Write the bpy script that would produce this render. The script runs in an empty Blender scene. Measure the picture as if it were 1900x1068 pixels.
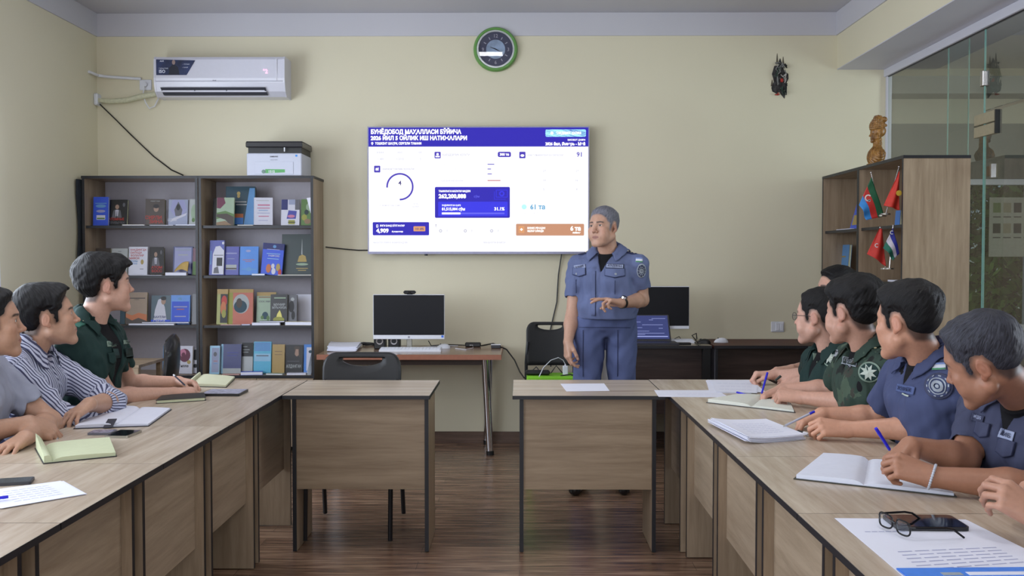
import bpy, math, random
import numpy as np
from mathutils import Vector, Matrix
from mathutils.bvhtree import BVHTree
import openvdb

SC = bpy.context.scene
COL = SC.collection
R = math.radians
random.seed(7)
rng = np.random.default_rng(7)

# ---------------------------------------------------------------- camera
FPX = 1850.0
PITCH = math.atan(56.0 / FPX)
YAW = math.atan(14.0 / FPX)
CAM = Vector((0, 0, 1.42))
cam_data = bpy.data.cameras.new('camera')
cam_data.sensor_width = 36.0
cam_data.lens = 36.0 * FPX / 1900.0
cam_data.clip_start = 0.05
cam_data.clip_end = 200
cam = bpy.data.objects.new('camera', cam_data)
COL.objects.link(cam)
cam.location = CAM
cam.rotation_euler = (math.pi / 2 - PITCH, 0, YAW)
SC.camera = cam
CR = cam.rotation_euler.to_matrix()


def ray(px, py):
    return (CR @ Vector(((px - 950.0) / FPX, (534.0 - py) / FPX, -1.0)))


def P(px, py, Y):
    d = ray(px, py)
    return CAM + d * (Y / d.y)


def PZ(px, py, z):
    d = ray(px, py)
    return CAM + d * ((z - CAM.z) / d.z)


def PX(px, py, x):
    d = ray(px, py)
    return CAM + d * (x / d.x)


# ---------------------------------------------------------------- exposure, sky
SC.view_settings.view_transform = 'Standard'
SC.view_settings.look = 'None'
SC.view_settings.gamma = 1.0
SC.view_settings.use_curve_mapping = False
SC.view_settings.exposure = EXPOSURE = 0.42
world = bpy.data.worlds.new('sky')
SC.world = world
world.use_nodes = True
wn = world.node_tree.nodes
wl = world.node_tree.links
wn.clear()
wo = wn.new('ShaderNodeOutputWorld')
wb = wn.new('ShaderNodeBackground')
wt = wn.new('ShaderNodeTexSky')
wt.sky_type = 'HOSEK_WILKIE'
wt.turbidity = 3.0
wt.sun_direction = (0.2, 0.5, 0.8)
wl.new(wt.outputs[0], wb.inputs[0])
wb.inputs[1].default_value = 0.8
wl.new(wb.outputs[0], wo.inputs[0])


def area_light(name, loc, rot, sx, sy, power, col):
    l = bpy.data.lights.new(name, 'AREA')
    l.shape = 'RECTANGLE'
    l.size = sx
    l.size_y = sy
    l.energy = power
    l.color = col
    o = bpy.data.objects.new(name, l)
    COL.objects.link(o)
    o.location = loc
    o.rotation_euler = rot
    o.visible_camera = True
    return o


# daylight through the windows of the left wall and of the wall behind the camera
DAY = (0.80, 0.88, 1.0)
area_light('daylight_left_far', (-3.32, 4.95, 1.75), (0, -R(90), 0), 1.6, 2.3, 76, DAY)
area_light('daylight_left_near', (-3.32, 1.9, 1.75), (0, -R(90), 0), 1.6, 2.3, 72, DAY)
area_light('daylight_rear', (-0.2, -2.62, 1.75), (R(90), 0, 0), 4.6, 1.7, 72, (0.9, 0.93, 1.0))
area_light('fill_next_room', (6.35, 4.4, 1.7), (0, R(90), 0), 2.6, 1.7, 110, DAY)  # added area lamp past the glass, brightens next room and left wall

# ---------------------------------------------------------------- helpers


def tag(o, label=None, cat=None, group=None, kind=None):
    if label: o['label'] = label
    if cat: o['category'] = cat
    if group: o['group'] = group
    if kind: o['kind'] = kind
    return o


def thing(name, label, cat, loc=(0, 0, 0), rz=0.0, group=None):
    o = bpy.data.objects.new(name, None)
    COL.objects.link(o)
    o.location = loc
    o.rotation_euler = (0, 0, rz)
    o.empty_display_size = 0.1
    return tag(o, label, cat, group)


def copy_tree(o, parent=None):
    c = o.copy()
    COL.objects.link(c)
    if parent is not None:
        c.parent = parent
    for ch in list(o.children):
        copy_tree(ch, c)
    return c


class MB:
    """collects shapes and links them as one mesh"""

    def __init__(s, world_of=None):
        s.v = []; s.f = []; s.m = []; s.uv = None
        s.off = world_of.location.copy() if world_of is not None else Vector((0, 0, 0))
        s.cur = 0

    def mat(s, i):
        s.cur = i
        return s

    def add(s, vs, fs, mi=None):
        n = len(s.v)
        s.v += [tuple(Vector(p) - s.off) for p in vs]
        s.f += [tuple(i + n for i in f) for f in fs]
        s.m += [s.cur if mi is None else mi] * len(fs)
        return s

    def box(s, lo, hi, mi=None, M=None, bev=0.0):
        x0, y0, z0 = lo; x1, y1, z1 = hi
        if bev <= 0:
            vs = [(x0, y0, z0), (x1, y0, z0), (x1, y1, z0), (x0, y1, z0), (x0, y0, z1), (x1, y0, z1), (x1, y1, z1), (x0, y1, z1)]
            fs = [(0, 3, 2, 1), (4, 5, 6, 7), (0, 1, 5, 4), (1, 2, 6, 5), (2, 3, 7, 6), (3, 0, 4, 7)]
        else:
            b = min(bev, abs(x1 - x0) * .49, abs(y1 - y0) * .49, abs(z1 - z0) * .49)
            vs = []; fs = []
            c = [(x, y, z) for z in (z0, z1) for y in (y0, y1) for x in (x0, x1)]
            idx = {}
            for i, (x, y, z) in enumerate(c):
                dx = b if x == x0 else -b; dy = b if y == y0 else -b; dz = b if z == z0 else -b
                for a, p in enumerate(((x, y + dy, z + dz), (x + dx, y, z + dz), (x + dx, y + dy, z))):
                    idx[(i, a)] = len(vs); vs.append(p)
            g = lambda i, a: idx[(i, a)]
            fs += [(g(0, 0), g(4, 0), g(6, 0), g(2, 0)), (g(1, 0), g(3, 0), g(7, 0), g(5, 0)),
                   (g(0, 1), g(1, 1), g(5, 1), g(4, 1)), (g(2, 1), g(6, 1), g(7, 1), g(3, 1)),
                   (g(0, 2), g(2, 2), g(3, 2), g(1, 2)), (g(4, 2), g(5, 2), g(7, 2), g(6, 2))]
            for i in range(8):
                fs.append((g(i, 0), g(i, 1), g(i, 2)))
            for (i, j) in ((0, 1), (2, 3), (4, 5), (6, 7)): fs.append((g(i, 1), g(j, 1), g(j, 2), g(i, 2)))
            for (i, j) in ((0, 2), (1, 3), (4, 6), (5, 7)): fs.append((g(i, 0), g(j, 0), g(j, 2), g(i, 2)))
            for (i, j) in ((0, 4), (1, 5), (2, 6), (3, 7)): fs.append((g(i, 0), g(j, 0), g(j, 1), g(i, 1)))
        if M is not None: vs = [M @ Vector(p) for p in vs]
        return s.add(vs, fs, mi)

    def cyl(s, a, b, r0, r1=None, n=16, mi=None, cap=True):
        r1 = r0 if r1 is None else r1
        a = Vector(a); b = Vector(b); d = (b - a).normalized()
        u = d.orthogonal().normalized(); w = d.cross(u)
        vs = []
        for (c, r) in ((a, r0), (b, r1)):
            for k in range(n):
                t = 2 * math.pi * k / n
                vs.append(c + u * (r * math.cos(t)) + w * (r * math.sin(t)))
        fs = [(k, (k + 1) % n, n + (k + 1) % n, n + k) for k in range(n)]
        if cap: fs += [tuple(range(n - 1, -1, -1)), tuple(range(n, 2 * n))]
        return s.add(vs, fs, mi)

    def tube(s, pts, r, n=8, mi=None, closed=False):
        pts = [Vector(p) for p in pts]
        rs = r if isinstance(r, (list, tuple)) else [r] * len(pts)
        m = len(pts); vs = []; prev = None
        for i, p in enumerate(pts):
            if closed: d = pts[(i + 1) % m] - pts[i - 1]
            else: d = pts[min(i + 1, m - 1)] - pts[max(i - 1, 0)]
            d = d.normalized() if d.length > 1e-9 else Vector((0, 0, 1))
            u = (prev - d * prev.dot(d)) if prev is not None else d.orthogonal()
            if u.length < 1e-6: u = d.orthogonal()
            u.normalize(); prev = u; w = d.cross(u)
            for k in range(n):
                t = 2 * math.pi * k / n
                vs.append(p + u * (rs[i] * math.cos(t)) + w * (rs[i] * math.sin(t)))
        fs = []
        for i in range(m if closed else m - 1):
            j = (i + 1) % m
            fs += [(i * n + k, i * n + (k + 1) % n, j * n + (k + 1) % n, j * n + k) for k in range(n)]
        if not closed: fs += [tuple(range(n - 1, -1, -1)), tuple((m - 1) * n + k for k in range(n))]
        return s.add(vs, fs, mi)

    def prism(s, poly, d, mi=None):
        """polygon of 3-D points swept by vector d"""
        poly = [Vector(p) for p in poly]; d = Vector(d); n = len(poly)
        vs = poly + [p + d for p in poly]
        fs = [tuple(range(n - 1, -1, -1)), tuple(range(n, 2 * n))] + [(k, (k + 1) % n, n + (k + 1) % n, n + k) for k in range(n)]
        return s.add(vs, fs, mi)

    def ring(s, c, r0, r1, u, w, th, n=48, a0=0, a1=2 * math.pi, mi=None):
        c = Vector(c); u = Vector(u); w = Vector(w); d = Vector(th)
        full = abs(a1 - a0 - 2 * math.pi) < 1e-6
        m = n if full else n + 1
        vs = []
        for k in range(m):
            t = a0 + (a1 - a0) * k / n
            e = u * math.cos(t) + w * math.sin(t)
            vs += [c + e * r0, c + e * r1, c + e * r1 + d, c + e * r0 + d]
        fs = []
        for k in range(n):
            a = 4 * k; b = 4 * ((k + 1) % m)
            for q in range(4):
                fs.append((a + q, a + (q + 1) % 4, b + (q + 1) % 4, b + q))
        return s.add(vs, fs, mi)

    def disc(s, c, r, u, w, th, n=32, mi=None, ry=None):
        ry = r if ry is None else ry
        return s.prism([Vector(c) + Vector(u) * (r * math.cos(2 * math.pi * k / n)) + Vector(w) * (ry * math.sin(2 * math.pi * k / n)) for k in range(n)], th, mi)

    def grid(s, fn, nu, nv, mi=None, closed_u=False):
        vs = [fn(i / (nu if closed_u else nu - 1), j / (nv - 1)) for j in range(nv) for i in range(nu)]
        fs = [(j * nu + i, j * nu + (i + 1) % nu, (j + 1) * nu + (i + 1) % nu, (j + 1) * nu + i)
              for j in range(nv - 1) for i in range(nu if closed_u else nu - 1)]
        return s.add(vs, fs, mi)

    def sphere(s, c, r, n=16, m=10, mi=None, M=None):
        c = Vector(c)
        rx, ry, rz = r if isinstance(r, (tuple, list)) else (r, r, r)
        vs = []; fs = []
        for j in range(m + 1):
            ph = math.pi * j / m
            for i in range(n):
                t = 2 * math.pi * i / n
                p = Vector((rx * math.sin(ph) * math.cos(t), ry * math.sin(ph) * math.sin(t), rz * math.cos(ph)))
                vs.append(c + (M @ p if M is not None else p))
        for j in range(m):
            for i in range(n):
                fs.append((j * n + i, (j + 1) * n + i, (j + 1) * n + (i + 1) % n, j * n + (i + 1) % n))
        return s.add(vs, fs, mi)

    def text(s, body, o, u, w, size, th=0.0006, mi=None, align='LEFT', bold=0.0, wmax=None):
        """lettering standing on point o, reading along u, up along w"""
        vs, fs = text_mesh(body, bold, align)
        if not vs: return s
        u = Vector(u).normalized(); w = Vector(w).normalized(); nrm = u.cross(w)
        W = max(p[0] for p in vs) - min(p[0] for p in vs)
        k = size / 0.7
        kx = k
        if wmax and W * k > wmax: kx = wmax / W
        o = Vector(o)
        n = len(vs)
        return s.add([o + u * (p[0] * kx) + w * (p[1] * k) + nrm * th for p in vs], fs, mi)

    def build(s, name, mats, parent=None, smooth=False, loc=None):
        me = bpy.data.meshes.new(name)
        me.from_pydata(s.v, [], s.f)
        mats = mats if isinstance(mats, (list, tuple)) else [mats]
        for m in mats: me.materials.append(m)
        if len(mats) > 1: me.polygons.foreach_set('material_index', s.m)
        if smooth is True:
            me.polygons.foreach_set('use_smooth', [True] * len(me.polygons))
        me.validate()
        me.update()
        if smooth == 'auto':
            try: me.set_sharp_from_angle(angle=R(35))
            except Exception: pass
            me.polygons.foreach_set('use_smooth', [True] * len(me.polygons))
        o = bpy.data.objects.new(name, me)
        COL.objects.link(o)
        if parent is not None: o.parent = parent
        if loc is not None: o.location = loc
        return o


_tc = {}


def text_mesh(body, bold, align):
    key = (body, bold, align)
    if key in _tc: return _tc[key]
    c = bpy.data.curves.new('lettering', 'FONT')
    c.body = body
    c.size = 1.0
    c.offset = bold
    c.align_x = align
    c.resolution_u = 2
    o = bpy.data.objects.new('lettering', c)
    COL.objects.link(o)
    dg = bpy.context.evaluated_depsgraph_get()
    dg.update()
    me = bpy.data.meshes.new_from_object(o.evaluated_get(dg))
    vs = [(v.co.x, v.co.y) for v in me.vertices]
    fs = [tuple(p.vertices) for p in me.polygons]
    bpy.data.objects.remove(o)
    bpy.data.curves.remove(c)
    bpy.data.meshes.remove(me)
    _tc[key] = (vs, fs)
    return vs, fs


# ---------------------------------------------------------------- materials
def srgb(r, g, b):
    f = lambda c: (c / 12.92 if c <= 0.04045 else ((c + 0.055) / 1.055) ** 2.4)
    return (f(r / 255), f(g / 255), f(b / 255), 1.0)


def nmat(name):
    m = bpy.data.materials.new(name)
    m.use_nodes = True
    nt = m.node_tree
    return m, nt, nt.nodes['Principled BSDF']


_mc = {}


def flat(name, rgb, rough=0.6, metal=0.0, var=0.06, scale=40.0, bump=0.0, spec=0.5, coat=0.0):
    """plain surface with slight procedural mottling"""
    if name in _mc: return _mc[name]
    m, nt, b = nmat(name)
    c = srgb(*rgb)
    b.inputs['Roughness'].default_value = rough
    b.inputs['Metallic'].default_value = metal
    b.inputs['Specular IOR Level'].default_value = spec
    if coat: b.inputs['Coat Weight'].default_value = coat
    tc = nt.nodes.new('ShaderNodeTexCoord')
    n = nt.nodes.new('ShaderNodeTexNoise')
    n.inputs['Scale'].default_value = scale
    n.inputs['Detail'].default_value = 3
    nt.links.new(tc.outputs['Object'], n.inputs['Vector'])
    r = nt.nodes.new('ShaderNodeValToRGB')
    r.color_ramp.elements[0].position = 0.3
    r.color_ramp.elements[1].position = 0.7
    r.color_ramp.elements[0].color = tuple(max(0, x * (1 - var)) for x in c[:3]) + (1,)
    r.color_ramp.elements[1].color = tuple(min(1, x * (1 + var)) for x in c[:3]) + (1,)
    nt.links.new(n.outputs['Fac'], r.inputs[0])
    nt.links.new(r.outputs[0], b.inputs['Base Color'])
    if bump:
        bp = nt.nodes.new('ShaderNodeBump')
        bp.inputs['Strength'].default_value = bump
        bp.inputs['Distance'].default_value = 0.002
        nt.links.new(n.outputs['Fac'], bp.inputs['Height'])
        nt.links.new(bp.outputs[0], b.inputs['Normal'])
    _mc[name] = m
    return m


def wood(name, light, dark, axis=0, rough=0.35, stretch=14.0, scale=3.0, coat=0.0):
    m, nt, b = nmat(name)
    tc = nt.nodes.new('ShaderNodeTexCoord')
    mp = nt.nodes.new('ShaderNodeMapping')
    sc = [stretch, stretch, stretch]; sc[axis] = 1.0
    mp.inputs['Scale'].default_value = [v * 1.0 for v in sc]
    oi = nt.nodes.new('ShaderNodeObjectInfo')
    ad = nt.nodes.new('ShaderNodeVectorMath'); ad.operation = 'ADD'
    mu = nt.nodes.new('ShaderNodeMath'); mu.operation = 'MULTIPLY'; mu.inputs[1].default_value = 13.0
    nt.links.new(oi.outputs['Random'], mu.inputs[0])
    nt.links.new(tc.outputs['Object'], mp.inputs['Vector'])
    nt.links.new(mp.outputs[0], ad.inputs[0])
    nt.links.new(mu.outputs[0], ad.inputs[1])
    n1 = nt.nodes.new('ShaderNodeTexNoise'); n1.inputs['Scale'].default_value = scale; n1.inputs['Detail'].default_value = 6; n1.inputs['Roughness'].default_value = 0.65; n1.inputs['Distortion'].default_value = 0.4
    n2 = nt.nodes.new('ShaderNodeTexNoise'); n2.inputs['Scale'].default_value = scale * 0.35; n2.inputs['Detail'].default_value = 2
    nt.links.new(ad.outputs[0], n1.inputs['Vector'])
    nt.links.new(ad.outputs[0], n2.inputs['Vector'])
    mx = nt.nodes.new('ShaderNodeMath'); mx.operation = 'MULTIPLY_ADD'; mx.inputs[1].default_value = 0.6
    nt.links.new(n1.outputs['Fac'], mx.inputs[0])
    m2 = nt.nodes.new('ShaderNodeMath'); m2.operation = 'MULTIPLY'; m2.inputs[1].default_value = 0.4
    nt.links.new(n2.outputs['Fac'], m2.inputs[0])
    nt.links.new(m2.outputs[0], mx.inputs[2])
    r = nt.nodes.new('ShaderNodeValToRGB')
    r.color_ramp.elements[0].position = 0.34; r.color_ramp.elements[0].color = srgb(*dark)
    r.color_ramp.elements[1].position = 0.62; r.color_ramp.elements[1].color = srgb(*light)
    nt.links.new(mx.outputs[0], r.inputs[0])
    nt.links.new(r.outputs[0], b.inputs['Base Color'])
    b.inputs['Roughness'].default_value = rough
    if coat:
        b.inputs['Coat Weight'].default_value = coat
        b.inputs['Coat Roughness'].default_value = 0.15
    bp = nt.nodes.new('ShaderNodeBump'); bp.inputs['Strength'].default_value = 0.08; bp.inputs['Distance'].default_value = 0.001
    nt.links.new(n1.outputs['Fac'], bp.inputs['Height'])
    nt.links.new(bp.outputs[0], b.inputs['Normal'])
    return m


def emis(name, rgb, s):
    s = s / 2 ** EXPOSURE
    if name in _mc: return _mc[name]
    m, nt, b = nmat(name)
    b.inputs['Base Color'].default_value = (0.02, 0.02, 0.02, 1)
    b.inputs['Emission Color'].default_value = srgb(*rgb)
    b.inputs['Emission Strength'].default_value = s
    b.inputs['Roughness'].default_value = 0.4
    b.inputs['Specular IOR Level'].default_value = 0.15
    _mc[name] = m
    return m


def glass(name, tint=(0.9, 0.97, 0.94), rough=0.0, alpha=0.12):
    """thin architectural glass: mostly transparent with a mirror coat"""
    m = bpy.data.materials.new(name); m.use_nodes = True
    nt = m.node_tree; nt.nodes.clear()
    o = nt.nodes.new('ShaderNodeOutputMaterial')
    t = nt.nodes.new('ShaderNodeBsdfTransparent'); t.inputs[0].default_value = (*tint, 1)
    g = nt.nodes.new('ShaderNodeBsdfGlossy'); g.inputs['Roughness'].default_value = rough
    f = nt.nodes.new('ShaderNodeFresnel'); f.inputs[0].default_value = 1.5
    ad = nt.nodes.new('ShaderNodeMath'); ad.operation = 'MULTIPLY_ADD'; ad.inputs[1].default_value = 1.6; ad.inputs[2].default_value = alpha * 0.2
    mx = nt.nodes.new('ShaderNodeMixShader')
    ge = nt.nodes.new('ShaderNodeNewGeometry')
    iv = nt.nodes.new('ShaderNodeMath'); iv.operation = 'SUBTRACT'; iv.inputs[0].default_value = 1.0
    ml = nt.nodes.new('ShaderNodeMath'); ml.operation = 'MULTIPLY'
    nt.links.new(ge.outputs['Backfacing'], iv.inputs[1])
    nt.links.new(f.outputs[0], ad.inputs[0]); nt.links.new(ad.outputs[0], ml.inputs[0]); nt.links.new(iv.outputs[0], ml.inputs[1])
    nt.links.new(ml.outputs[0], mx.inputs[0])
    nt.links.new(t.outputs[0], mx.inputs[1]); nt.links.new(g.outputs[0], mx.inputs[2])
    nt.links.new(mx.outputs[0], o.inputs[0])
    return m


BLACK = flat('black_edge_band', (26, 27, 34), 0.45, var=0.03)
BLKPL = flat('black_plastic', (20, 20, 22), 0.4, var=0.05)
DKGREY = flat('dark_grey_plastic', (48, 48, 54), 0.45)
WHITEP = flat('white_plastic', (222, 224, 232), 0.35, var=0.02)
CHROME = flat('chrome', (215, 215, 220), 0.16, 1.0, var=0.02)
STEEL = flat('brushed_steel', (170, 168, 160), 0.3, 1.0, var=0.05)
PAPER = flat('paper', (222, 224, 238), 0.75, var=0.015, scale=6)
CREAM = flat('cream_pages', (225, 225, 190), 0.75, var=0.03, scale=10)
INK = flat('ink', (70, 74, 96), 0.8)
# ---------------------------------------------------------------- the room
ZC = 3.28        # ceiling
YB = 7.64        # back wall
XL = -3.23       # left wall
XR = 2.79        # glass partition plane
YR = -2.7        # wall behind the camera


def wall_paint(name, rgb, stain=None):
    m, nt, b = nmat(name)
    tc = nt.nodes.new('ShaderNodeTexCoord')
    n = nt.nodes.new('ShaderNodeTexNoise'); n.inputs['Scale'].default_value = 0.8; n.inputs['Detail'].default_value = 4
    nt.links.new(tc.outputs['Object'], n.inputs['Vector'])
    r = nt.nodes.new('ShaderNodeValToRGB')
    c = srgb(*rgb)
    r.color_ramp.elements[0].position = 0.35; r.color_ramp.elements[1].position = 0.7
    r.color_ramp.elements[0].color = tuple(x * 0.965 for x in c[:3]) + (1,)
    r.color_ramp.elements[1].color = tuple(min(1, x * 1.02) for x in c[:3]) + (1,)
    nt.links.new(n.outputs['Fac'], r.inputs[0])
    nt.links.new(r.outputs[0], b.inputs['Base Color'])
    n2 = nt.nodes.new('ShaderNodeTexNoise'); n2.inputs['Scale'].default_value = 220
    nt.links.new(tc.outputs['Object'], n2.inputs['Vector'])
    bp = nt.nodes.new('ShaderNodeBump'); bp.inputs['Strength'].default_value = 0.05; bp.inputs['Distance'].default_value = 0.001
    nt.links.new(n2.outputs['Fac'], bp.inputs['Height'])
    nt.links.new(bp.outputs[0], b.inputs['Normal'])
    b.inputs['Roughness'].default_value = 0.55
    return m


M_WALL = wall_paint('yellow_wall_paint', (221, 214, 188))
M_WHITE = wall_paint('white_ceiling_paint', (200, 199, 206))
M_LILAC = wall_paint('white_plaster', (208, 208, 218))

# floor: glossy laminate, planks running across the room


def floor_mat():
    m, nt, b = nmat('laminate_floor')
    tc = nt.nodes.new('ShaderNodeTexCoord')
    mp = nt.nodes.new('ShaderNodeMapping')
    nt.links.new(tc.outputs['Object'], mp.inputs[0])
    br = nt.nodes.new('ShaderNodeTexBrick')
    br.offset = 0.37
    br.inputs['Scale'].default_value = 1.0
    br.inputs['Brick Width'].default_value = 1.28
    br.inputs['Row Height'].default_value = 0.125
    br.inputs['Mortar Size'].default_value = 0.0012
    br.inputs['Bias'].default_value = 0.0
    br.inputs['Color1'].default_value = (0.25, 0.25, 0.25, 1)
    br.inputs['Color2'].default_value = (0.8, 0.8, 0.8, 1)
    br.inputs['Mortar'].default_value = (0, 0, 0, 1)
    nt.links.new(mp.outputs[0], br.inputs['Vector'])
    m2 = nt.nodes.new('ShaderNodeMapping'); m2.inputs['Scale'].default_value = (0.9, 13, 1)
    nt.links.new(tc.outputs['Object'], m2.inputs[0])
    n = nt.nodes.new('ShaderNodeTexNoise'); n.inputs['Scale'].default_value = 3.0; n.inputs['Detail'].default_value = 7; n.inputs['Roughness'].default_value = 0.62; n.inputs['Distortion'].default_value = 0.3
    nt.links.new(m2.outputs[0], n.inputs['Vector'])
    a = nt.nodes.new('ShaderNodeMath'); a.operation = 'MULTIPLY_ADD'; a.inputs[1].default_value = 0.12
    nt.links.new(br.outputs['Color'], a.inputs[0])
    nt.links.new(n.outputs['Fac'], a.inputs[2])
    r = nt.nodes.new('ShaderNodeValToRGB')
    e = r.color_ramp.elements
    e[0].position = 0.36; e[0].color = srgb(74, 52, 42)
    e[1].position = 0.74; e[1].color = srgb(166, 136, 112)
    k = e.new(0.55); k.color = srgb(118, 90, 72)
    nt.links.new(a.outputs[0], r.inputs[0])
    mx = nt.nodes.new('ShaderNodeMixRGB'); mx.blend_type = 'MULTIPLY'; mx.inputs[0].default_value = 0.5
    nt.links.new(r.outputs[0], mx.inputs[1])
    inv = nt.nodes.new('ShaderNodeMath'); inv.operation = 'SUBTRACT'; inv.inputs[0].default_value = 1.0
    nt.links.new(br.outputs['Fac'], inv.inputs[1])
    nt.links.new(inv.outputs[0], mx.inputs[2])
    nt.links.new(mx.outputs[0], b.inputs['Base Color'])
    b.inputs['Roughness'].default_value = 0.24
    bp = nt.nodes.new('ShaderNodeBump'); bp.inputs['Strength'].default_value = 0.12; bp.inputs['Distance'].default_value = 0.001
    nt.links.new(n.outputs['Fac'], bp.inputs['Height'])
    nt.links.new(bp.outputs[0], b.inputs['Normal'])
    return m


def struct(name, mb, mat, parent=None, smooth=False):
    o = mb.build(name, mat, parent, smooth)
    if parent is None: o['kind'] = 'structure'
    return o


struct('floor', MB().box((XL - .3, YR - .3, -0.1), (7.0, 10.2, 0)), floor_mat())
struct('ceiling', MB().box((XL - .3, YR - .3, ZC), (7.0, 10.2, ZC + .1)), M_WHITE)
struct('wall_back', MB().box((XL - .3, YB, 0), (2.80, YB + .15, ZC)), M_WALL)
# left wall with two windows


def wall_with_holes(name, axis, c0, c1, a0, a1, z0, z1, holes, mat):
    mb = MB()
    ab = sorted(set([a0, a1] + [h[0] for h in holes] + [h[1] for h in holes]))
    zb = sorted(set([z0, z1] + [h[2] for h in holes] + [h[3] for h in holes]))
    for i in range(len(ab) - 1):
        for j in range(len(zb) - 1):
            am = (ab[i] + ab[i + 1]) / 2; zm = (zb[j] + zb[j + 1]) / 2
            if any(h[0] < am < h[1] and h[2] < zm < h[3] for h in holes): continue
            if axis == 'x': mb.box((c0, ab[i], zb[j]), (c1, ab[i + 1], zb[j + 1]))
            else: mb.box((ab[i], c0, zb[j]), (ab[i + 1], c1, zb[j + 1]))
    return struct(name, mb, mat)


WZ0, WZ1 = 0.92, 2.6
wall_with_holes('wall_left', 'x', XL - .3, XL, YR - .3, YB, 0, ZC, [(3.75, 6.16, WZ0, WZ1), (0.7, 3.1, WZ0, WZ1)], M_WALL)
wall_with_holes('wall_rear', 'y', YR - .2, YR, XL, 7.0, 0, ZC, [(-2.6, 2.2, WZ0, WZ1)], M_WALL)
M_FRAME = flat('window_frame_plastic', (228, 230, 238), 0.3, var=0.01)
M_PANE = glass('window_pane_glass', (0.95, 0.98, 0.97))


def window(n, axis, c, a0, a1, z0, z1, parts=3):
    t = bpy.data.objects.new('window_%d' % n, None); COL.objects.link(t); t['kind'] = 'structure'
    fr = MB()

    def bx(p0, p1, zz0, zz1, d0=-.03, d1=.03):
        if axis == 'x': fr.box((c + d0, p0, zz0), (c + d1, p1, zz1), bev=.004)
        else: fr.box((p0, c + d0, zz0), (p1, c + d1, zz1), bev=.004)
    w = .06
    bx(a0, a1, z0, z0 + w); bx(a0, a1, z1 - w, z1)
    for k in range(parts + 1):
        p = a0 + (a1 - a0 - w) * k / parts
        bx(p, p + w, z0, z1)
    fr.build('window_frame', M_FRAME, t)
    g = MB()
    if axis == 'x': g.box((c - .004, a0 + w, z0 + w), (c + .004, a1 - w, z1 - w))
    else: g.box((a0 + w, c - .004, z0 + w), (a1 - w, c + .004, z1 - w))
    g.build('window_pane', M_PANE, t)
    s = MB()
    if axis == 'x': s.box((XL - .2, a0, z0 - .03), (XL + .12, a1, z0 - .001), bev=.006)
    else: s.box((a0, YR - .15, z0 - .03), (a1, YR + .12, z0 - .001), bev=.006)
    s.build('window_sill', M_FRAME, t)


window(1, 'x', XL - .2, 3.75, 6.16, WZ0, WZ1)
window(2, 'x', XL - .2, 0.7, 3.1, WZ0, WZ1)
window(3, 'y', YR - .14, -2.6, 2.2, WZ0, WZ1, 4)

# dropped beam on the right, over the glass partition
XB = 2.41
struct('trim_1', MB().box((XB, YR, 2.852), (2.80, YB, ZC)), M_WALL)            # beam
mb = MB().box((XB + .002, YR, 2.847), (2.80, YB, 2.852))                                # white soffit
struct('trim_2', mb, M_LILAC)


def cornice(name, pts):
    """white painted band under the ceiling with a fine lip, following pts"""
    mb = MB()
    for (x0, y0, x1, y1) in pts:
        mb.box((x0, y0, 3.105), (x1, y1, ZC - .001))
    return struct(name, mb, M_WHITE)


cornice('trim_3', [(XL, YB - .012, XB, YB)])
cornice('trim_4', [(XL, YR, XL + .012, YB - .012)])
cornice('trim_5', [(XB - .012, YR, XB, YB - .012)])
M_BASEB = wood('brown_skirting', (112, 88, 74), (72, 52, 44), 0, 0.35)
struct('baseboard_back', MB().box((XL, YB - .016, 0), (2.78, YB - .0005, .085), bev=.004).box((XL, YB - .024, 0), (2.78, YB - .016, .02)), M_BASEB)
struct('baseboard_left', MB().box((XL + .0005, YR, 0), (XL + .016, YB - .016, .085), bev=.004), M_BASEB)

# glass partition: white jamb and head, panes, patch fittings, door
struct('trim_6', MB().box((2.78, YB - .04, 0), (2.815, YB - .0005, 2.847), bev=.003).box((2.765, YR, 2.79), (2.80, YB - .0005, 2.847), bev=.003), M_LILAC)
M_PART = glass('partition_glass', (0.86, 0.90, 0.87), 0.0, 0.25)
M_GEDGE = flat('polished_glass_edge', (120, 165, 158), 0.15)
# panes: fixed pane from the back wall to the seam, door leaf nearer
tp = bpy.data.objects.new('wall_glass_partition', None); COL.objects.link(tp); tp['kind'] = 'structure'
seam = PX(1826, 300, XR).y
MB().box((XR - .005, seam + .004, .01), (XR + .005, YB - .042, 2.79)).build('fixed_pane', M_PART, tp)
MB().box((XR - .0055, seam + .001, .01), (XR + .0055, seam + .004, 2.79)).build('pane_edge', M_GEDGE, tp)
MB().box((XR - .005, 0.6, 2.30), (XR + .005, seam - .004, 2.79)).build('transom_pane', M_PART, tp)
MB().box((XR - .007, YR, 2.785), (XR + .007, YB - .042, 2.792)).build('rubber_seal', BLKPL, tp)
MB().box((XR - .005, YR + .1, .01), (XR + .005, 0.58, 2.79)).build('fixed_pane', M_PART, tp)
dr = bpy.data.objects.new('door_1', None); COL.objects.link(dr); dr['kind'] = 'structure'
MB().box((XR - .005, seam - .95, .01), (XR + .005, seam - .01, 2.28)).build('door_leaf', M_PART, dr)
MB().box((XR - .006, seam - .0112, .01), (XR + .006, seam - .008, 2.28)).build('pane_edge', M_GEDGE, dr)
a = PX(1817, 250, XR)
y1 = PX(1812, 245, XR).y; y0 = PX(1851, 235, XR).y
zt = PX(1835, 208, XR).z; zb = PX(1835, 251, XR).z; zm = (zt + zb) / 2
MB().box((XR - .017, y0, zm + .004), (XR + .017, y1, zt), bev=.002).box((XR - .017, y0, zb), (XR + .017, y1, zm - .004), bev=.002) \
    .box((XR - .019, y0 - .012, zb), (XR + .019, y0, zt), 1).build('patch_fitting', [flat('satin_beige_metal', (172, 164, 142), .35, .55), BLKPL], tp)
c = PX(1827, 146, XR)
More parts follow.
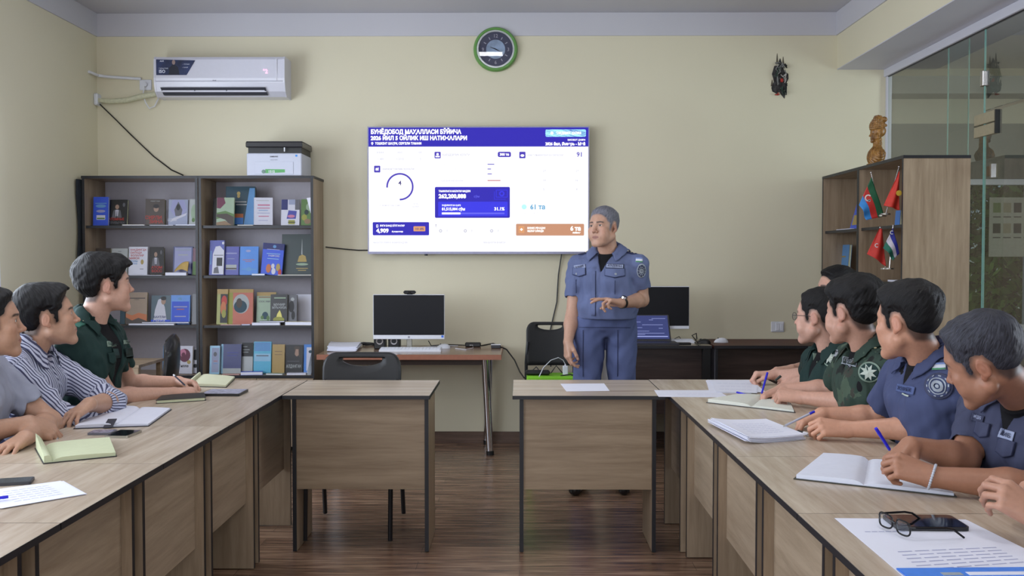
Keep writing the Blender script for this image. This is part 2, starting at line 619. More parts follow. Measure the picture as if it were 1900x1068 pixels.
MB().box((XR - .02, c.y - .02, c.z - .045), (XR + .02, c.y + .02, c.z + .045), bev=.003).build('glass_clamp', CHROME, tp)
c = PX(1840, 317, XR)  # reflection of the patch fitting above, built as a solid piece
MB().box((XR - .017, c.y - .02, c.z - .03), (XR + .017, c.y + .03, c.z + .03), bev=.003).box((XR - .02, c.y - .035, c.z - .04), (XR + .02, c.y - .018, c.z + .04), 1) \
    .build('fitting_reflection', [flat('reflected_brown_metal', (120, 104, 86), .35, .6), CHROME], dr)
# glass fin behind the partition
ya = PX(1760, 200, 2.87).y
tf = MB().box((2.87, ya, 0.0), (3.003, ya + .012, 2.95)).build('glass_fin', [glass('fin_glass', (0.90, 0.96, 0.94), 0, .2)])
tf['kind'] = 'structure'
for xx in (2.866, 3.003):
    MB().box((xx, ya - .001, 0), (xx + .004, ya + .013, 2.95)).build('pane_edge', M_GEDGE, tf)

# the room beyond the glass
M_OLIVE = wall_paint('olive_wall_paint', (150, 146, 112))
M_GREY = flat('grey_panelling', (120, 120, 112), .6)
struct('wall_beyond_upper', MB().box((2.80, 9.9, 2.74), (7.0, 10.0, ZC)), M_WALL)
wall_with_holes('wall_beyond', 'y', 9.9, 10.0, 2.80, 7.0, 0, 2.74, [(4.4, 6.3, 0.7, 2.2)], M_GREY)
wall_with_holes('wall_right', 'x', 6.4, 6.5, -2.7, 9.9, 0, ZC, [(3.1, 5.7, .85, 2.55)], M_WALL)
struct('trim_7', MB().box((2.82, 8.7, 2.84), (6.4, 9.0, 2.99)), M_GREY)
window(4, 'y', 9.95, 4.4, 6.3, 0.7, 2.2, 3)
M_NEXT_FILL = emis('led_fill_next_room', (252, 250, 246), 9.0)  # added panel, out of view, brightens the room beyond the glass
t = thing('ceiling_light', 'added square panel light, out of view, in the room beyond the glass', 'light', (4.6, 6.6, ZC))
MB().box((-.32, -.32, -.02), (.32, .32, 0), bev=.004).build('housing', WHITEP, t)
MB().box((-.29, -.29, -.024), (.29, .29, -.0205)).build('diffuser', M_NEXT_FILL, t)
bd = MB().box((3.0, 9.5, 1.3), (4.2, 9.88, 2.3)).build('overhead_cabinet', [M_GREY])
tag(bd, 'grey cupboard on far wall beyond the glass partition', 'cupboard')

# ceiling light panels
M_LED = emis('led_panel', (250, 250, 255), 14.0)
for (lx, ly) in ((-0.26, 6.15),):
    t = thing('ceiling_light', 'small square white ceiling light above the screen, mirrored in the clock', 'light', (lx, ly, ZC))
    MB().box((-.14, -.11, -.02), (.14, .11, 0), bev=.004).build('housing', WHITEP, t)
    MB().box((-.105, -.08, -.024), (.105, .08, -.0205)).build('diffuser', M_LED, t)
M_LED_FILL = emis('led_fill_large', (252, 250, 246), 12.0)  # four unseen panels added to lift the light on the walls
for (lx, ly, w_) in ((-1.7, 4.3, 'far left'), (1.0, 4.3, 'far right'), (-1.7, 1.6, 'near left'), (1.0, 1.6, 'near right')):
    t = thing('ceiling_light', 'added square white panel light, out of view, over the desks, ' + w_ + ' of the four', 'light', (lx, ly, ZC), 0, 'added ceiling panel lights over the desks')
    MB().box((-.32, -.32, -.02), (.32, .32, 0), bev=.004).build('housing', WHITEP, t)
    MB().box((-.29, -.29, -.024), (.29, .29, -.0205)).build('diffuser', M_LED_FILL, t)

# white curtain at the edge of the far left window
cu = MB()


def cf(u, v):
    z = 2.7 - 1.95 * v
    y1 = 6.035 + 0.06 * max(0, (1.62 - z) / .75) ** 1.0 if z < 1.62 else 6.035
    y = 5.80 + (y1 - 5.80) * u
    return Vector((XL + .055 + .015 * math.sin(u * 26) + .01 * math.sin(v * 5), y, z))


cu.grid(cf, 40, 24)
co = cu.build('curtain', [flat('sheer_white_cloth', (235, 235, 250), .8)], smooth=True)
sm = co.modifiers.new('cloth', 'SOLIDIFY'); sm.thickness = .003
tag(co, 'white curtain edge hanging at the window on the left wall', 'curtain')
t = MB().cyl((XL + .06, 5.4, 2.71), (XL + .06, 6.04, 2.71), .012).build('curtain_rail', [WHITEP])
tag(t, 'white curtain rail above the left window', 'rail')

# trees outside the far window
LEAF = [flat('leaf_green', (96, 146, 62), .6, var=.3, scale=3), flat('leaf_dark', (36, 62, 32), .6, var=.3, scale=3), flat('leaf_light', (150, 190, 96), .6, var=.2, scale=3)]
for (tx, ty, tz, rx_, n_, lab) in ((4.9, 11.6, 1.5, 1.5, 5200, 'leafy tree outside, seen low through the glass partition'), (7.8, 13.6, 1.9, 1.7, 2400, 'farther leafy tree outside at the right edge behind the glass')):
    t = thing('garden_tree', lab, 'tree', (tx, ty, 0))
    MB().tube([(0, 0, 0), (.05, 0, .8), (-.04, .05, 1.8)], [.09, .07, .04], 10).build('trunk', flat('bark', (80, 66, 52), .9), t, 'auto')
    r_ = random.Random(int(tx * 10)); m = MB()
    for i in range(n_):
        d = Vector((r_.gauss(0, 1), r_.gauss(0, 1), r_.gauss(0, 1))).normalized() * (r_.uniform(.25, 1) ** .5)
        c = Vector((d.x * rx_, d.y * .9, tz + d.z * 1.25))
        u = Vector((r_.uniform(-1, 1), r_.uniform(-1, 1), r_.uniform(-1, 1))).normalized(); w = u.orthogonal().normalized()
        s_ = r_.uniform(.06, .11)
        m.add([c - u * s_, c + w * s_ * .5, c + u * s_, c - w * s_ * .5], [(0, 1, 2, 3)], r_.choice((0, 0, 1, 2)))
    f = m.build('foliage', LEAF, t); f['kind'] = 'stuff'
# ---------------------------------------------------------------- conference desks
OAK_X = wood('oak_laminate_across', (164, 144, 120), (132, 112, 90), 0, 0.36)  # same oak as the tops; panel shade is put into these darker tones
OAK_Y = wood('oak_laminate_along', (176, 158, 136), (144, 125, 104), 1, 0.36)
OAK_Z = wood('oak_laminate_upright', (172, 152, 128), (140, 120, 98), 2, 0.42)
OAK_TX = wood('oak_top_across', (196, 182, 164), (166, 149, 130), 0, 0.27)  # tops repeat that oak with the lit tone painted in
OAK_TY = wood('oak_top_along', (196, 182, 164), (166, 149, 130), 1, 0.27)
DZ = 0.768
TH = 0.018


def desk(label, x0, x1, y0, y1, face, group='oak conference desks in a horseshoe'):
    """one desk; face: side that carries the modesty panel ('-y', '+x', '-x' or None)"""
    cx, cy = (x0 + x1) / 2, (y0 + y1) / 2
    t = thing('conference_desk', label, 'desk', (cx, cy, 0), 0, group)
    hx, hy = (x1 - x0) / 2 - .0008, (y1 - y0) / 2 - .0008
    along_x = face == '-y'
    top = MB()
    top.box((-hx + .001, -hy + .001, DZ - TH), (hx - .001, hy - .001, DZ))
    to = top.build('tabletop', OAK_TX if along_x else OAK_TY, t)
    e = MB()
    e.box((-hx, -hy, DZ - TH), (hx, -hy + .0012, DZ - .0004)).box((-hx, hy - .0012, DZ - TH), (hx, hy, DZ - .0004))
    e.box((-hx, -hy, DZ - TH), (-hx + .0012, hy, DZ - .0004)).box((hx - .0012, -hy, DZ - TH), (hx, hy, DZ - .0004))
    e.build('edge_band', BLACK, to)
    H = DZ - TH - .0005
    LD = 0.36
    ins = 0.034
    ov = 0.065
    if face == '-y':
        for sx in (-1, 1):
            xo = sx * (hx - ins if not (sx > 0 and label.startswith('oak desk left')) else hx - .012)
            lo = (min(xo, xo - sx * .018), -hy + ov, 0.004); hi = (max(xo, xo - sx * .018), -hy + ov + LD, H)
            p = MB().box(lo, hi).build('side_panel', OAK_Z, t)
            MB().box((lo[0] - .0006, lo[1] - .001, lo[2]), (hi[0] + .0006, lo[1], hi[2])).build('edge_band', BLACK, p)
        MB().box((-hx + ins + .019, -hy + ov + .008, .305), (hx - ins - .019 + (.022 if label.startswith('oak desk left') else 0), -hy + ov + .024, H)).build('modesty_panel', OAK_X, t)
    else:
        sg = 1 if face == '+x' else -1
        fx = sg * (hx - .082)
        for sy in (-1, 1):
            yo = sy * (hy - ins)
            lo = (min(fx, fx - sg * LD), min(yo, yo - sy * .018), .004); hi = (max(fx, fx - sg * LD), max(yo, yo - sy * .018), H)
            p = MB().box(lo, hi).build('side_panel', OAK_Z, t)
            MB().box((min(fx, fx + sg * .001), lo[1] - .0006, lo[2]), (max(fx, fx + sg * .001), hi[1] + .0006, hi[2])).build('edge_band', BLACK, p)
        px = fx - sg * .034
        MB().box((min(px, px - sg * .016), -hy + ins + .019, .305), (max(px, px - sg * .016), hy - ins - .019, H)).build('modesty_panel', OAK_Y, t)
    return t


# front desks, facing the camera
desk('oak desk left of the gap, facing the camera, black chair tucked behind', -1.128, -.425, 4.70, 5.30, '-y')
desk('oak desk right of the gap, facing the camera, one white sheet on top', -.034, .690, 4.70, 5.32, '-y')
# left row
lj = [5.29, 4.55, 3.84, 3.135, 2.427, 1.72]
ln = ['oak corner desk at the far left, black-edged notebooks on top', 'oak desk in left row under the striped shirt sleeves',
      'oak desk in left row with the yellow-paged notebook and two phones', 'oak desk in left row with a single white sheet near the edge',
      'oak desk nearest the camera in left row, cut by the frame']
for i in range(5):
    y1, y0 = lj[i], lj[i + 1]
    desk(ln[i], -1.748 + (0 if i else .0), -1.128 if i else -1.130, y0, y1, '+x')
rj = [5.34, 4.737, 4.002, 3.265, 2.533, 1.80]
rn = ['oak corner desk at the far right under the officer in glasses', 'oak desk in right row below the green camouflage uniform, open notebook on top',
      'oak desk in right row carrying a thick curled stack of white paper', 'oak desk in right row under the big open white notebook',
      'oak desk nearest the camera in right row, with black spectacles on it']
for i in range(5):
    y1, y0 = rj[i], rj[i + 1]
    desk(rn[i], .708 if i else .6915, 1.328, y0, y1, '-x')

# ---------------------------------------------------------------- bookcases
BACKW = flat('white_hardboard', (176, 172, 182), 0.6, var=0.02)


def bookcase(label, x0, x1, yf, yb, ztop, shelves, rz=0, doors=True, zcab=.56):
    """open front faces -Y before rotation; local origin at front left floor corner"""
    W = x1 - x0; D = yb - yf
    t = thing('bookcase', label, 'bookcase', (x0, yf, 0), rz)
    T = .018
    for xa in (0, W - T):
        p = MB().box((xa, .001, 0), (xa + T, D, ztop - T)).build('side_panel', OAK_Z, t)
        MB().box((xa - .0006, 0, 0), (xa + T + .0006, .0012, ztop - T)).build('edge_band', BLACK, p)
    p = MB().box((-.004, .001, ztop - T), (W + .004, D, ztop)).build('top_panel', OAK_X, t)
    MB().box((-.005, -.001, ztop - T - .0005), (W + .005, .001, ztop + .0006)).box((W + .004, .001, ztop - T), (W + .005, D, ztop + .0004)).box((-.005, .001, ztop - T), (-.004, D, ztop + .0004)) \
        .build('edge_band', BLACK, p)
    MB().box((T, D - .006, .05), (W - T, D - .002, ztop - T)).build('back_panel', BACKW if doors else OAK_Z, t)
    for z in shelves:
        p = MB().box((T + .0005, .02, z - T), (W - T - .0005, D - .007, z)).build('shelf', OAK_X, t)
        MB().box((T + .0005, .0185, z - T - .0006), (W - T - .0005, .0198, z + .0006)).build('edge_band', BLACK, p)
    if doors:
        MB().box((T, .03, .03), (W - T, D - .007, .05)).build('bottom_panel', OAK_X, t)
        p = MB().box((T, .004, zcab - T), (W - T, D - .007, zcab)).build('shelf', OAK_X, t)
        MB().box((T, .002, zcab - T), (W - T, .0038, zcab + .0004)).build('edge_band', BLACK, p)
        m = W / 2
        for (a, b, hx) in ((.003, m - .002, m - .05), (m + .002, W - .003, m + .05)):
            d = MB().box((a, -.018, .04), (b, -.002, zcab - T - .003), bev=.001).build('door', OAK_Z, t)
            MB().tube([(hx, -.018, .40), (hx, -.038, .40), (hx, -.038, .50), (hx, -.018, .50)], .004, 8).build('handle', STEEL, d)
    return t


BF = 7.26
SH = [1.655, 1.290, .925]
bookcase('open oak bookcase with black edges in the left corner, white back, no printer on it', -3.19, -2.345, BF, YB - .005, 2.016, SH)
bookcase('open oak bookcase with black edges carrying the printer, beside the computer desk', -2.338, -1.502, BF, YB - .005, 2.016, SH)
# two bookcases on the right, standing sideways against the glass and open towards the room
SHR = [1.62, 1.27, .90]
bookcase('oak bookcase by the glass, nearer the camera, holding small table flags', 2.285, 3.075, 6.765, 7.165, 2.03, SHR, R(-90), False)
bookcase('oak bookcase by the glass, in the far right corner against the yellow wall', 2.285, 3.075, 7.56, 7.96, 2.03, SHR, R(-90), False)

# ---------------------------------------------------------------- chairs
VINYL = flat('black_vinyl', (14, 15, 19), 0.5, var=0.08, bump=.1)
BLKMET = flat('black_painted_steel', (24, 25, 30), 0.35, var=.03)


def rr(w, h, r, n=8):
    pts = []
    for (cx, cz, a0) in ((w / 2 - r, r, -90), (w / 2 - r, h - r, 0), (-w / 2 + r, h - r, 90), (-w / 2 + r, r, 180)):
        for k in range(n + 1):
            a = R(a0 + 90 * k / n)
            pts.append((cx + r * math.cos(a), cz + r * math.sin(a)))
    return pts


def stack_chair(label, loc, rz, w=.44, hz=.90, group=None, hole=True, bh=.40, th=.05):
    """banquet style chair: front towards -Y"""
    t = thing('stacking_chair', label, 'chair', loc, rz, group)
    D = .44
    # seat cushion
    s = MB()
    o = rr(w, D, .07)
    for (z0, z1, k0, k1) in ((.425, .44, .96, 1.0), (.44, .465, 1, 1), (.465, .482, 1, .93)):
        n = len(o)
        s.add([(x * k0, (y - D / 2) * k0, z0) for x, y in o] + [(x * k1, (y - D / 2) * k1, z1) for x, y in o],
              [(k, (k + 1) % n, n + (k + 1) % n, n + k) for k in range(n)])
    n = len(o)
    s.add([(x * .93, (y - D / 2) * .93, .482) for x, y in o] + [(0, 0, .488)], [(k, (k + 1) % n, n) for k in range(n)])
    s.add([(x * .96, (y - D / 2) * .96, .425) for x, y in o], [tuple(range(n - 1, -1, -1))])
    s.build('seat', VINYL, t, 'auto')
    # back: padded shell with grip opening
    b = MB()
    zb = hz - bh
    def outline(u):   # half width at height fraction
        r = .22
        k = 1.0
        if u > 1 - r: k = math.sqrt(max(0, 1 - ((u - (1 - r)) / r) ** 2)) * .32 + .68 if u < 1 else .68
        if u < .12: k = .93 + .07 * math.sqrt(max(0, 1 - ((.12 - u) / .12) ** 2))
        return w / 2 * k
    gw = w * .27
    ut = .925
    NX = 41
    n1, n2, n3 = 16, 1, 5
    NZ = n1 + n2 + n3 + 1

    def ucol(i, x):
        ub = ut - (.105 * math.sqrt(max(0, 1 - (x / gw) ** 2)) if abs(x) < gw else 0) - .006
        if i <= n1: return ub * i / n1
        if i <= n1 + n2: return ub + (ut - ub) * (i - n1) / n2
        return ut + (1 - ut) * (i - n1 - n2) / n3
    vs = []; idx = {}
    for i in range(NZ):
        for j in range(NX):
            f = 2 * j / (NX - 1) - 1
            u = ucol(i, f * w / 2)
            hw = outline(min(u, .9999))
            x = hw * f; u = ucol(i, x) if hole else i / (NZ - 1)
            e = min(1, min((hw - abs(x)) / .02, u * bh / .02, (1 - u) * bh / .02))
            if hole and abs(x) < gw + .01: e = min(e, max(.0, min(1, abs(u - ucol(n1 if i <= n1 else n1 + n2, x)) * bh / .012)))
            pz = th / 2 * (.45 + .55 * math.sqrt(max(0, 1 - (1 - e) ** 2)))
            yc = D / 2 - .01 + .05 * u - .02 * (x / (w / 2)) ** 2
            idx[(i, j, 0)] = len(vs); vs.append((x, yc - pz, zb + u * bh))
            idx[(i, j, 1)] = len(vs); vs.append((x, yc + pz, zb + u * bh))
    cell = {(i, j): not (hole and n1 <= i < n1 + n2 and abs(w / 2 * (2 * (j + .5) / (NX - 1) - 1)) < gw) for i in range(NZ - 1) for j in range(NX - 1)}
    fs = []
    for (i, j), on in cell.items():
        if not on: continue
        g = lambda a, c, s_: idx[(a, c, s_)]
        fs.append((g(i, j, 0), g(i, j + 1, 0), g(i + 1, j + 1, 0), g(i + 1, j, 0)))
        fs.append((g(i, j, 1), g(i + 1, j, 1), g(i + 1, j + 1, 1), g(i, j + 1, 1)))
        for (ni, nj, p, q) in ((i - 1, j, (i, j), (i, j + 1)), (i + 1, j, (i + 1, j + 1), (i + 1, j)), (i, j - 1, (i + 1, j), (i, j)), (i, j + 1, (i, j + 1), (i + 1, j + 1))):
            if not cell.get((ni, nj), False):
                fs.append((g(*p, 0), g(*p, 1), g(*q, 1), g(*q, 0)))
    b.add(vs, fs)
    b.build('backrest', VINYL, t, 'auto')
    for sx in (-1, 1):
        x = sx * (w / 2 + .0)
        MB().tube([(x, -D / 2 + .04, .43), (x, -D / 2 + .0, .40), (x, -D / 2 - .03, .012)], .012, 10).build('leg', BLKMET, t, 'auto')
        MB().tube([(x * .93, D / 2 - .02, hz - .14), (x, D / 2 - .02, zb + .02), (x, D / 2 - .03, .44), (x, D / 2 + .0, .30), (x * 1.02, D / 2 + .07, .012)], .012, 10).build('leg', BLKMET, t, 'auto')
    MB().box((-w / 2, -D / 2 + .02, .405), (w / 2, -D / 2 + .045, .425)).box((-w / 2, D / 2 - .05, .405), (w / 2, D / 2 - .025, .425)) \
        .box((-w / 2 - .006, -D / 2 + .02, .405), (-w / 2 + .018, D / 2 - .02, .425)).box((w / 2 - .018, -D / 2 + .02, .405), (w / 2 + .006, D / 2 - .02, .425)).build('seat_frame', BLKMET, t)
    return t


c = P(677, 660, 5.50)
stack_chair('black padded chair with a grip hole, tucked behind the left front desk', (c.x, 5.17, 0), 0, .425, .905)
c = P(1021, 640, 7.15)
stack_chair('black chair with a grip hole beside the lime green stand near the back wall', (c.x, 6.98, 0), 0, .345, .955, th=.035, bh=.31)

# office chair between the bookcases and the left row
t = thing('office_chair', 'black shell office chair seen edge-on before the left bookcase', 'chair', (-2.42, 6.05, 0), R(-72))
b = MB()


def shell(u, v):
    a = (u - .5) * 2
    hw = .215 * (1 - .12 * max(0, v - .6) / .4) * (1 if v < .93 else .93)
    z = .42 + .53 * v
    y = .20 + .10 * v + .04 * math.sin(v * math.pi) - .05 * a * a
    return (a * hw, y, z)


def closed_shell(name, fn, th, mat, par, nu=14, nv=18):
    mb = MB()
    vs = []; idx = {}
    pts = {}
    for j in range(nv):
        for i in range(nu):
            u = i / (nu - 1); v = j / (nv - 1)
            p = Vector(fn(u, v)); e = min(u, 1 - u, v, 1 - v)
            e = min(1, e / .12); k = .25 + .75 * math.sqrt(max(0, 1 - (1 - e) ** 2))
            # pinch rounded corners
            cu = abs(u - .5) * 2; cv = abs(v - .5) * 2
            s_ = 1 - .18 * max(0, (cu * cu * cv * cv) ** 1.2)
            c0 = Vector(fn(.5, .5))
            p = c0 + (p - c0) * s_
            for q in (0, 1):
                idx[(i, j, q)] = len(vs); vs.append(p + Vector((0, (-1 if q == 0 else 1) * th / 2 * k, 0)))
    fs = []
    for j in range(nv - 1):
        for i in range(nu - 1):
            fs.append((idx[(i, j, 0)], idx[(i + 1, j, 0)], idx[(i + 1, j + 1, 0)], idx[(i, j + 1, 0)]))
            fs.append((idx[(i, j, 1)], idx[(i, j + 1, 1)], idx[(i + 1, j + 1, 1)], idx[(i + 1, j, 1)]))
    for i in range(nu - 1):
        fs.append((idx[(i, 0, 0)], idx[(i, 0, 1)], idx[(i + 1, 0, 1)], idx[(i + 1, 0, 0)]))
        fs.append((idx[(i, nv - 1, 0)], idx[(i + 1, nv - 1, 0)], idx[(i + 1, nv - 1, 1)], idx[(i, nv - 1, 1)]))
    for j in range(nv - 1):
        fs.append((idx[(0, j, 0)], idx[(0, j + 1, 0)], idx[(0, j + 1, 1)], idx[(0, j, 1)]))
        fs.append((idx[(nu - 1, j, 0)], idx[(nu - 1, j, 1)], idx[(nu - 1, j + 1, 1)], idx[(nu - 1, j + 1, 0)]))
    mb.add(vs, fs)
    return mb.build(name, mat, par, 'auto')


closed_shell('backrest', shell, .06, flat('black_shell_plastic', (24, 24, 28), .3), t)
MB().box((-.22, -.24, .43), (.22, .18, .49), bev=.025).build('seat', VINYL, t)
MB().box((-.03, .10, .36), (.03, .25, .40), bev=.008).box((-.025, .22, .37), (.025, .26, .60), bev=.008).build('back_bracket', BLKMET, t)
MB().cyl((0, 0, .08), (0, 0, .43), .025).build('gas_column', BLKMET, t, 'auto')
for k in range(5):
    a = R(72 * k)
    l = MB().tube([(0, 0, .10), (.15 * math.cos(a), .15 * math.sin(a), .09), (.28 * math.cos(a), .28 * math.sin(a), .065)], [.024, .02, .015], 8).build('leg', BLKPL, t, 'auto')
    MB().cyl((.28 * math.cos(a) - .012 * math.sin(a), .28 * math.sin(a) + .012 * math.cos(a), .028), (.28 * math.cos(a) + .012 * math.sin(a), .28 * math.sin(a) - .012 * math.cos(a), .028), .027, n=14).build('caster', BLKPL, l)
tag(MB().box((-2.72, 6.3, .60), (-2.42, 6.34, .72), bev=.004).box((-2.70, 6.3, 0), (-2.67, 6.34, .6)).box((-2.46, 6.3, 0), (-2.43, 6.34, .6)).box((-2.72, 6.3, .72), (-2.42, 6.75, .738)).box((-2.70, 6.71, 0), (-2.67, 6.75, .72)).box((-2.46, 6.71, 0), (-2.43, 6.75, .72)).build('side_table', OAK_X),
    'small oak side table partly hidden behind the black office chair', 'table')

# ---------------------------------------------------------------- desks along the back wall
WOODT = wood('cherry_desk_top', (150, 120, 96), (116, 84, 66), 0, 0.22, coat=.3)
CHERRY = flat('cherry_edge', (150, 96, 74), .4)
t = thing('computer_desk', 'long brown desk with cherry edge and chrome legs holding the white computer', 'desk', (-.76, 7.23, 0))
x0, x1 = -1.405 + .76, -.128 + .76
zt = .75
MB().box((x0, 6.885 - 7.23, zt - .035), (x1, YB - .02 - 7.23, zt)).build('tabletop', WOODT, t)
MB().box((x0 - .002, 6.883 - 7.23, zt - .036), (x1 + .002, 6.885 - 7.23, zt - .001)).box((x1, 6.885 - 7.23, zt - .036), (x1 + .002, YB - .02 - 7.23, zt - .001)).build('cherry_edge', CHERRY, t)
MB().box((x0 + .06, -.18, zt - .09), (x1 - .12, -.15, zt - .036)).build('apron', flat('dark_brown_rail', (70, 52, 44), .5), t)
for (px, py, top) in ((903, 845, (x1 - .115, -.18)), (620, 845, (x0 + .10, -.18)), (0, 0, (x1 - .1, .30)), (0, 0, (x0 + .1, .30))):
    xx, yy = top
    fx, fy = (xx + .03, yy + .10) if px == 903 else (xx - .02, yy + .04)
    l = MB().cyl((xx, yy, zt - .036), (fx, fy, .03), .031, .026, 20).build('leg', CHROME, t, 'auto')
    MB().cyl((fx, fy, .031), (fx + .001, fy, .001), .028, .028, 16).build('foot', BLKPL, l, 'auto')
t2 = MB().box((x0 + .005, -.15, 0), (x0 + .025, .36, zt - .037)).build('side_panel', wood('walnut_panel', (78, 66, 56), (54, 44, 38), 2, .4), t)

DARKW = wood('dark_walnut', (66, 52, 48), (40, 30, 28), 0, .35)
BEIGE = flat('beige_laminate', (176, 166, 146), .3)
for (nm, a, b, lab, topm) in (('laptop_desk', .62, 1.36, 'dark fronted desk behind the standing man, with the laptop and monitor', BEIGE),
                              ('side_desk', 1.375, 2.20, 'dark desk with a reddish top by the back wall, right of the laptop desk', wood('mahogany_top', (96, 40, 28), (34, 18, 17), 0, .55))):
    cx = (a + b) / 2
    t = thing('back_desk', lab, 'desk', (cx, 7.33, 0)); h = (b - a) / 2
    zt2 = .80
    tp_ = MB().box((-h, -.29, zt2 - .02), (h, .29, zt2)).build('tabletop', topm, t)
    MB().box((-h, -.2915, zt2 - .021), (h, -.29, zt2 - .0005)).build('edge_band', BLACK, tp_)
    MB().box((-h + .02, -.20, .30 if nm == 'laptop_desk' else .2), (h - .02, -.185, zt2 - .021)).build('modesty_panel', DARKW, t)
    for sx in (-1, 1):
        xa = sx * (h - .012)
        p = MB().box((min(xa, xa - sx * .018), -.27, 0), (max(xa, xa - sx * .018), .27, zt2 - .021)).build('side_panel', flat('pale_grey_laminate', (150, 148, 158), .4), t)
        MB().box((min(xa, xa - sx * .018) - .0005, -.2715, 0), (max(xa, xa - sx * .018) + .0005, -.27, zt2 - .021)).build('edge_band', BLACK, p)
    if nm == 'laptop_desk':
        MB().box((h - .06, -.275, 0), (h - .008, -.22, zt2 - .022)).build('leg', BLKPL, t)
# ---------------------------------------------------------------- wall screen with its slide
tl = P(682, 235, 7.56); br_ = P(1093, 471, 7.56)
tvx0, tvx1 = tl.x, br_.x
tvz0, tvz1 = br_.z, tl.z
TV = thing('wall_screen', 'large wall-mounted screen showing a blue and white statistics slide', 'screen', ((tvx0 + tvx1) / 2, 7.56, tvz0))
hw = (tvx1 - tvx0) / 2; hh = tvz1 - tvz0
MB().box((-hw, .0, 0), (hw, .05, hh), bev=.004).build('back_cover', DKGREY, TV)
fr = MB()
bz = .008
fr.box((-hw, -.012, 0), (hw, .0, .018)).box((-hw, -.012, hh - bz), (hw, 0, hh)).box((-hw, -.012, .018), (-hw + bz, 0, hh - bz)).box((hw - bz, -.012, .018), (hw, 0, hh - bz))
fr.build('bezel', flat('silver_bezel', (150, 150, 176), .35, .3), TV)
MB().box((-.3, .05, .3), (.3, YB - 7.56 - .001, .7)).build('wall_bracket', BLKMET, TV)
S_W = emis('slide_white', (250, 250, 255), 1.15)
S_B = emis('slide_blue', (46, 32, 196), .85)
S_B2 = emis('slide_bright_blue', (56, 54, 245), .9)
S_B3 = emis('slide_pale_blue', (100, 100, 245), 1.0)
S_C = emis('slide_cyan', (170, 240, 252), 1.3)
S_T = emis('slide_tan', (204, 148, 116), 1.0)
S_O = emis('slide_orange', (226, 160, 110), 1.0)
S_G = emis('slide_grey', (196, 196, 214), 1.0)
S_V = emis('slide_violet', (80, 62, 200), .85)
S_N = emis('slide_navy', (70, 60, 130), .9)
S_L = emis('slide_light_blue', (96, 170, 215), 1.0)
S_R = emis('slide_red', (190, 80, 90), 1.0)
S_X = emis('slide_text_white', (255, 255, 255), 1.6)
S_LG = emis('slide_faint_line', (226, 226, 238), 1.05)
SL = {'W': S_W, 'B': S_B, 'b': S_B2, 'p': S_B3, 'C': S_C, 'T': S_T, 'O': S_O, 'G': S_G, 'V': S_V, 'N': S_N, 'L': S_L, 'R': S_R, 'X': S_X, 'g': S_LG}
scr = MB().box((-hw + bz, -.004, .018), (hw - bz, -.001, hh - bz)).build('display', S_W, TV)
sx0, sx1, sy0, sy1 = 683.5, 1091.5, 237.5, 466.5   # display in the photo's pixels


def sxy(px, py):
    return (-hw + bz + (px - sx0) / (sx1 - sx0) * (2 * hw - 2 * bz), .018 + (sy1 - py) / (sy1 - sy0) * (hh - bz - .018))


_lay = [0]


def srect(name, px0, py0, px1, py1, m, d=1, r=0):
    x0, z1 = sxy(px0, py0); x1, z0 = sxy(px1, py1)
    y = -.0042 - .0004 * d
    if r:
        pts = [(x0 + (x1 - x0) / 2 + a, y, z0 + b) for a, b in rr(x1 - x0, z1 - z0, r, 5)]
    else: pts = [(x0, y, z0), (x1, y, z0), (x1, y, z1), (x0, y, z1)]
    return MB().prism(pts, (0, .0003, 0)).build(name, SL[m], scr)


def stext(body, px, py, hpx, m, bold=0.03, align='LEFT', wpx=None, d=4, name='slide_text'):
    x, z = sxy(px, py)
    k = (2 * hw - 2 * bz) / (sx1 - sx0)
    o = MB().text(body, (x, -.0042 - .0004 * d, z), (1, 0, 0), (0, 0, 1), hpx * k, 0, bold=bold, align=align, wmax=wpx * k if wpx else None)
    return o.build(name, SL[m], scr)


srect('slide_header', 683.5, 237.5, 1091.5, 272.5, 'B')
stext('БУНЁДОБОД МАҲАЛЛАСИ БЎЙИЧА', 687.5, 248.8, 7.6, 'X', .045, wpx=168)
stext('2026 ЙИЛ 5 ОЙЛИК ИШ НАТИЖАЛАРИ', 687.5, 260.2, 7.2, 'X', .045, wpx=179)
stext('ТОШКЕНТ ШАҲРИ, СЕРГЕЛИ ТУМАНИ', 695.5, 268.6, 4.2, 'X', .03, wpx=86)
x, z = sxy(690.3, 266)
MB().ring((x, -.006, z), .004, .0085, (1, 0, 0), (0, 0, 1), (0, .0003, 0), 16).prism([(x - .006, -.006, z - .004), (x + .006, -.006, z - .004), (x, -.006, z - .016)], (0, .0003, 0)).build('slide_icon', S_X, scr)
srect('slide_button', 1012, 241, 1087, 254.5, 'C', 1, .01)
stext('ТАҚДИМОТ ҚИЛИШ', 1032, 250, 4.6, 'X', .03, wpx=46)
x, z = sxy(1024, 247.7); MB().disc((x, -.006, z), .011, (1, 0, 0), (0, 0, 1), (0, .0003, 0)).build('slide_icon', S_X, scr)
stext('ҲИСОБОТ ДАВРИ', 1086, 261.7, 3.0, 'X', .02, 'RIGHT', 33)
stext('2026 йил, Январь - Май', 1086, 270, 5.2, 'X', .04, 'RIGHT', 74)
for (b, px, py) in (('жами', 705, 284.5), ('йил', 742, 284.5), ('ой', 779, 284.5), ('1 480', 706, 297), ('1 2032', 742, 297), ('5', 780, 297)):
    stext(b, px, py, 3.6, 'G', .0, 'CENTER')
srect('slide_icon', 693.5, 307.5, 705, 320, 'V', 1, .006)
stext('а!', 699.2, 316, 5, 'X', .05, 'CENTER')
stext('ЖИНОЯТЧИЛИК ҲОЛАТИ', 709, 315.6, 3.4, 'G', .02, wpx=59)
x, z = sxy(741.5, 346.3)
k = (2 * hw - 2 * bz) / (sx1 - sx0)
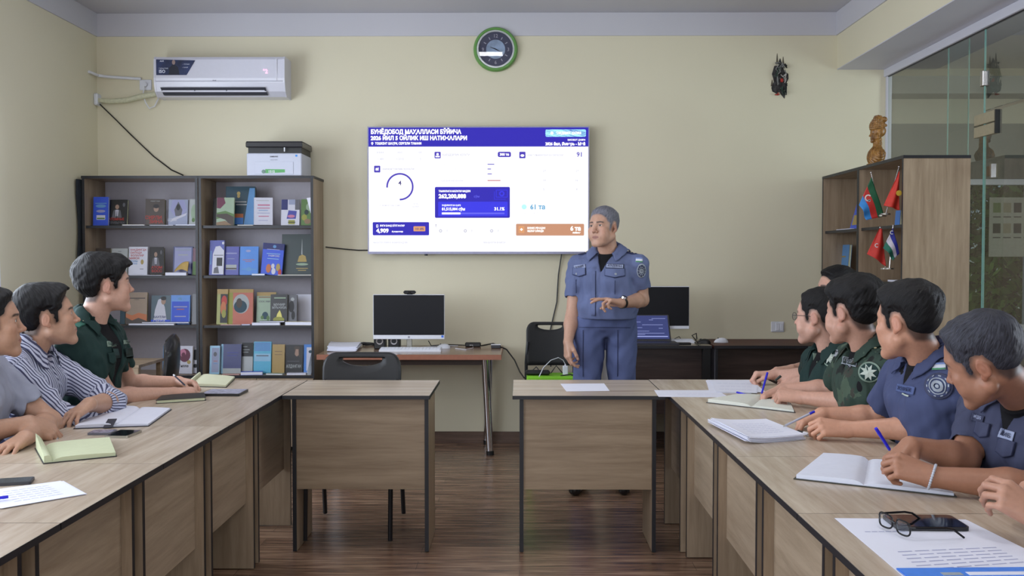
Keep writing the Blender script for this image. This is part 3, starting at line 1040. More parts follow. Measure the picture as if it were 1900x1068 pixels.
MB().ring((x, -.006, z), 22.3 * k, 25.4 * k, (1, 0, 0), (0, 0, 1), (0, .0004, 0), 60, R(-91), R(184)).build('slide_ring_chart', S_V, scr)
stext('4', 741.5, 343.5, 8.5, 'N', .01, 'CENTER')
stext('4 та', 771, 379.5, 3.2, 'G', .0, 'CENTER'); stext('ҳолат', 771, 384.5, 3.2, 'G', .0, 'CENTER')
stext('•  жиноятлар сони', 704, 382, 3, 'G', 0.0, wpx=42)
srect('slide_card', 690.5, 411.8, 795.5, 436.2, 'B', 1, .008)
stext('ЯНГИ БАНД БЎЛГАНЛАР', 704, 420, 3.3, 'X', .02, wpx=46)
stext('4,909', 697.3, 431, 7.2, 'X', .04, wpx=26)
stext('фуқаролар', 726, 430.5, 2.8, 'X', .02, wpx=23)
srect('slide_icon', 697.2, 416.5, 700.7, 421.5, 'X', 2); srect('slide_icon', 697.9, 417.3, 700, 420.5, 'B', 3)
srect('slide_badge', 766.5, 419.5, 788.5, 428.8, 'O', 2, .006)
stext('101.8%', 777.5, 426.3, 4.0, 'N', .02, 'CENTER', 17)
stext('МАҲАЛЛА БЎЙИЧА ЖАМИ БАНДЛИК', 691.5, 451.3, 3.2, 'G', .01, wpx=64)
stext('МАҲАЛЛА РАИСИ', 897, 451.3, 3.2, 'G', .01, wpx=40)
srect('slide_icon', 806, 282, 817.5, 294, 'V', 1, .006)
x, z = sxy(811.7, 286.5); MB().disc((x, -.0065, z), .009, (1, 0, 0), (0, 0, 1), (0, .0003, 0)).box((x - .016, -.0065, z - .022), (x + .016, -.006, z - .012)).build('slide_icon', S_X, scr)
stext('ҚАРЗДОРЛИК ҲОЛАТИ', 821, 289.3, 3.4, 'G', .015, wpx=50)
srect('slide_badge', 923.5, 282, 948, 291.8, 'V', 1, .012)
stext('308 та', 935.8, 289, 4.4, 'X', .035, 'CENTER', 17)
for (py, w, tx) in ((305, 12.5, 'электр'), (313.8, 6.5, 'табиий газ истеъмоли'), (322.8, 8, 'ичимлик суви тўлови'), (335, 24, 'ҳудудий қарздорлик')):
    srect('slide_bar', 904.5, py - .7, 904.5 + w, py + .7, 'V' if py < 330 else 'R', 1)
    stext(tx, 818, py + 1.5, 2.9, 'g' if py < 330 else 'G', .0, wpx=32 + w * .8)
    stext('2', 944, py + 1.5, 2.9, 'g', 0, 'CENTER')
srect('slide_card', 806.5, 346.8, 946, 404, 'B', 1, .01)
srect('slide_card', 812.5, 374, 942, 401, 'b', 2, .006)
stext('ТАЪМИНЛАНГАН МАБЛАҒЛАР МИҚДОРИ', 813.5, 356.3, 3.4, 'X', .03, wpx=59)
stext('262,200,888', 813.5, 367.3, 7.2, 'X', .045, wpx=61)
stext('сўм', 879, 366.3, 4, 'p', .02, wpx=10)
stext('УНДИРИЛГАН ҚАРЗ', 819.5, 382.3, 3, 'X', .015, wpx=35)
stext('81,515,004 сўм', 819.5, 390, 5, 'X', .035, wpx=43)
stext('31.1%', 936, 390, 5.6, 'X', .035, 'RIGHT', 20)
srect('slide_bar', 819.5, 394.2, 936, 397.2, 'p', 3); srect('slide_bar', 819.5, 394, 854, 397.4, 'X', 4)
nt_ = [(916.5, 352), (942, 370.5)]
for (a, b, c_, d_) in ((920, 352, 942, 353.3), (920, 365, 942, 366.3), (920, 352, 921.3, 366.3), (940.7, 352, 942, 366.3), (916.5, 355, 917.5, 370), (916.5, 369, 938, 370)):
    srect('slide_icon', a, b, c_, d_, 'b', 3)
x, z = sxy(931, 359.2); MB().ring((x, -.0062, z), .010, .021, (1, 0, 0), (0, 0, 1), (0, .0003, 0), 20).build('slide_icon', S_B2, scr)
stext('!', 807.5, 420.5, 5, 'N', .02)
for px in (817, 863, 912):
    x, z = sxy(px, 428); MB().ring((x, -.005, z), .006, .012, (1, 0, 0), (0, 0, 1), (0, .0003, 0), 16).build('slide_icon', S_G, scr)
    stext('3', px + 12, 429.5, 4, 'G', .0, 'CENTER')
srect('slide_icon', 963.5, 282, 975, 294, 'V', 1, .006)
x, z = sxy(969.2, 289); MB().disc((x, -.0065, z), .014, (1, 0, 0), (0, 0, 1), (0, .0003, 0), ry=.009).build('slide_icon', S_X, scr)
stext('КАМ ТАЪМИНЛАНГАН ОИЛАЛАР', 978.5, 290, 3.3, 'G', .01, wpx=66)
stext('91', 1081.5, 291, 8.2, 'V', .02, 'RIGHT')
for (px, py, b) in ((1010, 319, '27'), (1071, 319, '27'), (1010, 336.5, '14'), (1070, 336.5, '16'), (1009, 353, '5'), (1070, 353, '4')):
    stext(b, px, py, 3.8, 'G', 0, 'CENTER')
x, z = sxy(972.5, 383.7); MB().disc((x, -.005, z), 4.6 * k, (1, 0, 0), (0, 0, 1), (0, .0003, 0)).build('slide_icon', S_C, scr)
stext('61 та', 983.7, 388, 8.6, 'L', .03, wpx=30)
stext('ёрдам олган оилалар', 968, 396, 2.8, 'g', 0, wpx=70)
srect('slide_card', 957.5, 415, 1084, 436.8, 'T', 1, .008)
srect('slide_icon', 962, 419, 973, 432, 'O', 2, .006)
stext('+', 967.5, 428.5, 6, 'X', .05, 'CENTER')
stext('БИЗНЕС РЕЖАДАН', 978.5, 424.5, 3.4, 'X', .03, wpx=33); stext('ИШЛАР ОЛИНДИ', 978.5, 430, 3.4, 'X', .03, wpx=30)
stext('6 та', 1078, 427.3, 7.6, 'X', .045, 'RIGHT', 20); stext('лойиҳа', 1077.5, 432.8, 3.0, 'X', .04, 'RIGHT', 15.5)
MB().cyl((-.40, .03, -.012), (-.40, .03, .0), .012).build('sensor', BLKPL, TV)

# ---------------------------------------------------------------- clock
c = P(919.5, 90.5, 7.60)
CK = thing('wall_clock', 'round wall clock with green rim and dark blue dial high on the wall', 'clock', (c.x, 7.64, c.z))
U, W_, F_ = (1, 0, 0), (0, 0, 1), (0, -1, 0)
rim = MB()
prof = [(.110, .0), (.166, .0), (.169, .015), (.166, .032), (.158, .042), (.148, .042), (.140, .032)]
n = 64
vs = []
for k in range(n):
    a = 2 * math.pi * k / n
    for (r_, d_) in prof: vs.append((r_ * math.cos(a), -d_, r_ * math.sin(a)))
m_ = len(prof)
fs = [(k * m_ + i, ((k + 1) % n) * m_ + i, ((k + 1) % n) * m_ + i + 1, k * m_ + i + 1) for k in range(n) for i in range(m_ - 1)]
rim.add(vs, fs); rim.build('rim', flat('green_plastic', (96, 150, 72), .3, var=.03), CK, 'auto')
MB().ring((0, -.030, 0), .130, .143, U, W_, (0, -.006, 0), 64).build('inner_rim', flat('silver_ring', (190, 195, 195), .25, .6), CK, 'auto')
MB().disc((0, -.020, 0), .134, U, W_, (0, -.004, 0), 64).build('dial', flat('navy_dial', (44, 46, 76), .5), CK)
MB().disc((0, -.0245, 0), .072, U, W_, (0, -.001, 0), 48).build('dial_centre', flat('pale_blue_dial', (150, 168, 190), .5, var=.25, scale=18), CK)
tk = MB()
for h in range(12):
    if h in (0, 3, 6, 9): continue
    a = R(90 - 30 * h); e = Vector((math.cos(a), 0, math.sin(a))); q = Vector((-e.z, 0, e.x))
    p0 = e * .083; p1 = e * .103
    tk.prism([p0 + q * .003 + Vector((0, -.0245, 0)), p0 - q * .003 + Vector((0, -.0245, 0)), p1 - q * .003 + Vector((0, -.0245, 0)), p1 + q * .003 + Vector((0, -.0245, 0))], (0, -.001, 0))
for (b, x, z) in (('12', 0, .088), ('3', .096, -.014), ('6', 0, -.112), ('9', -.096, -.014)):
    tk.text(b, (x, -.026, z), (1, 0, 0), (0, 0, 1), .026, 0, align='CENTER', bold=.01)
tk.build('hour_marks', flat('dial_print', (170, 165, 175), .4), CK)
for (ang, L, w, nm) in ((-28, .062, .003, 'minute_hand'), (158, .045, .004, 'hour_hand')):
    a = R(ang); e = Vector((math.cos(a), 0, math.sin(a))); q = Vector((-e.z, 0, e.x))
    MB().prism([e * -.012 + q * w + Vector((0, -.027, 0)), e * -.012 - q * w + Vector((0, -.027, 0)), e * L - q * w * .4 + Vector((0, -.027, 0)), e * L + q * w * .4 + Vector((0, -.027, 0))], (0, -.001, 0)).build(nm, flat('dark_hand', (40, 36, 44), .4), CK)
MB().disc((0, -.0335, 0), .137, U, W_, (0, -.0015, 0), 64).build('clock_glass', glass('clock_glass', (.97, .98, 1), 0, .1), CK)

# ---------------------------------------------------------------- air conditioner
a0 = P(287, 106, 7.45); a1 = P(529, 178, 7.45)
AC = thing('air_conditioner', 'white split air conditioner high on the back wall at left', 'air conditioner', (a0.x, 7.64, a1.z))
W = a1.x - a0.x; H = a0.z - a1.z
prof = [(0, H), (-.19, H), (-.205, H - .02), (-.21, H * .45), (-.205, H * .34), (-.185, H * .12), (-.14, .0), (0, 0)]
acm = flat('white_appliance', (214, 214, 226), .22, var=.01)
MB().prism([(.0, y, z) for y, z in prof], (W, 0, 0)).build('housing', acm, AC)
MB().prism([(W - .012, y * 1.012, z + (.002 if z > .1 else -.002)) for y, z in prof], (.014, 0, 0)).prism([(-.002, y * 1.012, z + (.002 if z > .1 else -.002)) for y, z in prof], (.014, 0, 0)).build('end_cap', acm, AC)


def acz(py): return P(400, py, 7.45).z - a1.z


def acx(px): return P(px, 150, 7.45).x - a0.x


vb = MB()
z0, z1 = acz(176), acz(163)
vb.prism([(acx(299), -.212, z1), (acx(493), -.212, z1), (acx(495), -.185, z0), (acx(303), -.185, z0)], (0, .03, 0))
vent = vb.build('air_outlet', flat('dark_outlet', (30, 32, 46), .5), AC)
for (p0, p1) in ((303, 362), (364, 421), (423, 492)):
    MB().box((acx(p0), -.214, acz(169.8)), (acx(p1), -.196, acz(168.2))).build('outlet_vane', acm, vent)
MB().box((acx(301), -.212, acz(171.5)), (acx(495), -.198, acz(169.8))).build('louver', acm, vent)
MB().box((.012, -.2115, acz(151.6)), (W - .012, -.209, acz(150.8))).build('panel_seam', flat('grey_seam', (150, 150, 165), .5), AC)
st = MB()
ys = -.2125
st.prism([(acx(292), ys, acz(140)), (acx(348), ys, acz(140)), (acx(364), ys, acz(113)), (acx(292), ys, acz(111))], (0, .004, 0))
stk = st.build('promo_sticker', flat('navy_sticker', (34, 46, 84), .4, var=.5, scale=14), AC)
MB().text('ISO', (acx(297), ys - .001, acz(136)), (1, 0, 0), (0, 0, 1), .022, 0, bold=.03).text('ГАРАНТИЯ', (acx(297), ys - .001, acz(129)), (1, 0, 0), (0, 0, 1), .009, 0).text('AUX', (acx(299), ys - .001, acz(115.5)), (1, 0, 0), (0, 0, 1), .010, 0, bold=.03) \
    .text('◦ ТЁПЛЫЙ', (acx(341), ys - .001, acz(121)), (1, 0, 0), (0, 0, 1), .007, 0).text('◦ ТИХИЙ', (acx(340), ys - .001, acz(127)), (1, 0, 0), (0, 0, 1), .007, 0).build('sticker_lettering', flat('sticker_white', (220, 225, 240), .5), stk)
g = MB()
g.disc((acx(324.5), ys - .0015, acz(116.5)), .012, U, W_, (0, .001, 0), 16, 0, .018)
g.prism([(acx(315), ys - .0008, acz(139.5)), (acx(335), ys - .0008, acz(139.5)), (acx(333), ys - .0008, acz(126)), (acx(327), ys - .0008, acz(121)), (acx(322), ys - .0008, acz(121)), (acx(316), ys - .0008, acz(127))], (0, .0006, 0), 1)
g.build('sticker_figure', [flat('sticker_skin', (150, 128, 122), .5), flat('sticker_dark', (22, 26, 44), .5)], stk)
MB().text('°2', (acx(489), -.2125, acz(137)), (1, 0, 0), (0, 0, 1), .030, 0, bold=.03).build('temperature_display', emis('pink_led', (255, 190, 225), 1.6), AC)
MB().text('Artel', (acx(396), -.2122, acz(151)), (1, 0, 0), (0, 0, 1), .009, 0, bold=.02).build('maker_name', flat('grey_print', (120, 120, 135), .4), AC)
MB().box((acx(514), -.2125, acz(150)), (acx(515.2), -.209, acz(110))).build('trim_line', CHROME, AC)

# pipe, duct and cables around the air conditioner
c = P(269, 157, 7.62)
SK = thing('power_socket', 'white wall socket with a plug left of the air conditioner', 'socket', (c.x, YB, c.z))
MB().box((-.046, -.012, -.040), (.046, 0, .040), bev=.004).build('cover_plate', WHITEP, SK)
MB().cyl((0, -.012, 0), (0, -.035, 0), .020, .018).build('plug', WHITEP, SK, 'auto')
tag(MB().tube([(c.x, YB - .04, c.z - .01), (c.x - .008, YB - .04, c.z - .08), P(270, 190, 7.6), P(277, 201, 7.6), P(287, 197, 7.6), P(296, 178, 7.6)], .0045, 8).build('looped_cable', WHITEP, None, 'auto'), 'white power cord looping from the plug to the air conditioner', 'cord')
tag(MB().tube([PX(165, 133, XL + .01), P(182, 140, 7.6), P(200, 142.5, 7.62), P(262, 146.5, 7.625)], .011, 8).build('cable_conduit', WHITEP, None, 'auto'), 'white cable conduit running from the left wall corner to the socket', 'conduit')
tag(MB().tube([P(182, 186, 7.6), P(205, 188, 7.6), P(235, 186, 7.6), P(262, 179, 7.59), P(290, 174, 7.58)], [.017, .019, .021, .021, .02], 12).build('insulated_pipe', flat('pale_pipe_wrap', (206, 206, 178), .5, var=.1, scale=60, bump=.4), None, 'auto'), 'thick pale wrapped coolant pipe under the socket, leading to the air conditioner', 'pipe')
c = PX(180, 185, XL + .01)
tag(MB().box((XL + .0005, c.y - .045, c.z - .045), (XL + .03, c.y + .045, c.z + .045), bev=.008).build('pipe_cover', WHITEP), 'small white pipe cover on the left wall corner', 'cover')
tag(MB().tube([P(183, 191, 7.615), P(215, 222, 7.625), P(243, 250, 7.628), P(285, 290, 7.628), P(318, 315, 7.628), P(340, 325, 7.6)], .005, 8).build('black_cable', BLKPL, None, 'auto'), 'black cable hanging diagonally from the pipe cover to the left bookcase', 'cable')
tag(MB().tube([P(604, 458, 7.63), P(640, 462, 7.63), P(665, 464, 7.63), P(690, 464, 7.625)], .0045, 8).build('black_cable', BLKPL, None, 'auto'), 'black cable on the wall between the bookcase and the screen', 'cable')
tag(MB().tube([P(1042, 470, 7.62), P(1036, 510, 7.63), P(1033, 560, 7.63), P(1026, 590, 7.63), P(1021, 612, 7.63), P(1022, 680, 7.62)], .0045, 8).build('black_cable', BLKPL, None, 'auto'), 'black cable dropping from under the screen behind the back chair', 'cable')

# ---------------------------------------------------------------- burnt patch with wires on the wall
c = P(1448, 145, 7.62)
OR = thing('wall_wire_bundle', 'burnt looking bundle of loose wires in a hole on the upper right wall', 'wire bundle', (c.x, YB, c.z))
k = .00413
hole = MB()
pts = []
for i in range(26):
    a = 2 * math.pi * i / 26
    rr_ = 1 + .18 * math.sin(a * 5 + 1) + .1 * math.sin(a * 9)
    x = 14 * math.cos(a) * rr_ * (1 - .25 * math.sin(a)); z = 31 * math.sin(a) * rr_
    pts.append((x * k + .06 * -z * k * .5, -.003, z * k))
hole.prism(pts, (0, .0025, 0)).build('scorched_plaster', flat('scorched_plaster', (58, 56, 56), .9, var=.7, scale=45, bump=.5), OR)
rnd = random.Random(5)
WC = [flat('grey_wire', (120, 120, 118), .5), flat('black_wire', (24, 24, 26), .5), flat('red_wire', (170, 44, 34), .5), flat('green_wire', (50, 70, 60), .5), flat('pale_wire', (190, 186, 180), .5)]
for w in range(12):
    z0 = rnd.uniform(-20, 26); x0 = rnd.uniform(-9, 9); p = []
    for i in range(9):
        x0 += rnd.uniform(-5, 5); z0 += rnd.uniform(-9, 7)
        x0 = max(-11, min(11, x0)); z0 = max(-30, min(28, z0))
        p.append((x0 * k, -.006 - rnd.uniform(0, .035), z0 * k))
    MB().tube(p, .0042, 7).build('wire', WC[(0, 1, 0, 3, 4, 0, 1, 3)[w % 8]] if w != 7 else WC[2], OR, 'auto')
MB().box((0, -.03, -.03), (.022, -.012, -.002), bev=.005).build('red_tape', WC[2], OR)
sc_ = MB()
for (x, zb_, zt_, wd) in ((-5, 28, 46, 4), (6, 22, 40, 5), (-14, -14, -2, 5)):
    sc_.prism([((x - wd / 2) * k, -.0012, zb_ * k), ((x + wd / 2) * k, -.0012, zb_ * k), ((x + .5) * k, -.0012, zt_ * k), ((x - .5) * k, -.0012, zt_ * k)], (0, .001, 0))
sc_.build('soot_streak', flat('soot', (92, 84, 70), .9, var=.3), OR)

# ---------------------------------------------------------------- double light switch
c = P(1443, 606, 7.63)
SW = thing('light_switch', 'white double rocker light switch on the wall behind the officers', 'switch', (c.x, YB, c.z))
MB().box((-.050, -.010, -.040), (.050, 0, .040), bev=.004).build('cover_plate', WHITEP, SW)
MB().box((-.018, -.016, -.030), (.014, -.010, .030), bev=.003).build('rocker', WHITEP, SW)
MB().box((.016, -.016, -.030), (.042, -.010, .030), bev=.003).build('rocker', WHITEP, SW)

# ---------------------------------------------------------------- printer on the bookcase
c0 = P(458, 322, 7.27); c1 = P(560, 322, 7.27)
PR = thing('laser_printer', 'white and black laser printer with a green sticker on the bookcase', 'printer', (c0.x, 7.265, 2.0165))
W = c1.x - c0.x
pw = flat('printer_white', (198, 202, 218), .35, var=.01)
pk = flat('printer_black', (34, 33, 38), .25, var=.04)
zt = P(500, 262, 7.27).z - 2.0165; zs = P(500, 284, 7.27).z - 2.0165
MB().box((0, 0, .0), (W, .33, zs), bev=.006).build('body', pw, PR)
MB().box((.004, .03, zs), (W - .004, .33, zt - .035), bev=.002).build('output_bay', flat('bay_black', (16, 16, 18), .4), PR)
MB().box((-.004, -.01, zt - .045), (W + .008, .335, zt - .004), bev=.006).build('scanner_lid', pk, PR)
MB().box((-.002, .0, zt - .005), (W + .006, .33, zt), bev=.002).build('lid_top', flat('lid_grey', (52, 50, 56), .35), PR)
MB().box((.06, -.0035, .012), (W - .06, -.0005, zs * .62), bev=.001).build('paper_tray', pw, PR)
MB().box((W * .68, -.002, zt - .075), (W * .70, .001, zt - .045)).build('latch', WHITEP, PR)
s_ = MB()
s_.prism([(.115 + .022, -.0042, .018), (.115 + .165, -.0042, .024), (.115 + .165, -.0042, .046), (.115 + .022, -.0042, .048)], (0, .0006, 0)).build('green_sticker', flat('green_sticker', (88, 168, 96), .4), PR)
MB().disc((.125, -.0048, .030), .015, U, W_, (0, .0006, 0), 20, 0, .014).build('sticker_globe', flat('globe_grey', (110, 140, 130), .4, var=.3), PR)
MB().text('1515', (.158, -.0050, .022), (1, 0, 0), (0, 0, 1), .017, 0, bold=.04).build('sticker_number', WHITEP, PR)
MB().text('SAMSUNG', (W / 2, -.0042, zs - .030), (1, 0, 0), (0, 0, 1), .009, 0, bold=.03, align='CENTER').text('Xpress M2070', (W / 2, -.0042, zs - .052), (1, 0, 0), (0, 0, 1), .006, 0, align='CENTER').build('maker_name', flat('print_dark', (70, 70, 84), .5), PR)
MB().box((W - .045, -.001, zs - .026), (W - .030, .0, zs - .012)).build('blue_label', flat('label_blue', (50, 140, 225), .4), PR)


# ---------------------------------------------------------------- computers
def all_in_one(label, pxl, pxr, pyt, pyb, Y, zbase, brand=True):
    a = P(pxl, pyt, Y); b = P(pxr, pyb, Y)
    t = thing('desktop_computer', label, 'computer', ((a.x + b.x) / 2, Y + .06, zbase))
    hw = (b.x - a.x) / 2; z0 = b.z - zbase; z1 = a.z - zbase
    MB().box((-hw, -.06, z0), (hw, -.03, z1), bev=.003).build('housing', WHITEP, t)
    chin = z0 + (z1 - z0) * (.095 if brand else .075)
    MB().box((-hw + .004, -.0612, chin), (hw - .004, -.0602, z1 - .004)).build('display', flat('dark_screen', (20, 21, 27), .38, var=.01, spec=.25), t)
    MB().box((-.02, -.03, .01), (.02, -.015, z0 + .12), bev=.003).build('stand', STEEL, t)
    MB().box((-.11, -.12, .0005), (.11, .05, .010), bev=.004).build('stand_foot', STEEL, t)
    if brand:
        MB().disc((0, -.0604, z0 + (chin - z0) / 2), .008, U, W_, (0, -.0006, 0), 18).build('logo', flat('logo_grey', (150, 152, 165), .3, .4), t)
        MB().box((hw - .024, -.0612, z0 + .012), (hw - .008, -.06, z0 + .028)).build('blue_label', flat('label_blue2', (50, 110, 220), .4), t)
    return t


all_in_one('white desktop computer with a dark screen on the cherry edged desk', 692, 825, 546, 629, 7.22, .7502)
a = P(760, 546, 7.22)
WCM = thing('webcam', 'small black webcam clipped on top of the left computer', 'webcam', (a.x, 7.225, a.z + .0005))
MB().box((-.045, -.015, .003), (.045, .018, .028), bev=.009).build('body', BLKPL, WCM)
MB().cyl((0, -.014, .0155), (0, -.022, .0155), .010, .009).build('lens', flat('lens', (10, 10, 14), .05), WCM, 'auto')
MB().box((-.02, -.010, .0), (.02, .03, .004)).box((-.02, .026, -.03), (.02, .030, .004)).build('clip', BLKPL, WCM)
all_in_one('white framed desktop computer with a black screen behind the standing man', 1150, 1279, 531, 610, 7.30, .8002, False)

# keyboard, mouse, papers, clutter on the left desk
ZD = .7503


def keyboard(label, px0, px1, py, z, d=.12, mat=WHITEP, rz=0):
    a = PZ(px0, py, z); b = PZ(px1, py, z)
    t = thing('keyboard', label, 'keyboard', ((a.x + b.x) / 2, a.y + d / 2, z), rz)
    w = (b.x - a.x)
    MB().prism([(-w / 2, -d / 2, 0), (-w / 2, d / 2, 0), (-w / 2, d / 2, .022), (-w / 2, -d / 2, .012)], (w, 0, 0)).build('body', mat, t)
    km = MB()
    nx = 17
    for r_ in range(5):
        for c_ in range(nx):
            x = -w / 2 + .008 + c_ * (w - .016) / nx; y = -d / 2 + .01 + r_ * (d - .02) / 5
            z0 = .012 + .01 * (y + d / 2) / d
            km.box((x + .001, y + .001, z0), (x + (w - .016) / nx - .001, y + (d - .02) / 5 - .001, z0 + .004))
    km.build('keys', mat, t)
    return t


keyboard('white keyboard in front of the left computer', 703, 818, 652, ZD)


def mouse(label, c, mat, rz=0, s=1.0):
    t = thing('computer_mouse', label, 'mouse', c, rz)
    m = MB()

    def fn(u, v):
        a = u * 2 * math.pi
        r_ = math.sin(v * math.pi / 2)
        return (.030 * s * r_ * math.cos(a), .052 * s * r_ * math.sin(a), .034 * s * math.cos(v * math.pi / 2) * (1 - .15 * math.sin(a) * r_) + .0005)
    m.grid(fn, 24, 10, closed_u=True)
    m.disc((0, 0, .0003), .0295 * s, (1, 0, 0), (0, 1, 0), (0, 0, .0008), 24, 0, .0515 * s)
    m.build('shell', mat, t, 'auto')
    MB().cyl((-.003, .022 * s, .031 * s), (.003, .022 * s, .031 * s), .005).build('wheel', DKGREY, t)
    return t


mouse('white mouse on the desk beside the left keyboard', PZ(823, 646, ZD), WHITEP, R(80))


def paper_stack(name, label, corners, z, n, th, mat=PAPER, seed=0, cat='papers', curl=0.0, spread=.012, group=None, lines=None):
    """sheets stacked a little untidily; corners: 4 world xy in order; origin at stack base"""
    r_ = random.Random(seed)
    cs = [Vector((c[0], c[1], 0)) for c in corners]
    cen = sum(cs, Vector()) / 4
    t = thing(name, label, cat, (cen.x, cen.y, z), 0, group)
    t_mb = None
    for i in range(n):
        a = r_.uniform(-1, 1) * spread * 2; dx = r_.uniform(-1, 1) * spread * .6; dy = r_.uniform(-1, 1) * spread * .6
        rot = Matrix.Rotation(a, 3, 'Z')
        q = [rot @ (c - cen) + Vector((dx, dy, 0)) for c in cs]
        mb = MB()
        z0 = th * i + .0004

        def fn(u, v, q=q, z0=z0, dz=0.0):
            p = q[0] * (1 - u) * (1 - v) + q[1] * u * (1 - v) + q[2] * u * v + q[3] * (1 - u) * v
            e = (abs(u - .5) * 2) ** 2.5
            return Vector((p.x, p.y, z0 + dz + curl * e * (1 if u < .5 else .3)))
        N = 9
        vs = [fn(a_ / (N - 1), b_ / (N - 1)) for b_ in range(N) for a_ in range(N)] + [fn(a_ / (N - 1), b_ / (N - 1), dz=th * .85) for b_ in range(N) for a_ in range(N)]
        fs = []
        for b_ in range(N - 1):
            for a_ in range(N - 1):
                s0 = b_ * N + a_
                fs.append((s0, s0 + N, s0 + N + 1, s0 + 1)); s1 = s0 + N * N
                fs.append((s1, s1 + 1, s1 + N + 1, s1 + N))
        M2 = N * N
        for k_ in range(N - 1):
            fs.append((k_, k_ + 1, k_ + 1 + M2, k_ + M2)); j0 = (N - 1) * N + k_
            fs.append((j0 + 1, j0, j0 + M2, j0 + 1 + M2)); l0 = k_ * N
            fs.append((l0 + N, l0, l0 + M2, l0 + N + M2)); r0 = k_ * N + N - 1
            fs.append((r0, r0 + N, r0 + N + M2, r0 + M2))
        mb.add(vs, fs)
        o = mb.build('sheet' if n > 1 else 'sheet', mat, t)
        if i == n - 1 and lines:
            lm = MB()
            for (u0, u1, v) in lines:
                for s_ in range(6):
                    ua = u0 + (u1 - u0) * s_ / 6; ub = u0 + (u1 - u0) * (s_ + .82) / 6
                    A = fn(ua, v, dz=th * .85 + .0004); B_ = fn(ub, v, dz=th * .85 + .0004); C_ = fn(ub, v + .012, dz=th * .85 + .0004); D_ = fn(ua, v + .012, dz=th * .85 + .0004)
                    lm.add([A, B_, C_, D_], [(0, 1, 2, 3)])
            lm.build('printed_lines', flat('faint_print', (168, 172, 204), .8), o)
    return t


def zc(px, py, z):
    p = PZ(px, py, z)
    return (p.x, p.y)


paper_stack('paper_stack', 'untidy stack of papers on the left end of the computer desk', [zc(607, 652, ZD), zc(661, 652, ZD), zc(668, 643, ZD), zc(612, 643, ZD)], ZD, 7, .005, seed=3, spread=.02, curl=.006)
c = PZ(712, 642, ZD)
SPK = thing('pc_speaker', 'black computer speaker under the left side of the computer screen', 'speaker', (c.x + .005, 7.34, ZD))
MB().box((-.045, -.05, 0), (.04, .05, .10), bev=.006).build('cabinet', BLKPL, SPK)
MB().ring((-.002, -.051, .06), .018, .026, U, W_, (0, -.002, 0), 24).build('speaker_ring', CHROME, SPK)
S2 = thing('pc_speaker', 'second black computer speaker, nearer the stand of the computer', 'speaker', (c.x + .11, 7.34, ZD))
MB().box((-.045, -.05, 0), (.04, .05, .10), bev=.006).build('cabinet', BLKPL, S2)
MB().ring((-.002, -.051, .06), .018, .026, U, W_, (0, -.002, 0), 24).build('speaker_ring', CHROME, S2)
c = PZ(683, 641, ZD)
m = MB(); r_ = random.Random(4)
p = [Vector((c.x + .05 * math.cos(i * .9) + .01 * r_.uniform(-1, 1), c.y + .02 * math.sin(i * .9), ZD + .006 + .0035 * (i % 6))) for i in range(22)]
tag(m.tube(p, .0055, 6).build('cable_coil', BLKPL, None, 'auto'), 'black tangle of cable between the paper stack and the speakers', 'cable')
tag(MB().tube([PZ(755, 640, ZD + .01), P(760, 632, 7.5), P(745, 626, 7.52), PZ(735, 643, ZD + .012), PZ(770, 645, ZD + .006), PZ(820, 641, ZD + .006), PZ(850, 641, ZD + .006)], .003, 8).build('white_cable', WHITEP, None, 'auto'), 'white cable curling behind the left keyboard', 'cable')
tag(MB().tube([P(795, 632, 7.5), PZ(800, 641, ZD + .006), PZ(830, 639, ZD + .006), PZ(862, 640, ZD + .014)], .0035, 8).build('black_cable', BLKPL, None, 'auto'), 'black cable from the computer to the power adapter', 'cable')
a = PZ(863, 643, ZD); b = PZ(893, 641, ZD)
tag(MB().box((a.x, a.y - .02, ZD + .0004), (b.x, a.y + .04, ZD + .032), bev=.006).build('power_adapter', BLKPL), 'black power adapter on the right half of the computer desk', 'adapter')
a = PZ(911, 646, ZD); b = PZ(929, 646, ZD)
tag(MB().box((a.x, a.y, ZD + .0004), (b.x, a.y + .06, ZD + .024), bev=.004).box((a.x, a.y + .003, ZD + .024), (b.x, a.y + .057, ZD + .028), 1).build('small_box', [DKGREY, WHITEP]), 'small grey and white box at the right end of the computer desk', 'box')
tag(MB().tube([PZ(893, 641, ZD + .016), P(915, 637, 7.5), P(940, 648, 7.4), P(955, 668, 7.3), P(965, 690, 7.1), P(972, 700, 6.95), P(985, 704, 6.95)], .0055, 8).build('black_cable', BLKPL, None, 'auto'), 'black cable sagging from the computer desk down to the lime green stand', 'cable')
tag(MB().tube([PZ(845, 646, ZD + .004), PZ(865, 648, ZD + .004), PZ(878, 645, ZD + .004), PZ(877, 640, ZD + .03), PZ(872, 640, ZD + .034)], .0025, 6).build('white_cable', WHITEP, None, 'auto'), 'thin white cable lying over the black power adapter', 'cable')

# lime green stand with cables beside the chair
c = P(1020, 698, 6.85)
LG = thing('green_stand', 'lime green box-like stand crowded with power cables near the man', 'stand', (c.x + .02, 6.80, 0))
gz = P(1020, 697, 6.72).z
lime = flat('lime_plastic', (128, 196, 44), .4)
MB().box((-.18, -.11, gz - .05), (.20, .12, gz), bev=.01).build('top', lime, LG)
for sx in (-.15, .17):
    for sy in (-.09, .09):
        MB().cyl((sx, sy, gz - .05), (sx * 1.1, sy * 1.1, 0.002), .016, .014, 12).build('leg', lime, LG, 'auto')
tag(MB().box((c.x - .17, 6.74, gz + .0004), (c.x + .0, 6.80, gz + .034), bev=.012).build('power_strip', BLKPL), 'black power strip lying on the lime green stand', 'power strip')
a = P(1049, 690, 6.78)
CH = thing('charger', 'white charger standing on the lime green stand', 'charger', (a.x, 6.78, gz + .0004))
MB().box((-.018, -.015, 0), (.018, .015, .062), bev=.004).build('body', WHITEP, CH)
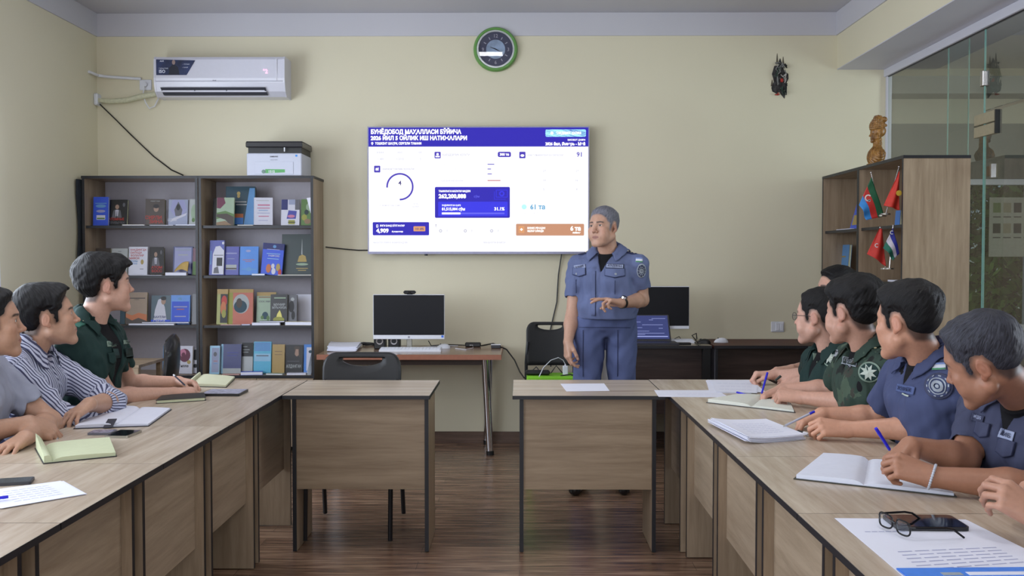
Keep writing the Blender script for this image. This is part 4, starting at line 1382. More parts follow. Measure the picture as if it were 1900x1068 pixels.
MB().cyl((0, 0, .062), (0, 0, .072), .006).build('connector', WHITEP, CH, 'auto')
tag(MB().tube([(a.x, 6.78, gz + .072), P(1045, 668, 6.77), P(1036, 663, 6.75), P(1022, 668, 6.72), P(1008, 682, 6.68), P(1000, 699, 6.66)], .003, 8).build('white_cable', WHITEP, None, 'auto'), 'white cable arching up from the charger on the green stand', 'cable')
for i, pts in enumerate(([P(985, 690, 6.9), P(995, 680, 6.9), P(1003, 690, 6.85)], [P(1022, 692, 6.85), P(1032, 678, 6.85), P(1044, 692, 6.85)], [P(1040, 697, 6.72), P(1058, 694, 6.72), P(1072, 699, 6.72)])):
    tag(MB().tube(pts, .004, 8).build('black_cable', BLKPL, None, 'auto'), ['short black cable loop at the left of the green stand', 'short black cable loop next to the white charger', 'black cable in front of the white charger on the green stand'][i], 'cable')

# laptop, keyboard, mice on the laptop desk
ZR = .8003
a = PZ(1180, 639, ZR); b = PZ(1256, 639, ZR)
LP = thing('laptop', 'open dark laptop with a blue lit screen beside the standing man', 'laptop', (P(1210, 640, 7.1).x, 7.12, ZR))
hwl = .165
MB().box((-hwl, -.08, 0), (hwl + .02, .13, .016), bev=.003).build('base', DKGREY, LP)
lt = P(1240, 583, 7.27).z - ZR


def lpx(px, py):   # point on the leaning lid
    d = ray(px, py); n_ = Vector((0, -lt, .06)).normalized()
    return None


lid = MB()
tilt = .05
lid.prism([(-hwl, .13, .012), (hwl - .005, .13, .012), (hwl - .02, .13 + tilt, lt), (-hwl, .13 + tilt, lt)], (0, .008, 0)).build('lid', DKGREY, LP)
dsp = MB().prism([(-hwl + .01, .1285, .03), (hwl - .018, .1285, .03), (hwl - .03, .1285 + tilt * .92, lt - .01), (-hwl + .01, .1285 + tilt * .92, lt - .01)], (0, .001, 0)).build('display', emis('laptop_navy', (62, 72, 132), .75), LP)
tx = MB()
for (z, x0, x1) in ((.045, -.1, .135), (.175, .02, .12), (.165, .0, .03), (.15, -.12, -.06), (.13, -.05, .1), (.11, -.14, -.05), (.105, .07, .1), (.085, -.1, .0), (.07, -.14, .11), (.06, -.12, -.03)):
    if z > lt - .02: continue
    y = .1285 + tilt * .92 * (z - .03) / (lt - .04) - .0004
    tx.box((x0, y - .0012, z), (x1, y, z + (.006 if z == .045 else .0022)))
tx.build('screen_text', emis('laptop_text', (165, 175, 235), 1.0), dsp)
keyboard('white keyboard on the laptop desk behind the laptop', 1240, 1290, 636, ZR, .12)
mouse('black mouse with a curled cord on the back desk', PZ(1306, 637, ZR), BLKPL, R(70))
mouse('white mouse on the back desk, right of the black mouse', PZ(1338, 635, ZR), WHITEP, R(85))
tag(MB().tube([PZ(1300, 637, ZR + .015), P(1292, 632, 7.4), P(1284, 622, 7.42), P(1292, 618, 7.45), P(1293, 628, 7.45), PZ(1288, 634, ZR + .006), PZ(1296, 640, ZR + .006)], .004, 8).build('black_cable', BLKPL, None, 'auto'), 'black mouse cord curling up at the right of the laptop', 'cable')
tag(MB().box((PZ(1258, 640, ZR).x, 7.08, ZR + .0005), (PZ(1283, 640, ZR).x, 7.13, ZR + .016), bev=.004).build('card_reader', BLKPL), 'flat black hub lying right of the laptop', 'hub')
tag(MB().tube([P(1258, 637, 7.3), P(1252, 628, 7.35), P(1260, 624, 7.38), P(1266, 632, 7.38)], .003, 8).build('black_cable', BLKPL, None, 'auto'), 'thin black cable loop behind the laptop corner', 'cable')

# notices on the far wall beyond the glass
a = P(1836, 366, 9.86); b = P(1960, 476, 9.86)
NB = thing('notice_sheet', 'pale sheet of small pictures and captions seen through the glass at the right edge', 'notice', (a.x, 9.86, b.z))
MB().box((0, 0, 0), (b.x - a.x, .004, a.z - b.z)).build('sheet', flat('notice_paper', (176, 178, 164), .6), NB)
nm_ = [flat('notice_green', (118, 134, 90), .6), flat('notice_dark', (60, 62, 58), .6), flat('notice_tan', (150, 146, 120), .6)]
k9 = 9.86 / FPX
for rw in range(2):
    for cl in range(6):
        x0 = (7 + cl * 19) * k9; z1 = a.z - b.z - (10 + rw * 38) * k9
        MB().box((x0, -.002, z1 - 18 * k9), (x0 + 14 * k9, -.0005, z1)).build('picture', nm_[(0, 2, 1, 1, 2, 1)[(cl + rw * 3) % 6]], NB)
        MB().box((x0, -.002, z1 - 27 * k9), (x0 + 14 * k9, -.0005, z1 - 25 * k9)).build('caption', nm_[1], NB)
# ---------------------------------------------------------------- books
PAL = {'blue': (44, 84, 214), 'royal': (34, 44, 150), 'black': (26, 24, 28), 'red': (186, 54, 44), 'white': (208, 208, 222), 'cream': (206, 196, 160),
       'brown': (70, 58, 52), 'skin': (168, 138, 120), 'ice': (150, 158, 186), 'green': (88, 122, 62), 'teal': (20, 62, 80), 'ltblue': (96, 150, 205),
       'dkgreen': (28, 48, 50), 'gold': (176, 152, 84), 'tan': (176, 146, 88), 'sand': (140, 112, 84), 'orange': (196, 112, 66), 'violet': (66, 70, 160),
       'maroon': (104, 36, 66), 'grey': (96, 96, 104), 'ltgrey': (170, 174, 176), 'navy': (28, 34, 104), 'cyan': (90, 180, 214), 'salmon': (190, 104, 84),
       'olive': (150, 150, 62), 'palegreen': (150, 172, 146), 'lilac': (156, 158, 200), 'yellow': (214, 198, 80), 'pink': (196, 120, 150), 'flame': (230, 220, 120),
       'brightblue': (62, 130, 214), 'sky': (150, 196, 226)}


def cmat(k, cover=False):
    c = tuple(int(v * .92) for v in PAL[k])
    return flat(('cover_' if cover else 'print_') + k, c, .35 if cover else .5, var=.05, scale=12)


def book(label, pl, pr, pt, zs, base, art, Y=7.33, th=.022, lean=7, yaw=0, name='book', group=None, spine=None, plain=False):
    """standing book showing its front: pl..pr, top pt in the photo at depth Y, on shelf height zs"""
    a = P(pl, pt, Y); b = P(pr, pt, Y)
    w = b.x - a.x
    h = (a.z - zs) / math.cos(R(lean))
    t = thing(name, label, 'book', ((a.x + b.x) / 2, Y, zs + .0012 + th * math.sin(R(lean))), 0, group)
    t.rotation_euler = (-R(lean), 0, R(yaw))
    hw = w / 2
    g = MB()
    g.box((-hw, 0, 0), (hw, .0022, h)).box((-hw, th - .0022, 0), (hw, th, h)).box((-hw - .001, 0, 0), (-hw + .002, th, h), 0)
    g.build('cover', cmat(base, True), t)
    MB().box((-hw + .002, .0024, .002), (hw - .003, th - .0024, h - .002)).build('pages', CREAM if not plain else PAPER, t)
    if art:
        cols = []; m = MB(); lay = 0
        for q in art:
            if q[-1] not in cols: cols.append(q[-1])
        for q in art:
            mi = cols.index(q[-1]); y = -.0003 - .00022 * lay; lay += 1
            if q[0] == 'r':
                _, u0, v0, u1, v1, _c = q
                m.add([(-hw + u0 * w, y, v0 * h), (-hw + u1 * w, y, v0 * h), (-hw + u1 * w, y, v1 * h), (-hw + u0 * w, y, v1 * h)], [(0, 1, 2, 3)], mi)
            elif q[0] == 'e':
                _, u, v, ru, rv, _c = q
                m.add([(-hw + (u + ru * math.cos(2 * math.pi * k / 18)) * w, y, (v + rv * math.sin(2 * math.pi * k / 18)) * h) for k in range(18)], [tuple(range(18))], mi)
            elif q[0] == 'p':
                _, pts, _c = q
                m.add([(-hw + u * w, y, v * h) for u, v in pts], [tuple(range(len(pts)))], mi)
            elif q[0] == 't':
                _, s_, u, v, hh_, _c = q
                m.cur = mi
                m.text(s_, (-hw + u * w, y - .0004, v * h), (1, 0, 0), (0, 0, 1), hh_ * h, 0, align='CENTER', bold=.02, wmax=w * .86)
                m.cur = 0
        m.build('cover_print', [cmat(c) for c in cols], t)
    return t


def suit(x=.5):
    return [('e', x, .72, .11, .09, 'skin'), ('p', [(x - .28, .3), (x + .28, .3), (x + .2, .58), (x, .64), (x - .2, .58)], 'grey'), ('p', [(x - .06, .36), (x + .06, .36), (x + .09, .6), (x - .09, .6)], 'white'), ('p', [(x - .02, .3), (x + .02, .3), (x + .015, .56), (x - .015, .56)], 'black'), ('e', .8, .8, .07, .08, 'grey')]


S1, S2_, S3, S4 = SH[0], SH[1], SH[2], .56
LG_ = 'books on display in the left bookcase'
RG_ = 'books on display in the bookcase under the printer'
book('slim bright blue book with a white label, first on the top left shelf', 172, 200, 365.6, S1, 'blue', [('r', .12, .76, .88, .79, 'ltblue'), ('e', .5, .68, .34, .06, 'ltblue'), ('e', .5, .5, .3, .05, 'lilac'), ('r', .22, .2, .8, .36, 'white'), ('r', .25, .22, .77, .27, 'green')], group=LG_, lean=4)
book('black book with a suited man and red letters beside the slim blue one', 201, 235, 371, S1, 'black', suit(.42) + [('t', 'АТОМНЫЕ', .42, .2, .09, 'red'), ('t', 'ПРИВЫЧКИ', .44, .06, .09, 'grey')], Y=7.35, yaw=-4, group=LG_)
book('dark brown book with a portrait and orange red title, middle of the top left shelf', 270, 304, 370.6, S1, 'brown', [('t', 'РОБЕРТ ГРИН', .5, .9, .035, 'ltgrey'), ('e', .55, .62, .13, .12, 'skin'), ('e', .55, .72, .16, .08, 'black'), ('t', 'СИРЛИ', .42, .22, .13, 'red'), ('t', 'ЗИНА', .55, .06, .13, 'red')], th=.05, yaw=8, group=LG_)
book('pale blue marbled book with a dark hooded figure, top left shelf', 312, 347, 370.6, S1, 'ice', [('p', [(.2, .98), (.8, .98), (.95, .6), (.7, .35), (.3, .35), (.08, .6)], 'lilac'), ('p', [(.5, .92), (.72, .6), (.66, .36), (.36, .36), (.3, .6)], 'grey'), ('e', .5, .7, .1, .12, 'black'), ('p', [(.1, .12), (.9, .38), (.96, .48), (.2, .26)], 'white'), ('t', 'ШУМ', .2, .16, .1, 'white')], yaw=3, group=LG_)
book('pale book with a grey green figure, last on the top left shelf', 350, 370, 370, S1, 'ltgrey', [('e', .45, .5, .3, .3, 'palegreen'), ('e', .4, .2, .15, .08, 'green')], group=LG_)
book('dark brown book behind the head of the seated man in green', 176, 203, 461, S2_, 'brown', [], group=LG_, Y=7.4)
book('plain pale grey book just right of the head of the man in green', 205, 235, 461.7, S2_, 'ltgrey', [('r', .4, .88, .6, .9, 'grey')], group=LG_)
book('white book with rows of red and blue lettering, second left shelf', 238, 272, 458.5, S2_, 'white', [('t', 'НАҚДИНГДА', .5, .86, .065, 'red'), ('t', 'ОИЛАДА', .38, .76, .065, 'red'), ('t', 'БОЛАЛАР', .45, .66, .065, 'red'), ('t', 'МИЯСИ', .3, .56, .065, 'red'), ('t', 'ЎҚИШ', .3, .46, .055, 'ltblue'), ('t', 'УЧУН', .3, .37, .055, 'ltblue'), ('e', .72, .46, .08, .09, 'gold'), ('r', .6, .2, .8, .22, 'grey')], yaw=4, th=.02, group=LG_)
book('black book with a suited man beside a thick tan book edge, second left shelf', 278, 303, 460.4, S2_, 'black', suit(.42) + [('t', 'АТОМ', .5, .2, .09, 'red'), ('t', 'БОСС', .5, .07, .09, 'red')], th=.075, yaw=14, group=LG_)
book('lilac book with a dark blue frame behind the curled yellow page', 320, 356, 457.8, S2_, 'navy', [('r', .07, .04, .93, .96, 'lilac'), ('r', .1, .84, .9, .92, 'ice'), ('r', .25, .68, .75, .72, 'ltgrey')], Y=7.37, group=LG_)
book('narrow book with a dark red top and green foot, second left shelf', 356.5, 364, 461, S2_, 'maroon', [('r', 0, 0, 1, .5, 'green')], Y=7.36, group=LG_)
book('slim tan book leaning at the right end of the second left shelf', 364, 370, 460, S2_, 'tan', [], Y=7.33, group=LG_)
book('teal book hidden behind the chin of the man in green', 222, 231, 556, S3, 'teal', [], Y=7.36, group=LG_)
book('brown book with a desert sunset picture, third left shelf', 233, 271, 543.5, S3, 'sand', [('r', .1, .8, .9, .83, 'brown'), ('t', 'САҲРО', .5, .76, .03, 'brown'), ('p', [(0, .08), (1, .08), (1, .3), (.6, .36), (.3, .28), (0, .34)], 'orange'), ('p', [(0, .0), (1, .0), (1, .1), (.6, .2), (.3, .12), (0, .22)], 'brown')], th=.03, yaw=5, group=LG_)
book('book with a photo of a veiled bride, third left shelf', 279, 315, 549, S3, 'teal', [('p', [(.1, .0), (.85, .0), (.7, .6), (.5, .9), (.35, .85), (.2, .5)], 'white'), ('e', .62, .8, .12, .12, 'skin'), ('e', .62, .9, .15, .07, 'black'), ('r', 0, 0, 1, .16, 'blue'), ('t', 'БАХТЛИ', .45, .22, .07, 'navy'), ('t', 'ОИЛА', .45, .06, .1, 'white')], group=LG_)
book('bright blue book with pale orange lines, third left shelf', 316, 351, 548.3, S3, 'brightblue', [('r', .05, .05, .95, .78, 'blue'), ('e', .45, .87, .12, .05, 'ltblue'), ('r', .15, .58, .85, .62, 'lilac'), ('r', .3, .5, .7, .53, 'salmon'), ('r', .2, .25, .8, .29, 'lilac')], yaw=3, group=LG_)
book('dark grey book with a white emblem, right end of the third left shelf', 355, 370, 546, S3, 'grey', [('e', .8, .55, .3, .14, 'white'), ('e', .8, .55, .2, .1, 'grey')], group=LG_)
book('teal blue book partly hidden by the office chair, lowest left shelf', 301, 320, 642, S4, 'ltblue', [('r', .1, .1, .9, .9, 'teal'), ('e', .6, .5, .3, .12, 'skin')], group=LG_)
book('thin pale book beside the maroon flower cover, lowest left shelf', 320.5, 327, 643, S4, 'palegreen', [('r', .2, .2, .8, .8, 'ice')], Y=7.35, group=LG_)
book('white book with a large maroon flower, lowest left shelf', 326, 356, 643, S4, 'white', [('e', .5, .66, .36, .24, 'maroon'), ('e', .38, .75, .2, .14, 'pink'), ('e', .42, .68, .12, .09, 'maroon'), ('e', .78, .42, .12, .07, 'gold'), ('t', 'Тилла', .45, .24, .09, 'black')], yaw=-3, group=LG_)
book('white book with a black shape behind the wooden ruler', 356, 367, 648, S4, 'white', [('e', .5, .75, .6, .22, 'black'), ('e', .5, .3, .4, .08, 'black')], Y=7.36, group=LG_)
# right-hand bookcase
book('dark narrow book in the shadow at the left end under the printer bookcase top', 394, 402, 368, S1, 'black', [], Y=7.40, group=RG_)
book('book with a dark painted landscape and curled cover, top shelf', 401, 433, 367, S1, 'palegreen', [('p', [(0, 1), (.4, 1), (.5, .8), (.2, .6), (0, .62)], 'maroon'), ('p', [(0, .45), (.5, .52), (1, .4), (1, .2), (.5, .3), (0, .22)], 'green'), ('p', [(0, .4), (.6, .42), (1, .3), (1, 0), (.8, 0), (.5, .2), (0, .3)], 'brown'), ('p', [(0, .1), (.5, .16), (.9, 0), (0, 0)], 'sand')], Y=7.31, group=RG_)
book('large teal book with a gold emblem standing behind the painted one', 418, 472, 346.4, S1, 'teal', [('e', .43, .82, .06, .05, 'gold'), ('e', .43, .75, .05, .045, 'gold'), ('r', .3, .59, .7, .62, 'ltgrey'), ('r', .35, .52, .78, .55, 'ltgrey'), ('p', [(.8, .96), (.98, .96), (.96, .02), (.62, .02)], 'ltblue'), ('r', .3, .03, .6, .2, 'brightblue'), ('r', .3, .2, .6, .3, 'orange'), ('r', .3, .3, .6, .46, 'teal')], Y=7.41, th=.03, yaw=4, group=RG_)
book('thick white book with red and grey lines of text, top shelf', 471, 505, 367.7, S1, 'white', [('r', .12, .88, .8, .9, 'ltgrey'), ('r', .2, .7, .85, .75, 'pink'), ('r', .18, .6, .85, .63, 'pink'), ('r', .25, .52, .75, .54, 'ltblue'), ('r', .18, .42, .85, .44, 'lilac'), ('r', .25, .3, .8, .33, 'pink'), ('r', .25, .15, .75, .17, 'lilac')], th=.045, yaw=8, plain=True, group=RG_)
book('purple and white book with a city picture, top shelf', 521, 555, 370.6, S1, 'white', [('r', 0, .6, .35, 1, 'navy'), ('r', .4, .8, .75, 1, 'ice'), ('r', .75, .6, 1, 1, 'grey'), ('p', [(.3, .25), (.8, .25), (.85, .55), (.4, .58)], 'violet'), ('e', .55, .35, .2, .06, 'pink'), ('r', .4, .04, .75, .2, 'olive'), ('r', .38, .1, .78, .13, 'black')], group=RG_)
book('green book with a leafy garden cover at the right end of the top shelf', 558, 578, 370, S1, 'green', [('e', .3, .3, .25, .12, 'olive'), ('e', .7, .7, .25, .15, 'palegreen'), ('e', .5, .5, .2, .1, 'dkgreen'), ('e', .6, .15, .3, .1, 'sand')], group=RG_)
book('blue and white upright booklet, first on the second shelf under the printer', 387, 414, 446.5, S2_, 'royal', [('p', [(.2, .02), (1, .02), (1, .7), (.7, .84), (.4, .82), (.22, .6)], 'white'), ('r', .05, .3, .13, .7, 'ltblue'), ('r', .5, .26, .9, .5, 'black'), ('e', .92, .92, .08, .04, 'white'), ('r', .3, .56, .95, .58, 'grey'), ('p', [(.3, .05), (.7, .05), (.6, .25), (.35, .2)], 'grey')], Y=7.31, yaw=-3, group=RG_)
book('violet blue book with a pale building strip, second shelf', 415.5, 442, 458, S2_, 'violet', [('r', .08, .74, .85, .78, 'lilac'), ('r', .2, .56, .7, .58, 'ice'), ('r', .1, .18, .85, .36, 'ltgrey'), ('r', .1, .2, .85, .25, 'brown')], group=RG_)
book('clear bright blue book with fine orange lines, second shelf', 444, 478, 457.8, S2_, 'brightblue', [('e', .45, .84, .14, .04, 'lilac'), ('r', .15, .52, .8, .54, 'salmon'), ('r', .3, .46, .65, .48, 'salmon'), ('e', .5, .2, .16, .07, 'ltblue'), ('r', .1, .18, .9, .22, 'ltblue')], group=RG_)
b_ = book('blue booklet with orange and white figures, leaning askew on second shelf', 483, 522, 452, S2_, 'blue', [('r', 0, .8, 1, 1, 'navy'), ('e', .55, .9, .08, .05, 'ltblue'), ('r', .2, .8, .8, .81, 'white'), ('r', .2, .66, .85, .68, 'sky'), ('t', 'ХАВФСИЗ', .55, .58, .05, 'white'), ('r', .25, .5, .8, .52, 'sky'), ('e', .35, .2, .12, .14, 'orange'), ('e', .55, .28, .08, .08, 'white'), ('e', .6, .12, .1, .1, 'white'), ('e', .8, .25, .1, .12, 'gold'), ('e', .9, .1, .08, .1, 'red')], Y=7.35, group=RG_)
b_.rotation_euler[1] = R(4)
book('large dark green book with a gold tower emblem, right end of the second shelf', 522.5, 580, 435, S2_, 'dkgreen', [('p', [(.62, .5), (.66, .5), (.645, .9)], 'ltgrey'), ('p', [(.5, .32), (.8, .32), (.76, .46), (.66, .5), (.55, .46)], 'gold'), ('e', .65, .26, .2, .03, 'palegreen'), ('r', .46, .15, .84, .17, 'gold'), ('r', .52, .1, .78, .12, 'gold')], Y=7.40, th=.03, lean=4, group=RG_)
book('olive edged book with a dark oval portrait, third shelf under the printer', 401, 421, 537.6, S3, 'olive', [('r', .32, .04, 1, .86, 'black'), ('e', .66, .66, .26, .16, 'red'), ('e', .6, .45, .26, .2, 'orange'), ('e', .66, .3, .2, .12, 'olive'), ('r', 0, .86, 1, 1, 'tan')], th=.03, group=RG_)
book('salmon red book with a round picture and yellow green spine, third shelf', 422, 468, 537.6, S3, 'salmon', [('r', 0, 0, .2, 1, 'olive'), ('r', 0, .9, 1, 1, 'tan'), ('e', .53, .58, .32, .28, 'ltgrey'), ('e', .5, .5, .26, .18, 'teal'), ('e', .45, .6, .12, .14, 'brown'), ('r', .28, .04, .9, .1, 'salmon')], Y=7.35, th=.03, yaw=4, group=RG_)
book('pale green book with a small plant drawing, third shelf', 475, 511, 543, S3, 'palegreen', [('r', .1, .82, .7, .86, 'sand'), ('t', 'УЗОҚ УМР', .4, .68, .05, 'grey'), ('e', .45, .26, .16, .12, 'teal'), ('e', .3, .2, .08, .06, 'green'), ('e', .6, .18, .08, .08, 'green'), ('r', .0, .88, .99, 1, 'tan')], Y=7.40, group=RG_)
book('black book with yellow flames and a white title, third shelf', 501, 532, 547, S3, 'black', [('r', .2, .86, .9, .9, 'palegreen'), ('t', 'МУНИР', .52, .62, .075, 'ltgrey'), ('t', 'МЎЪЖИЗА', .52, .52, .075, 'ltgrey'), ('p', [(.3, .1), (.75, .1), (.65, .35), (.55, .48), (.4, .34)], 'flame'), ('e', .5, .16, .34, .09, 'olive')], Y=7.35, group=RG_)
book('dark grey patterned book beside the flame cover, third shelf', 533, 550, 548, S3, 'grey', [('e', .4, .6, .3, .2, 'black'), ('e', .6, .3, .2, .15, 'black'), ('e', .5, .85, .2, .06, 'ltgrey')], Y=7.37, group=RG_)
book('pale blue framed booklet, first on the lowest shelf under the printer', 388, 406, 642.5, S4, 'sky', [('r', .2, .06, .95, .92, 'ice'), ('e', .55, .7, .18, .08, 'grey'), ('r', .4, .45, .8, .47, 'salmon'), ('r', .4, .36, .8, .38, 'ltblue')], Y=7.31, group=RG_)
book('navy book with a pale blue spine, lowest shelf', 409, 446, 639.5, S4, 'navy', [('r', 0, 0, .1, 1, 'sky'), ('r', .1, 0, 1, .18, 'ltgrey'), ('r', .3, .7, .85, .72, 'violet'), ('r', .3, .6, .8, .62, 'violet')], Y=7.34, group=RG_)
book('book with a black upper half and grey lower half, lowest shelf', 447, 468, 637, S4, 'ltgrey', [('r', 0, .55, 1, 1, 'black'), ('r', .1, .86, .5, .88, 'ltgrey'), ('r', .1, .76, .7, .78, 'ltgrey'), ('r', .1, .68, .6, .7, 'ltgrey')], Y=7.37, group=RG_)
book('book with a cyan gradient cover, middle of the lowest shelf', 469.5, 502, 635, S4, 'cyan', [('r', .04, .38, .96, .62, 'sky'), ('r', .04, .7, .96, .98, 'ltblue'), ('r', .15, .54, .85, .57, 'grey'), ('r', .15, .03, .9, .15, 'cyan')], Y=7.36, group=RG_)
book('plain mustard tan book, lowest shelf', 504, 527, 640, S4, 'tan', [('r', .2, .74, .8, .77, 'sand'), ('r', .2, .64, .8, .66, 'sand')], Y=7.36, group=RG_)
book('black book with a woman portrait and a white title, lowest shelf', 529, 561, 641, S4, 'black', [('e', .65, .75, .14, .15, 'skin'), ('p', [(.5, .95), (.8, .95), (.85, .55), (.76, .6), (.74, .85), (.58, .85), (.5, .6)], 'brown'), ('r', .1, .42, .8, .44, 'grey'), ('t', 'АЛДАНГАН', .48, .2, .11, 'ltgrey')], Y=7.35, group=RG_)
book('blue framed white booklet, right end of the lowest shelf', 563, 580, 640, S4, 'brightblue', [('r', .28, .1, 1, .9, 'white'), ('e', .7, .75, .2, .05, 'teal')], Y=7.34, group=RG_)
tag(MB().prism([P(366, 698, 7.30), P(371, 698, 7.30), P(374, 626, 7.34), P(371, 626, 7.34)], (0, .004, 0)).build('wooden_ruler', flat('ruler_wood', (150, 112, 50), .5)), 'yellow wooden ruler leaning in the lowest left shelf', 'ruler')


def lying(label, pl, pr, zs, zth, y0, y1, base, rz=0, name='book', page=PAPER, cover_top=True, grp=None, dz=0):
    a = P(pl, 500, y0); b = P(pr, 500, y0)
    w = b.x - a.x
    t = thing(name, label, 'book', ((a.x + b.x) / 2, (y0 + y1) / 2, zs + .0006 + dz), R(rz), grp)
    d = y1 - y0
    MB().box((-w / 2, -d / 2, 0), (w / 2, d / 2, .0015)).box((-w / 2, -d / 2, zth - .0015), (w / 2, d / 2, zth)).build('cover', cmat(base, True), t)
    MB().box((-w / 2 + .002, -d / 2 + .001, .0016), (w / 2 - .002, d / 2 - .002, zth - .0016)).build('pages', page, t)
    return t


GL = 'books lying flat on the shelves'
YF = 7.285
lying('open cream booklet lying flat between the two black books on the top left shelf', 227, 268, S1, .008, YF, 7.40, 'cream', 3, grp=GL)
lying('thin white magazine lying under the brown portrait book', 278, 322, S1, .005, YF - .0, 7.32, 'white', 0, grp=GL)
lying('dark covered magazine lying at the right end of the top left shelf', 326, 366, S1, .009, YF, 7.32, 'ice', -3, grp=GL)
lying('white magazine lying flat before the black suit book, second left shelf', 240, 300, S2_, .004, YF, 7.32, 'white', 0, grp=GL)
lying('thick white book lying flat under the curled yellow page', 306, 345, S2_, .022, YF + .002, 7.34, 'white', 4, grp=GL)
lying('white folder lying flat in front of the desert book, third left shelf', 237, 322, S3, .012, YF, 7.33, 'white', 0, grp=GL)
lying('grey covered book lying on top of the white folder, third left shelf', 262, 349, S3, .010, YF + .005, 7.36, 'grey', 2, grp=GL, dz=.0135)
lying('booklet lying before the large teal book, top shelf under the printer', 441, 470, S1, .006, YF, 7.31, 'cream', 2, grp=GL)
lying('small white booklet lying before the clear blue book, second shelf', 466, 490, S2_, .014, YF + .01, 7.33, 'ltblue', 12, grp=GL)
lying('wide thin magazine lying before the large dark green book', 515, 578, S2_, .006, YF, 7.33, 'cream', 0, grp=GL)
lying('orange and white thin magazine lying before the olive book, third shelf', 408, 446, S3, .006, YF, 7.31, 'orange', 0, grp=GL)
lying('pale lilac booklet lying before the salmon book, third shelf', 447, 463, S3, .008, YF, 7.31, 'lilac', 0, grp=GL)
lying('thick white book lying under the flame cover, third shelf', 466, 518, S3, .020, YF, 7.33, 'white', 4, grp=GL)
lying('dark covered booklet lying on the thick white book, third shelf', 480, 526, S3, .010, YF + .005, 7.33, 'black', 8, grp=GL, dz=.0215)
lying('cream booklet with curling pages at the right end of the third shelf', 528, 580, S3, .026, YF, 7.36, 'cream', -4, grp=GL)
lying('blue covered thick magazine lying in the middle of the lowest shelf', 444, 484, S4, .024, YF - .01, 7.33, 'blue', 10, grp=GL)
lying('thin teal magazine lying right of the blue magazine, lowest shelf', 492, 524, S4, .010, YF, 7.34, 'palegreen', -6, grp=GL)
lying('white booklet lying before the woman portrait book', 530, 566, S4, .014, YF, 7.34, 'white', 4, grp=GL)
lying('wide orange tan folder lying at the left of the lowest shelf', 410, 442, S4, .006, YF - .01, 7.32, 'orange', 3, grp=GL)
# curled yellow page
pg = MB()
pc = P(336, 500, 7.30)


def pgf(u, v):
    return Vector((pc.x - .055 + .10 * u, 7.31 + .03 * v, S2_ + .025 + .075 * v * (.3 + .7 * u) + .02 * math.sin(u * 3)))


pg.grid(pgf, 12, 8)
o = pg.build('curled_page', [flat('yellowed_paper', (186, 156, 92), .7)], smooth=True)
o.modifiers.new('sheet', 'SOLIDIFY').thickness = .001
tag(o, 'curled yellowed page standing up on the white book, second left shelf', 'paper')
# white sheets standing
tag(MB().prism([P(569, 367, 7.33), P(579, 366, 7.33), P(580, 410, 7.30)], (0, .002, 0)).build('white_sheet', PAPER), 'white triangular sheet over the green garden book', 'paper')
tag(MB().box((P(550, 600, 7.5).x, 7.50, S3 + .001), (P(581, 600, 7.5).x, 7.505, S3 + .22)).build('white_board', PAPER), 'blank white sheet standing at the right end of the third shelf', 'paper')
fm = MB()
for k in range(5):
    a = P(568 + k * 1.6, 697, 7.30); b = P(577 + k * .9, 655 + k * 5, 7.34)
    fm.prism([a, a + Vector((.006, 0, 0)), b + Vector((.003, 0, 0)), b], (0, .02, 0))
tag(fm.build('fanned_brochure', flat('brochure_paper', (160, 168, 180), .6)), 'fanned grey brochure leaning at the right end of the lowest shelf', 'brochure')

# ------------------------------------------------ right bookcases: flags, books, bust
XF = 2.30


def side_book(label, pl, pr, pt, x, zs, base, art_cols, lean=4):
    a = PX(pl, pt, x); b = PX(pr, pt, x)
    t = thing('book', label, 'book', (x, (a.y + b.y) / 2, zs + .001), 0, 'books in the bookcases by the glass')
    hy = abs(a.y - b.y) / 2; h = a.z - zs
    t.rotation_euler = (0, R(lean), 0)
    MB().box((0, -hy, 0), (.002, hy, h)).box((.018, -hy, 0), (.02, hy, h)).build('cover', cmat(base, True), t)
    MB().box((.0022, -hy + .002, .002), (.0178, hy - .002, h - .002)).build('pages', CREAM, t)
    if art_cols:
        m = MB(); cols = []
        for (u0, v0, u1, v1, c_) in art_cols:
            if c_ not in cols: cols.append(c_)
            y0 = hy - u0 * 2 * hy; y1 = hy - u1 * 2 * hy
            m.add([(-.0006, y0, v0 * h), (-.0006, y1, v0 * h), (-.0006, y1, v1 * h), (-.0006, y0, v1 * h)], [(0, 1, 2, 3)], cols.index(c_))
        m.build('cover_print', [cmat(c_) for c_ in cols], t)
    return t


SR1, SR2 = 1.62, 1.27
side_book('light blue book with a small gold emblem in the far right bookcase', 1538, 1572, 455, 2.42, SR2, 'ltblue', [(.15, .62, .85, .66, 'gold'), (.4, .58, .6, .7, 'olive'), (.2, .3, .8, .34, 'sky')])
side_book('dark green book behind the two red flags, upper shelf', 1627, 1653, 348, 2.52, SR1, 'dkgreen', [(.15, .75, .85, .79, 'palegreen'), (.3, .4, .75, .6, 'teal')])
side_book('dark green book at the left of the lower flags', 1600, 1622, 461, 2.48, SR2, 'dkgreen', [])
side_book('small bright blue book peeking out under the red flag', 1660, 1669, 391, 2.40, SR1, 'brightblue', [])
a = PX(1584, 408, 2.32)
BR = thing('brochure', 'blue and white brochure leaning on the far bay upper shelf', 'brochure', (2.36, a.y + .11, SR1 + .001))
m = MB()
m.prism([(0, .10, 0), (0, -.12, 0), (.02, -.12, .21), (.02, -.02, .21)], (.004, 0, 0), 0)
m.prism([(-.001, .05, .03), (-.001, -.10, .03), (.007, -.10, .10), (.007, .02, .10)], (.0008, 0, 0), 1)
m.prism([(.009, -.02, .12), (.009, -.10, .12), (.018, -.10, .20), (.018, -.03, .20)], (.0008, 0, 0), 2)
m.build('sheet', [cmat('blue', True), cmat('gold'), cmat('sky')], BR)
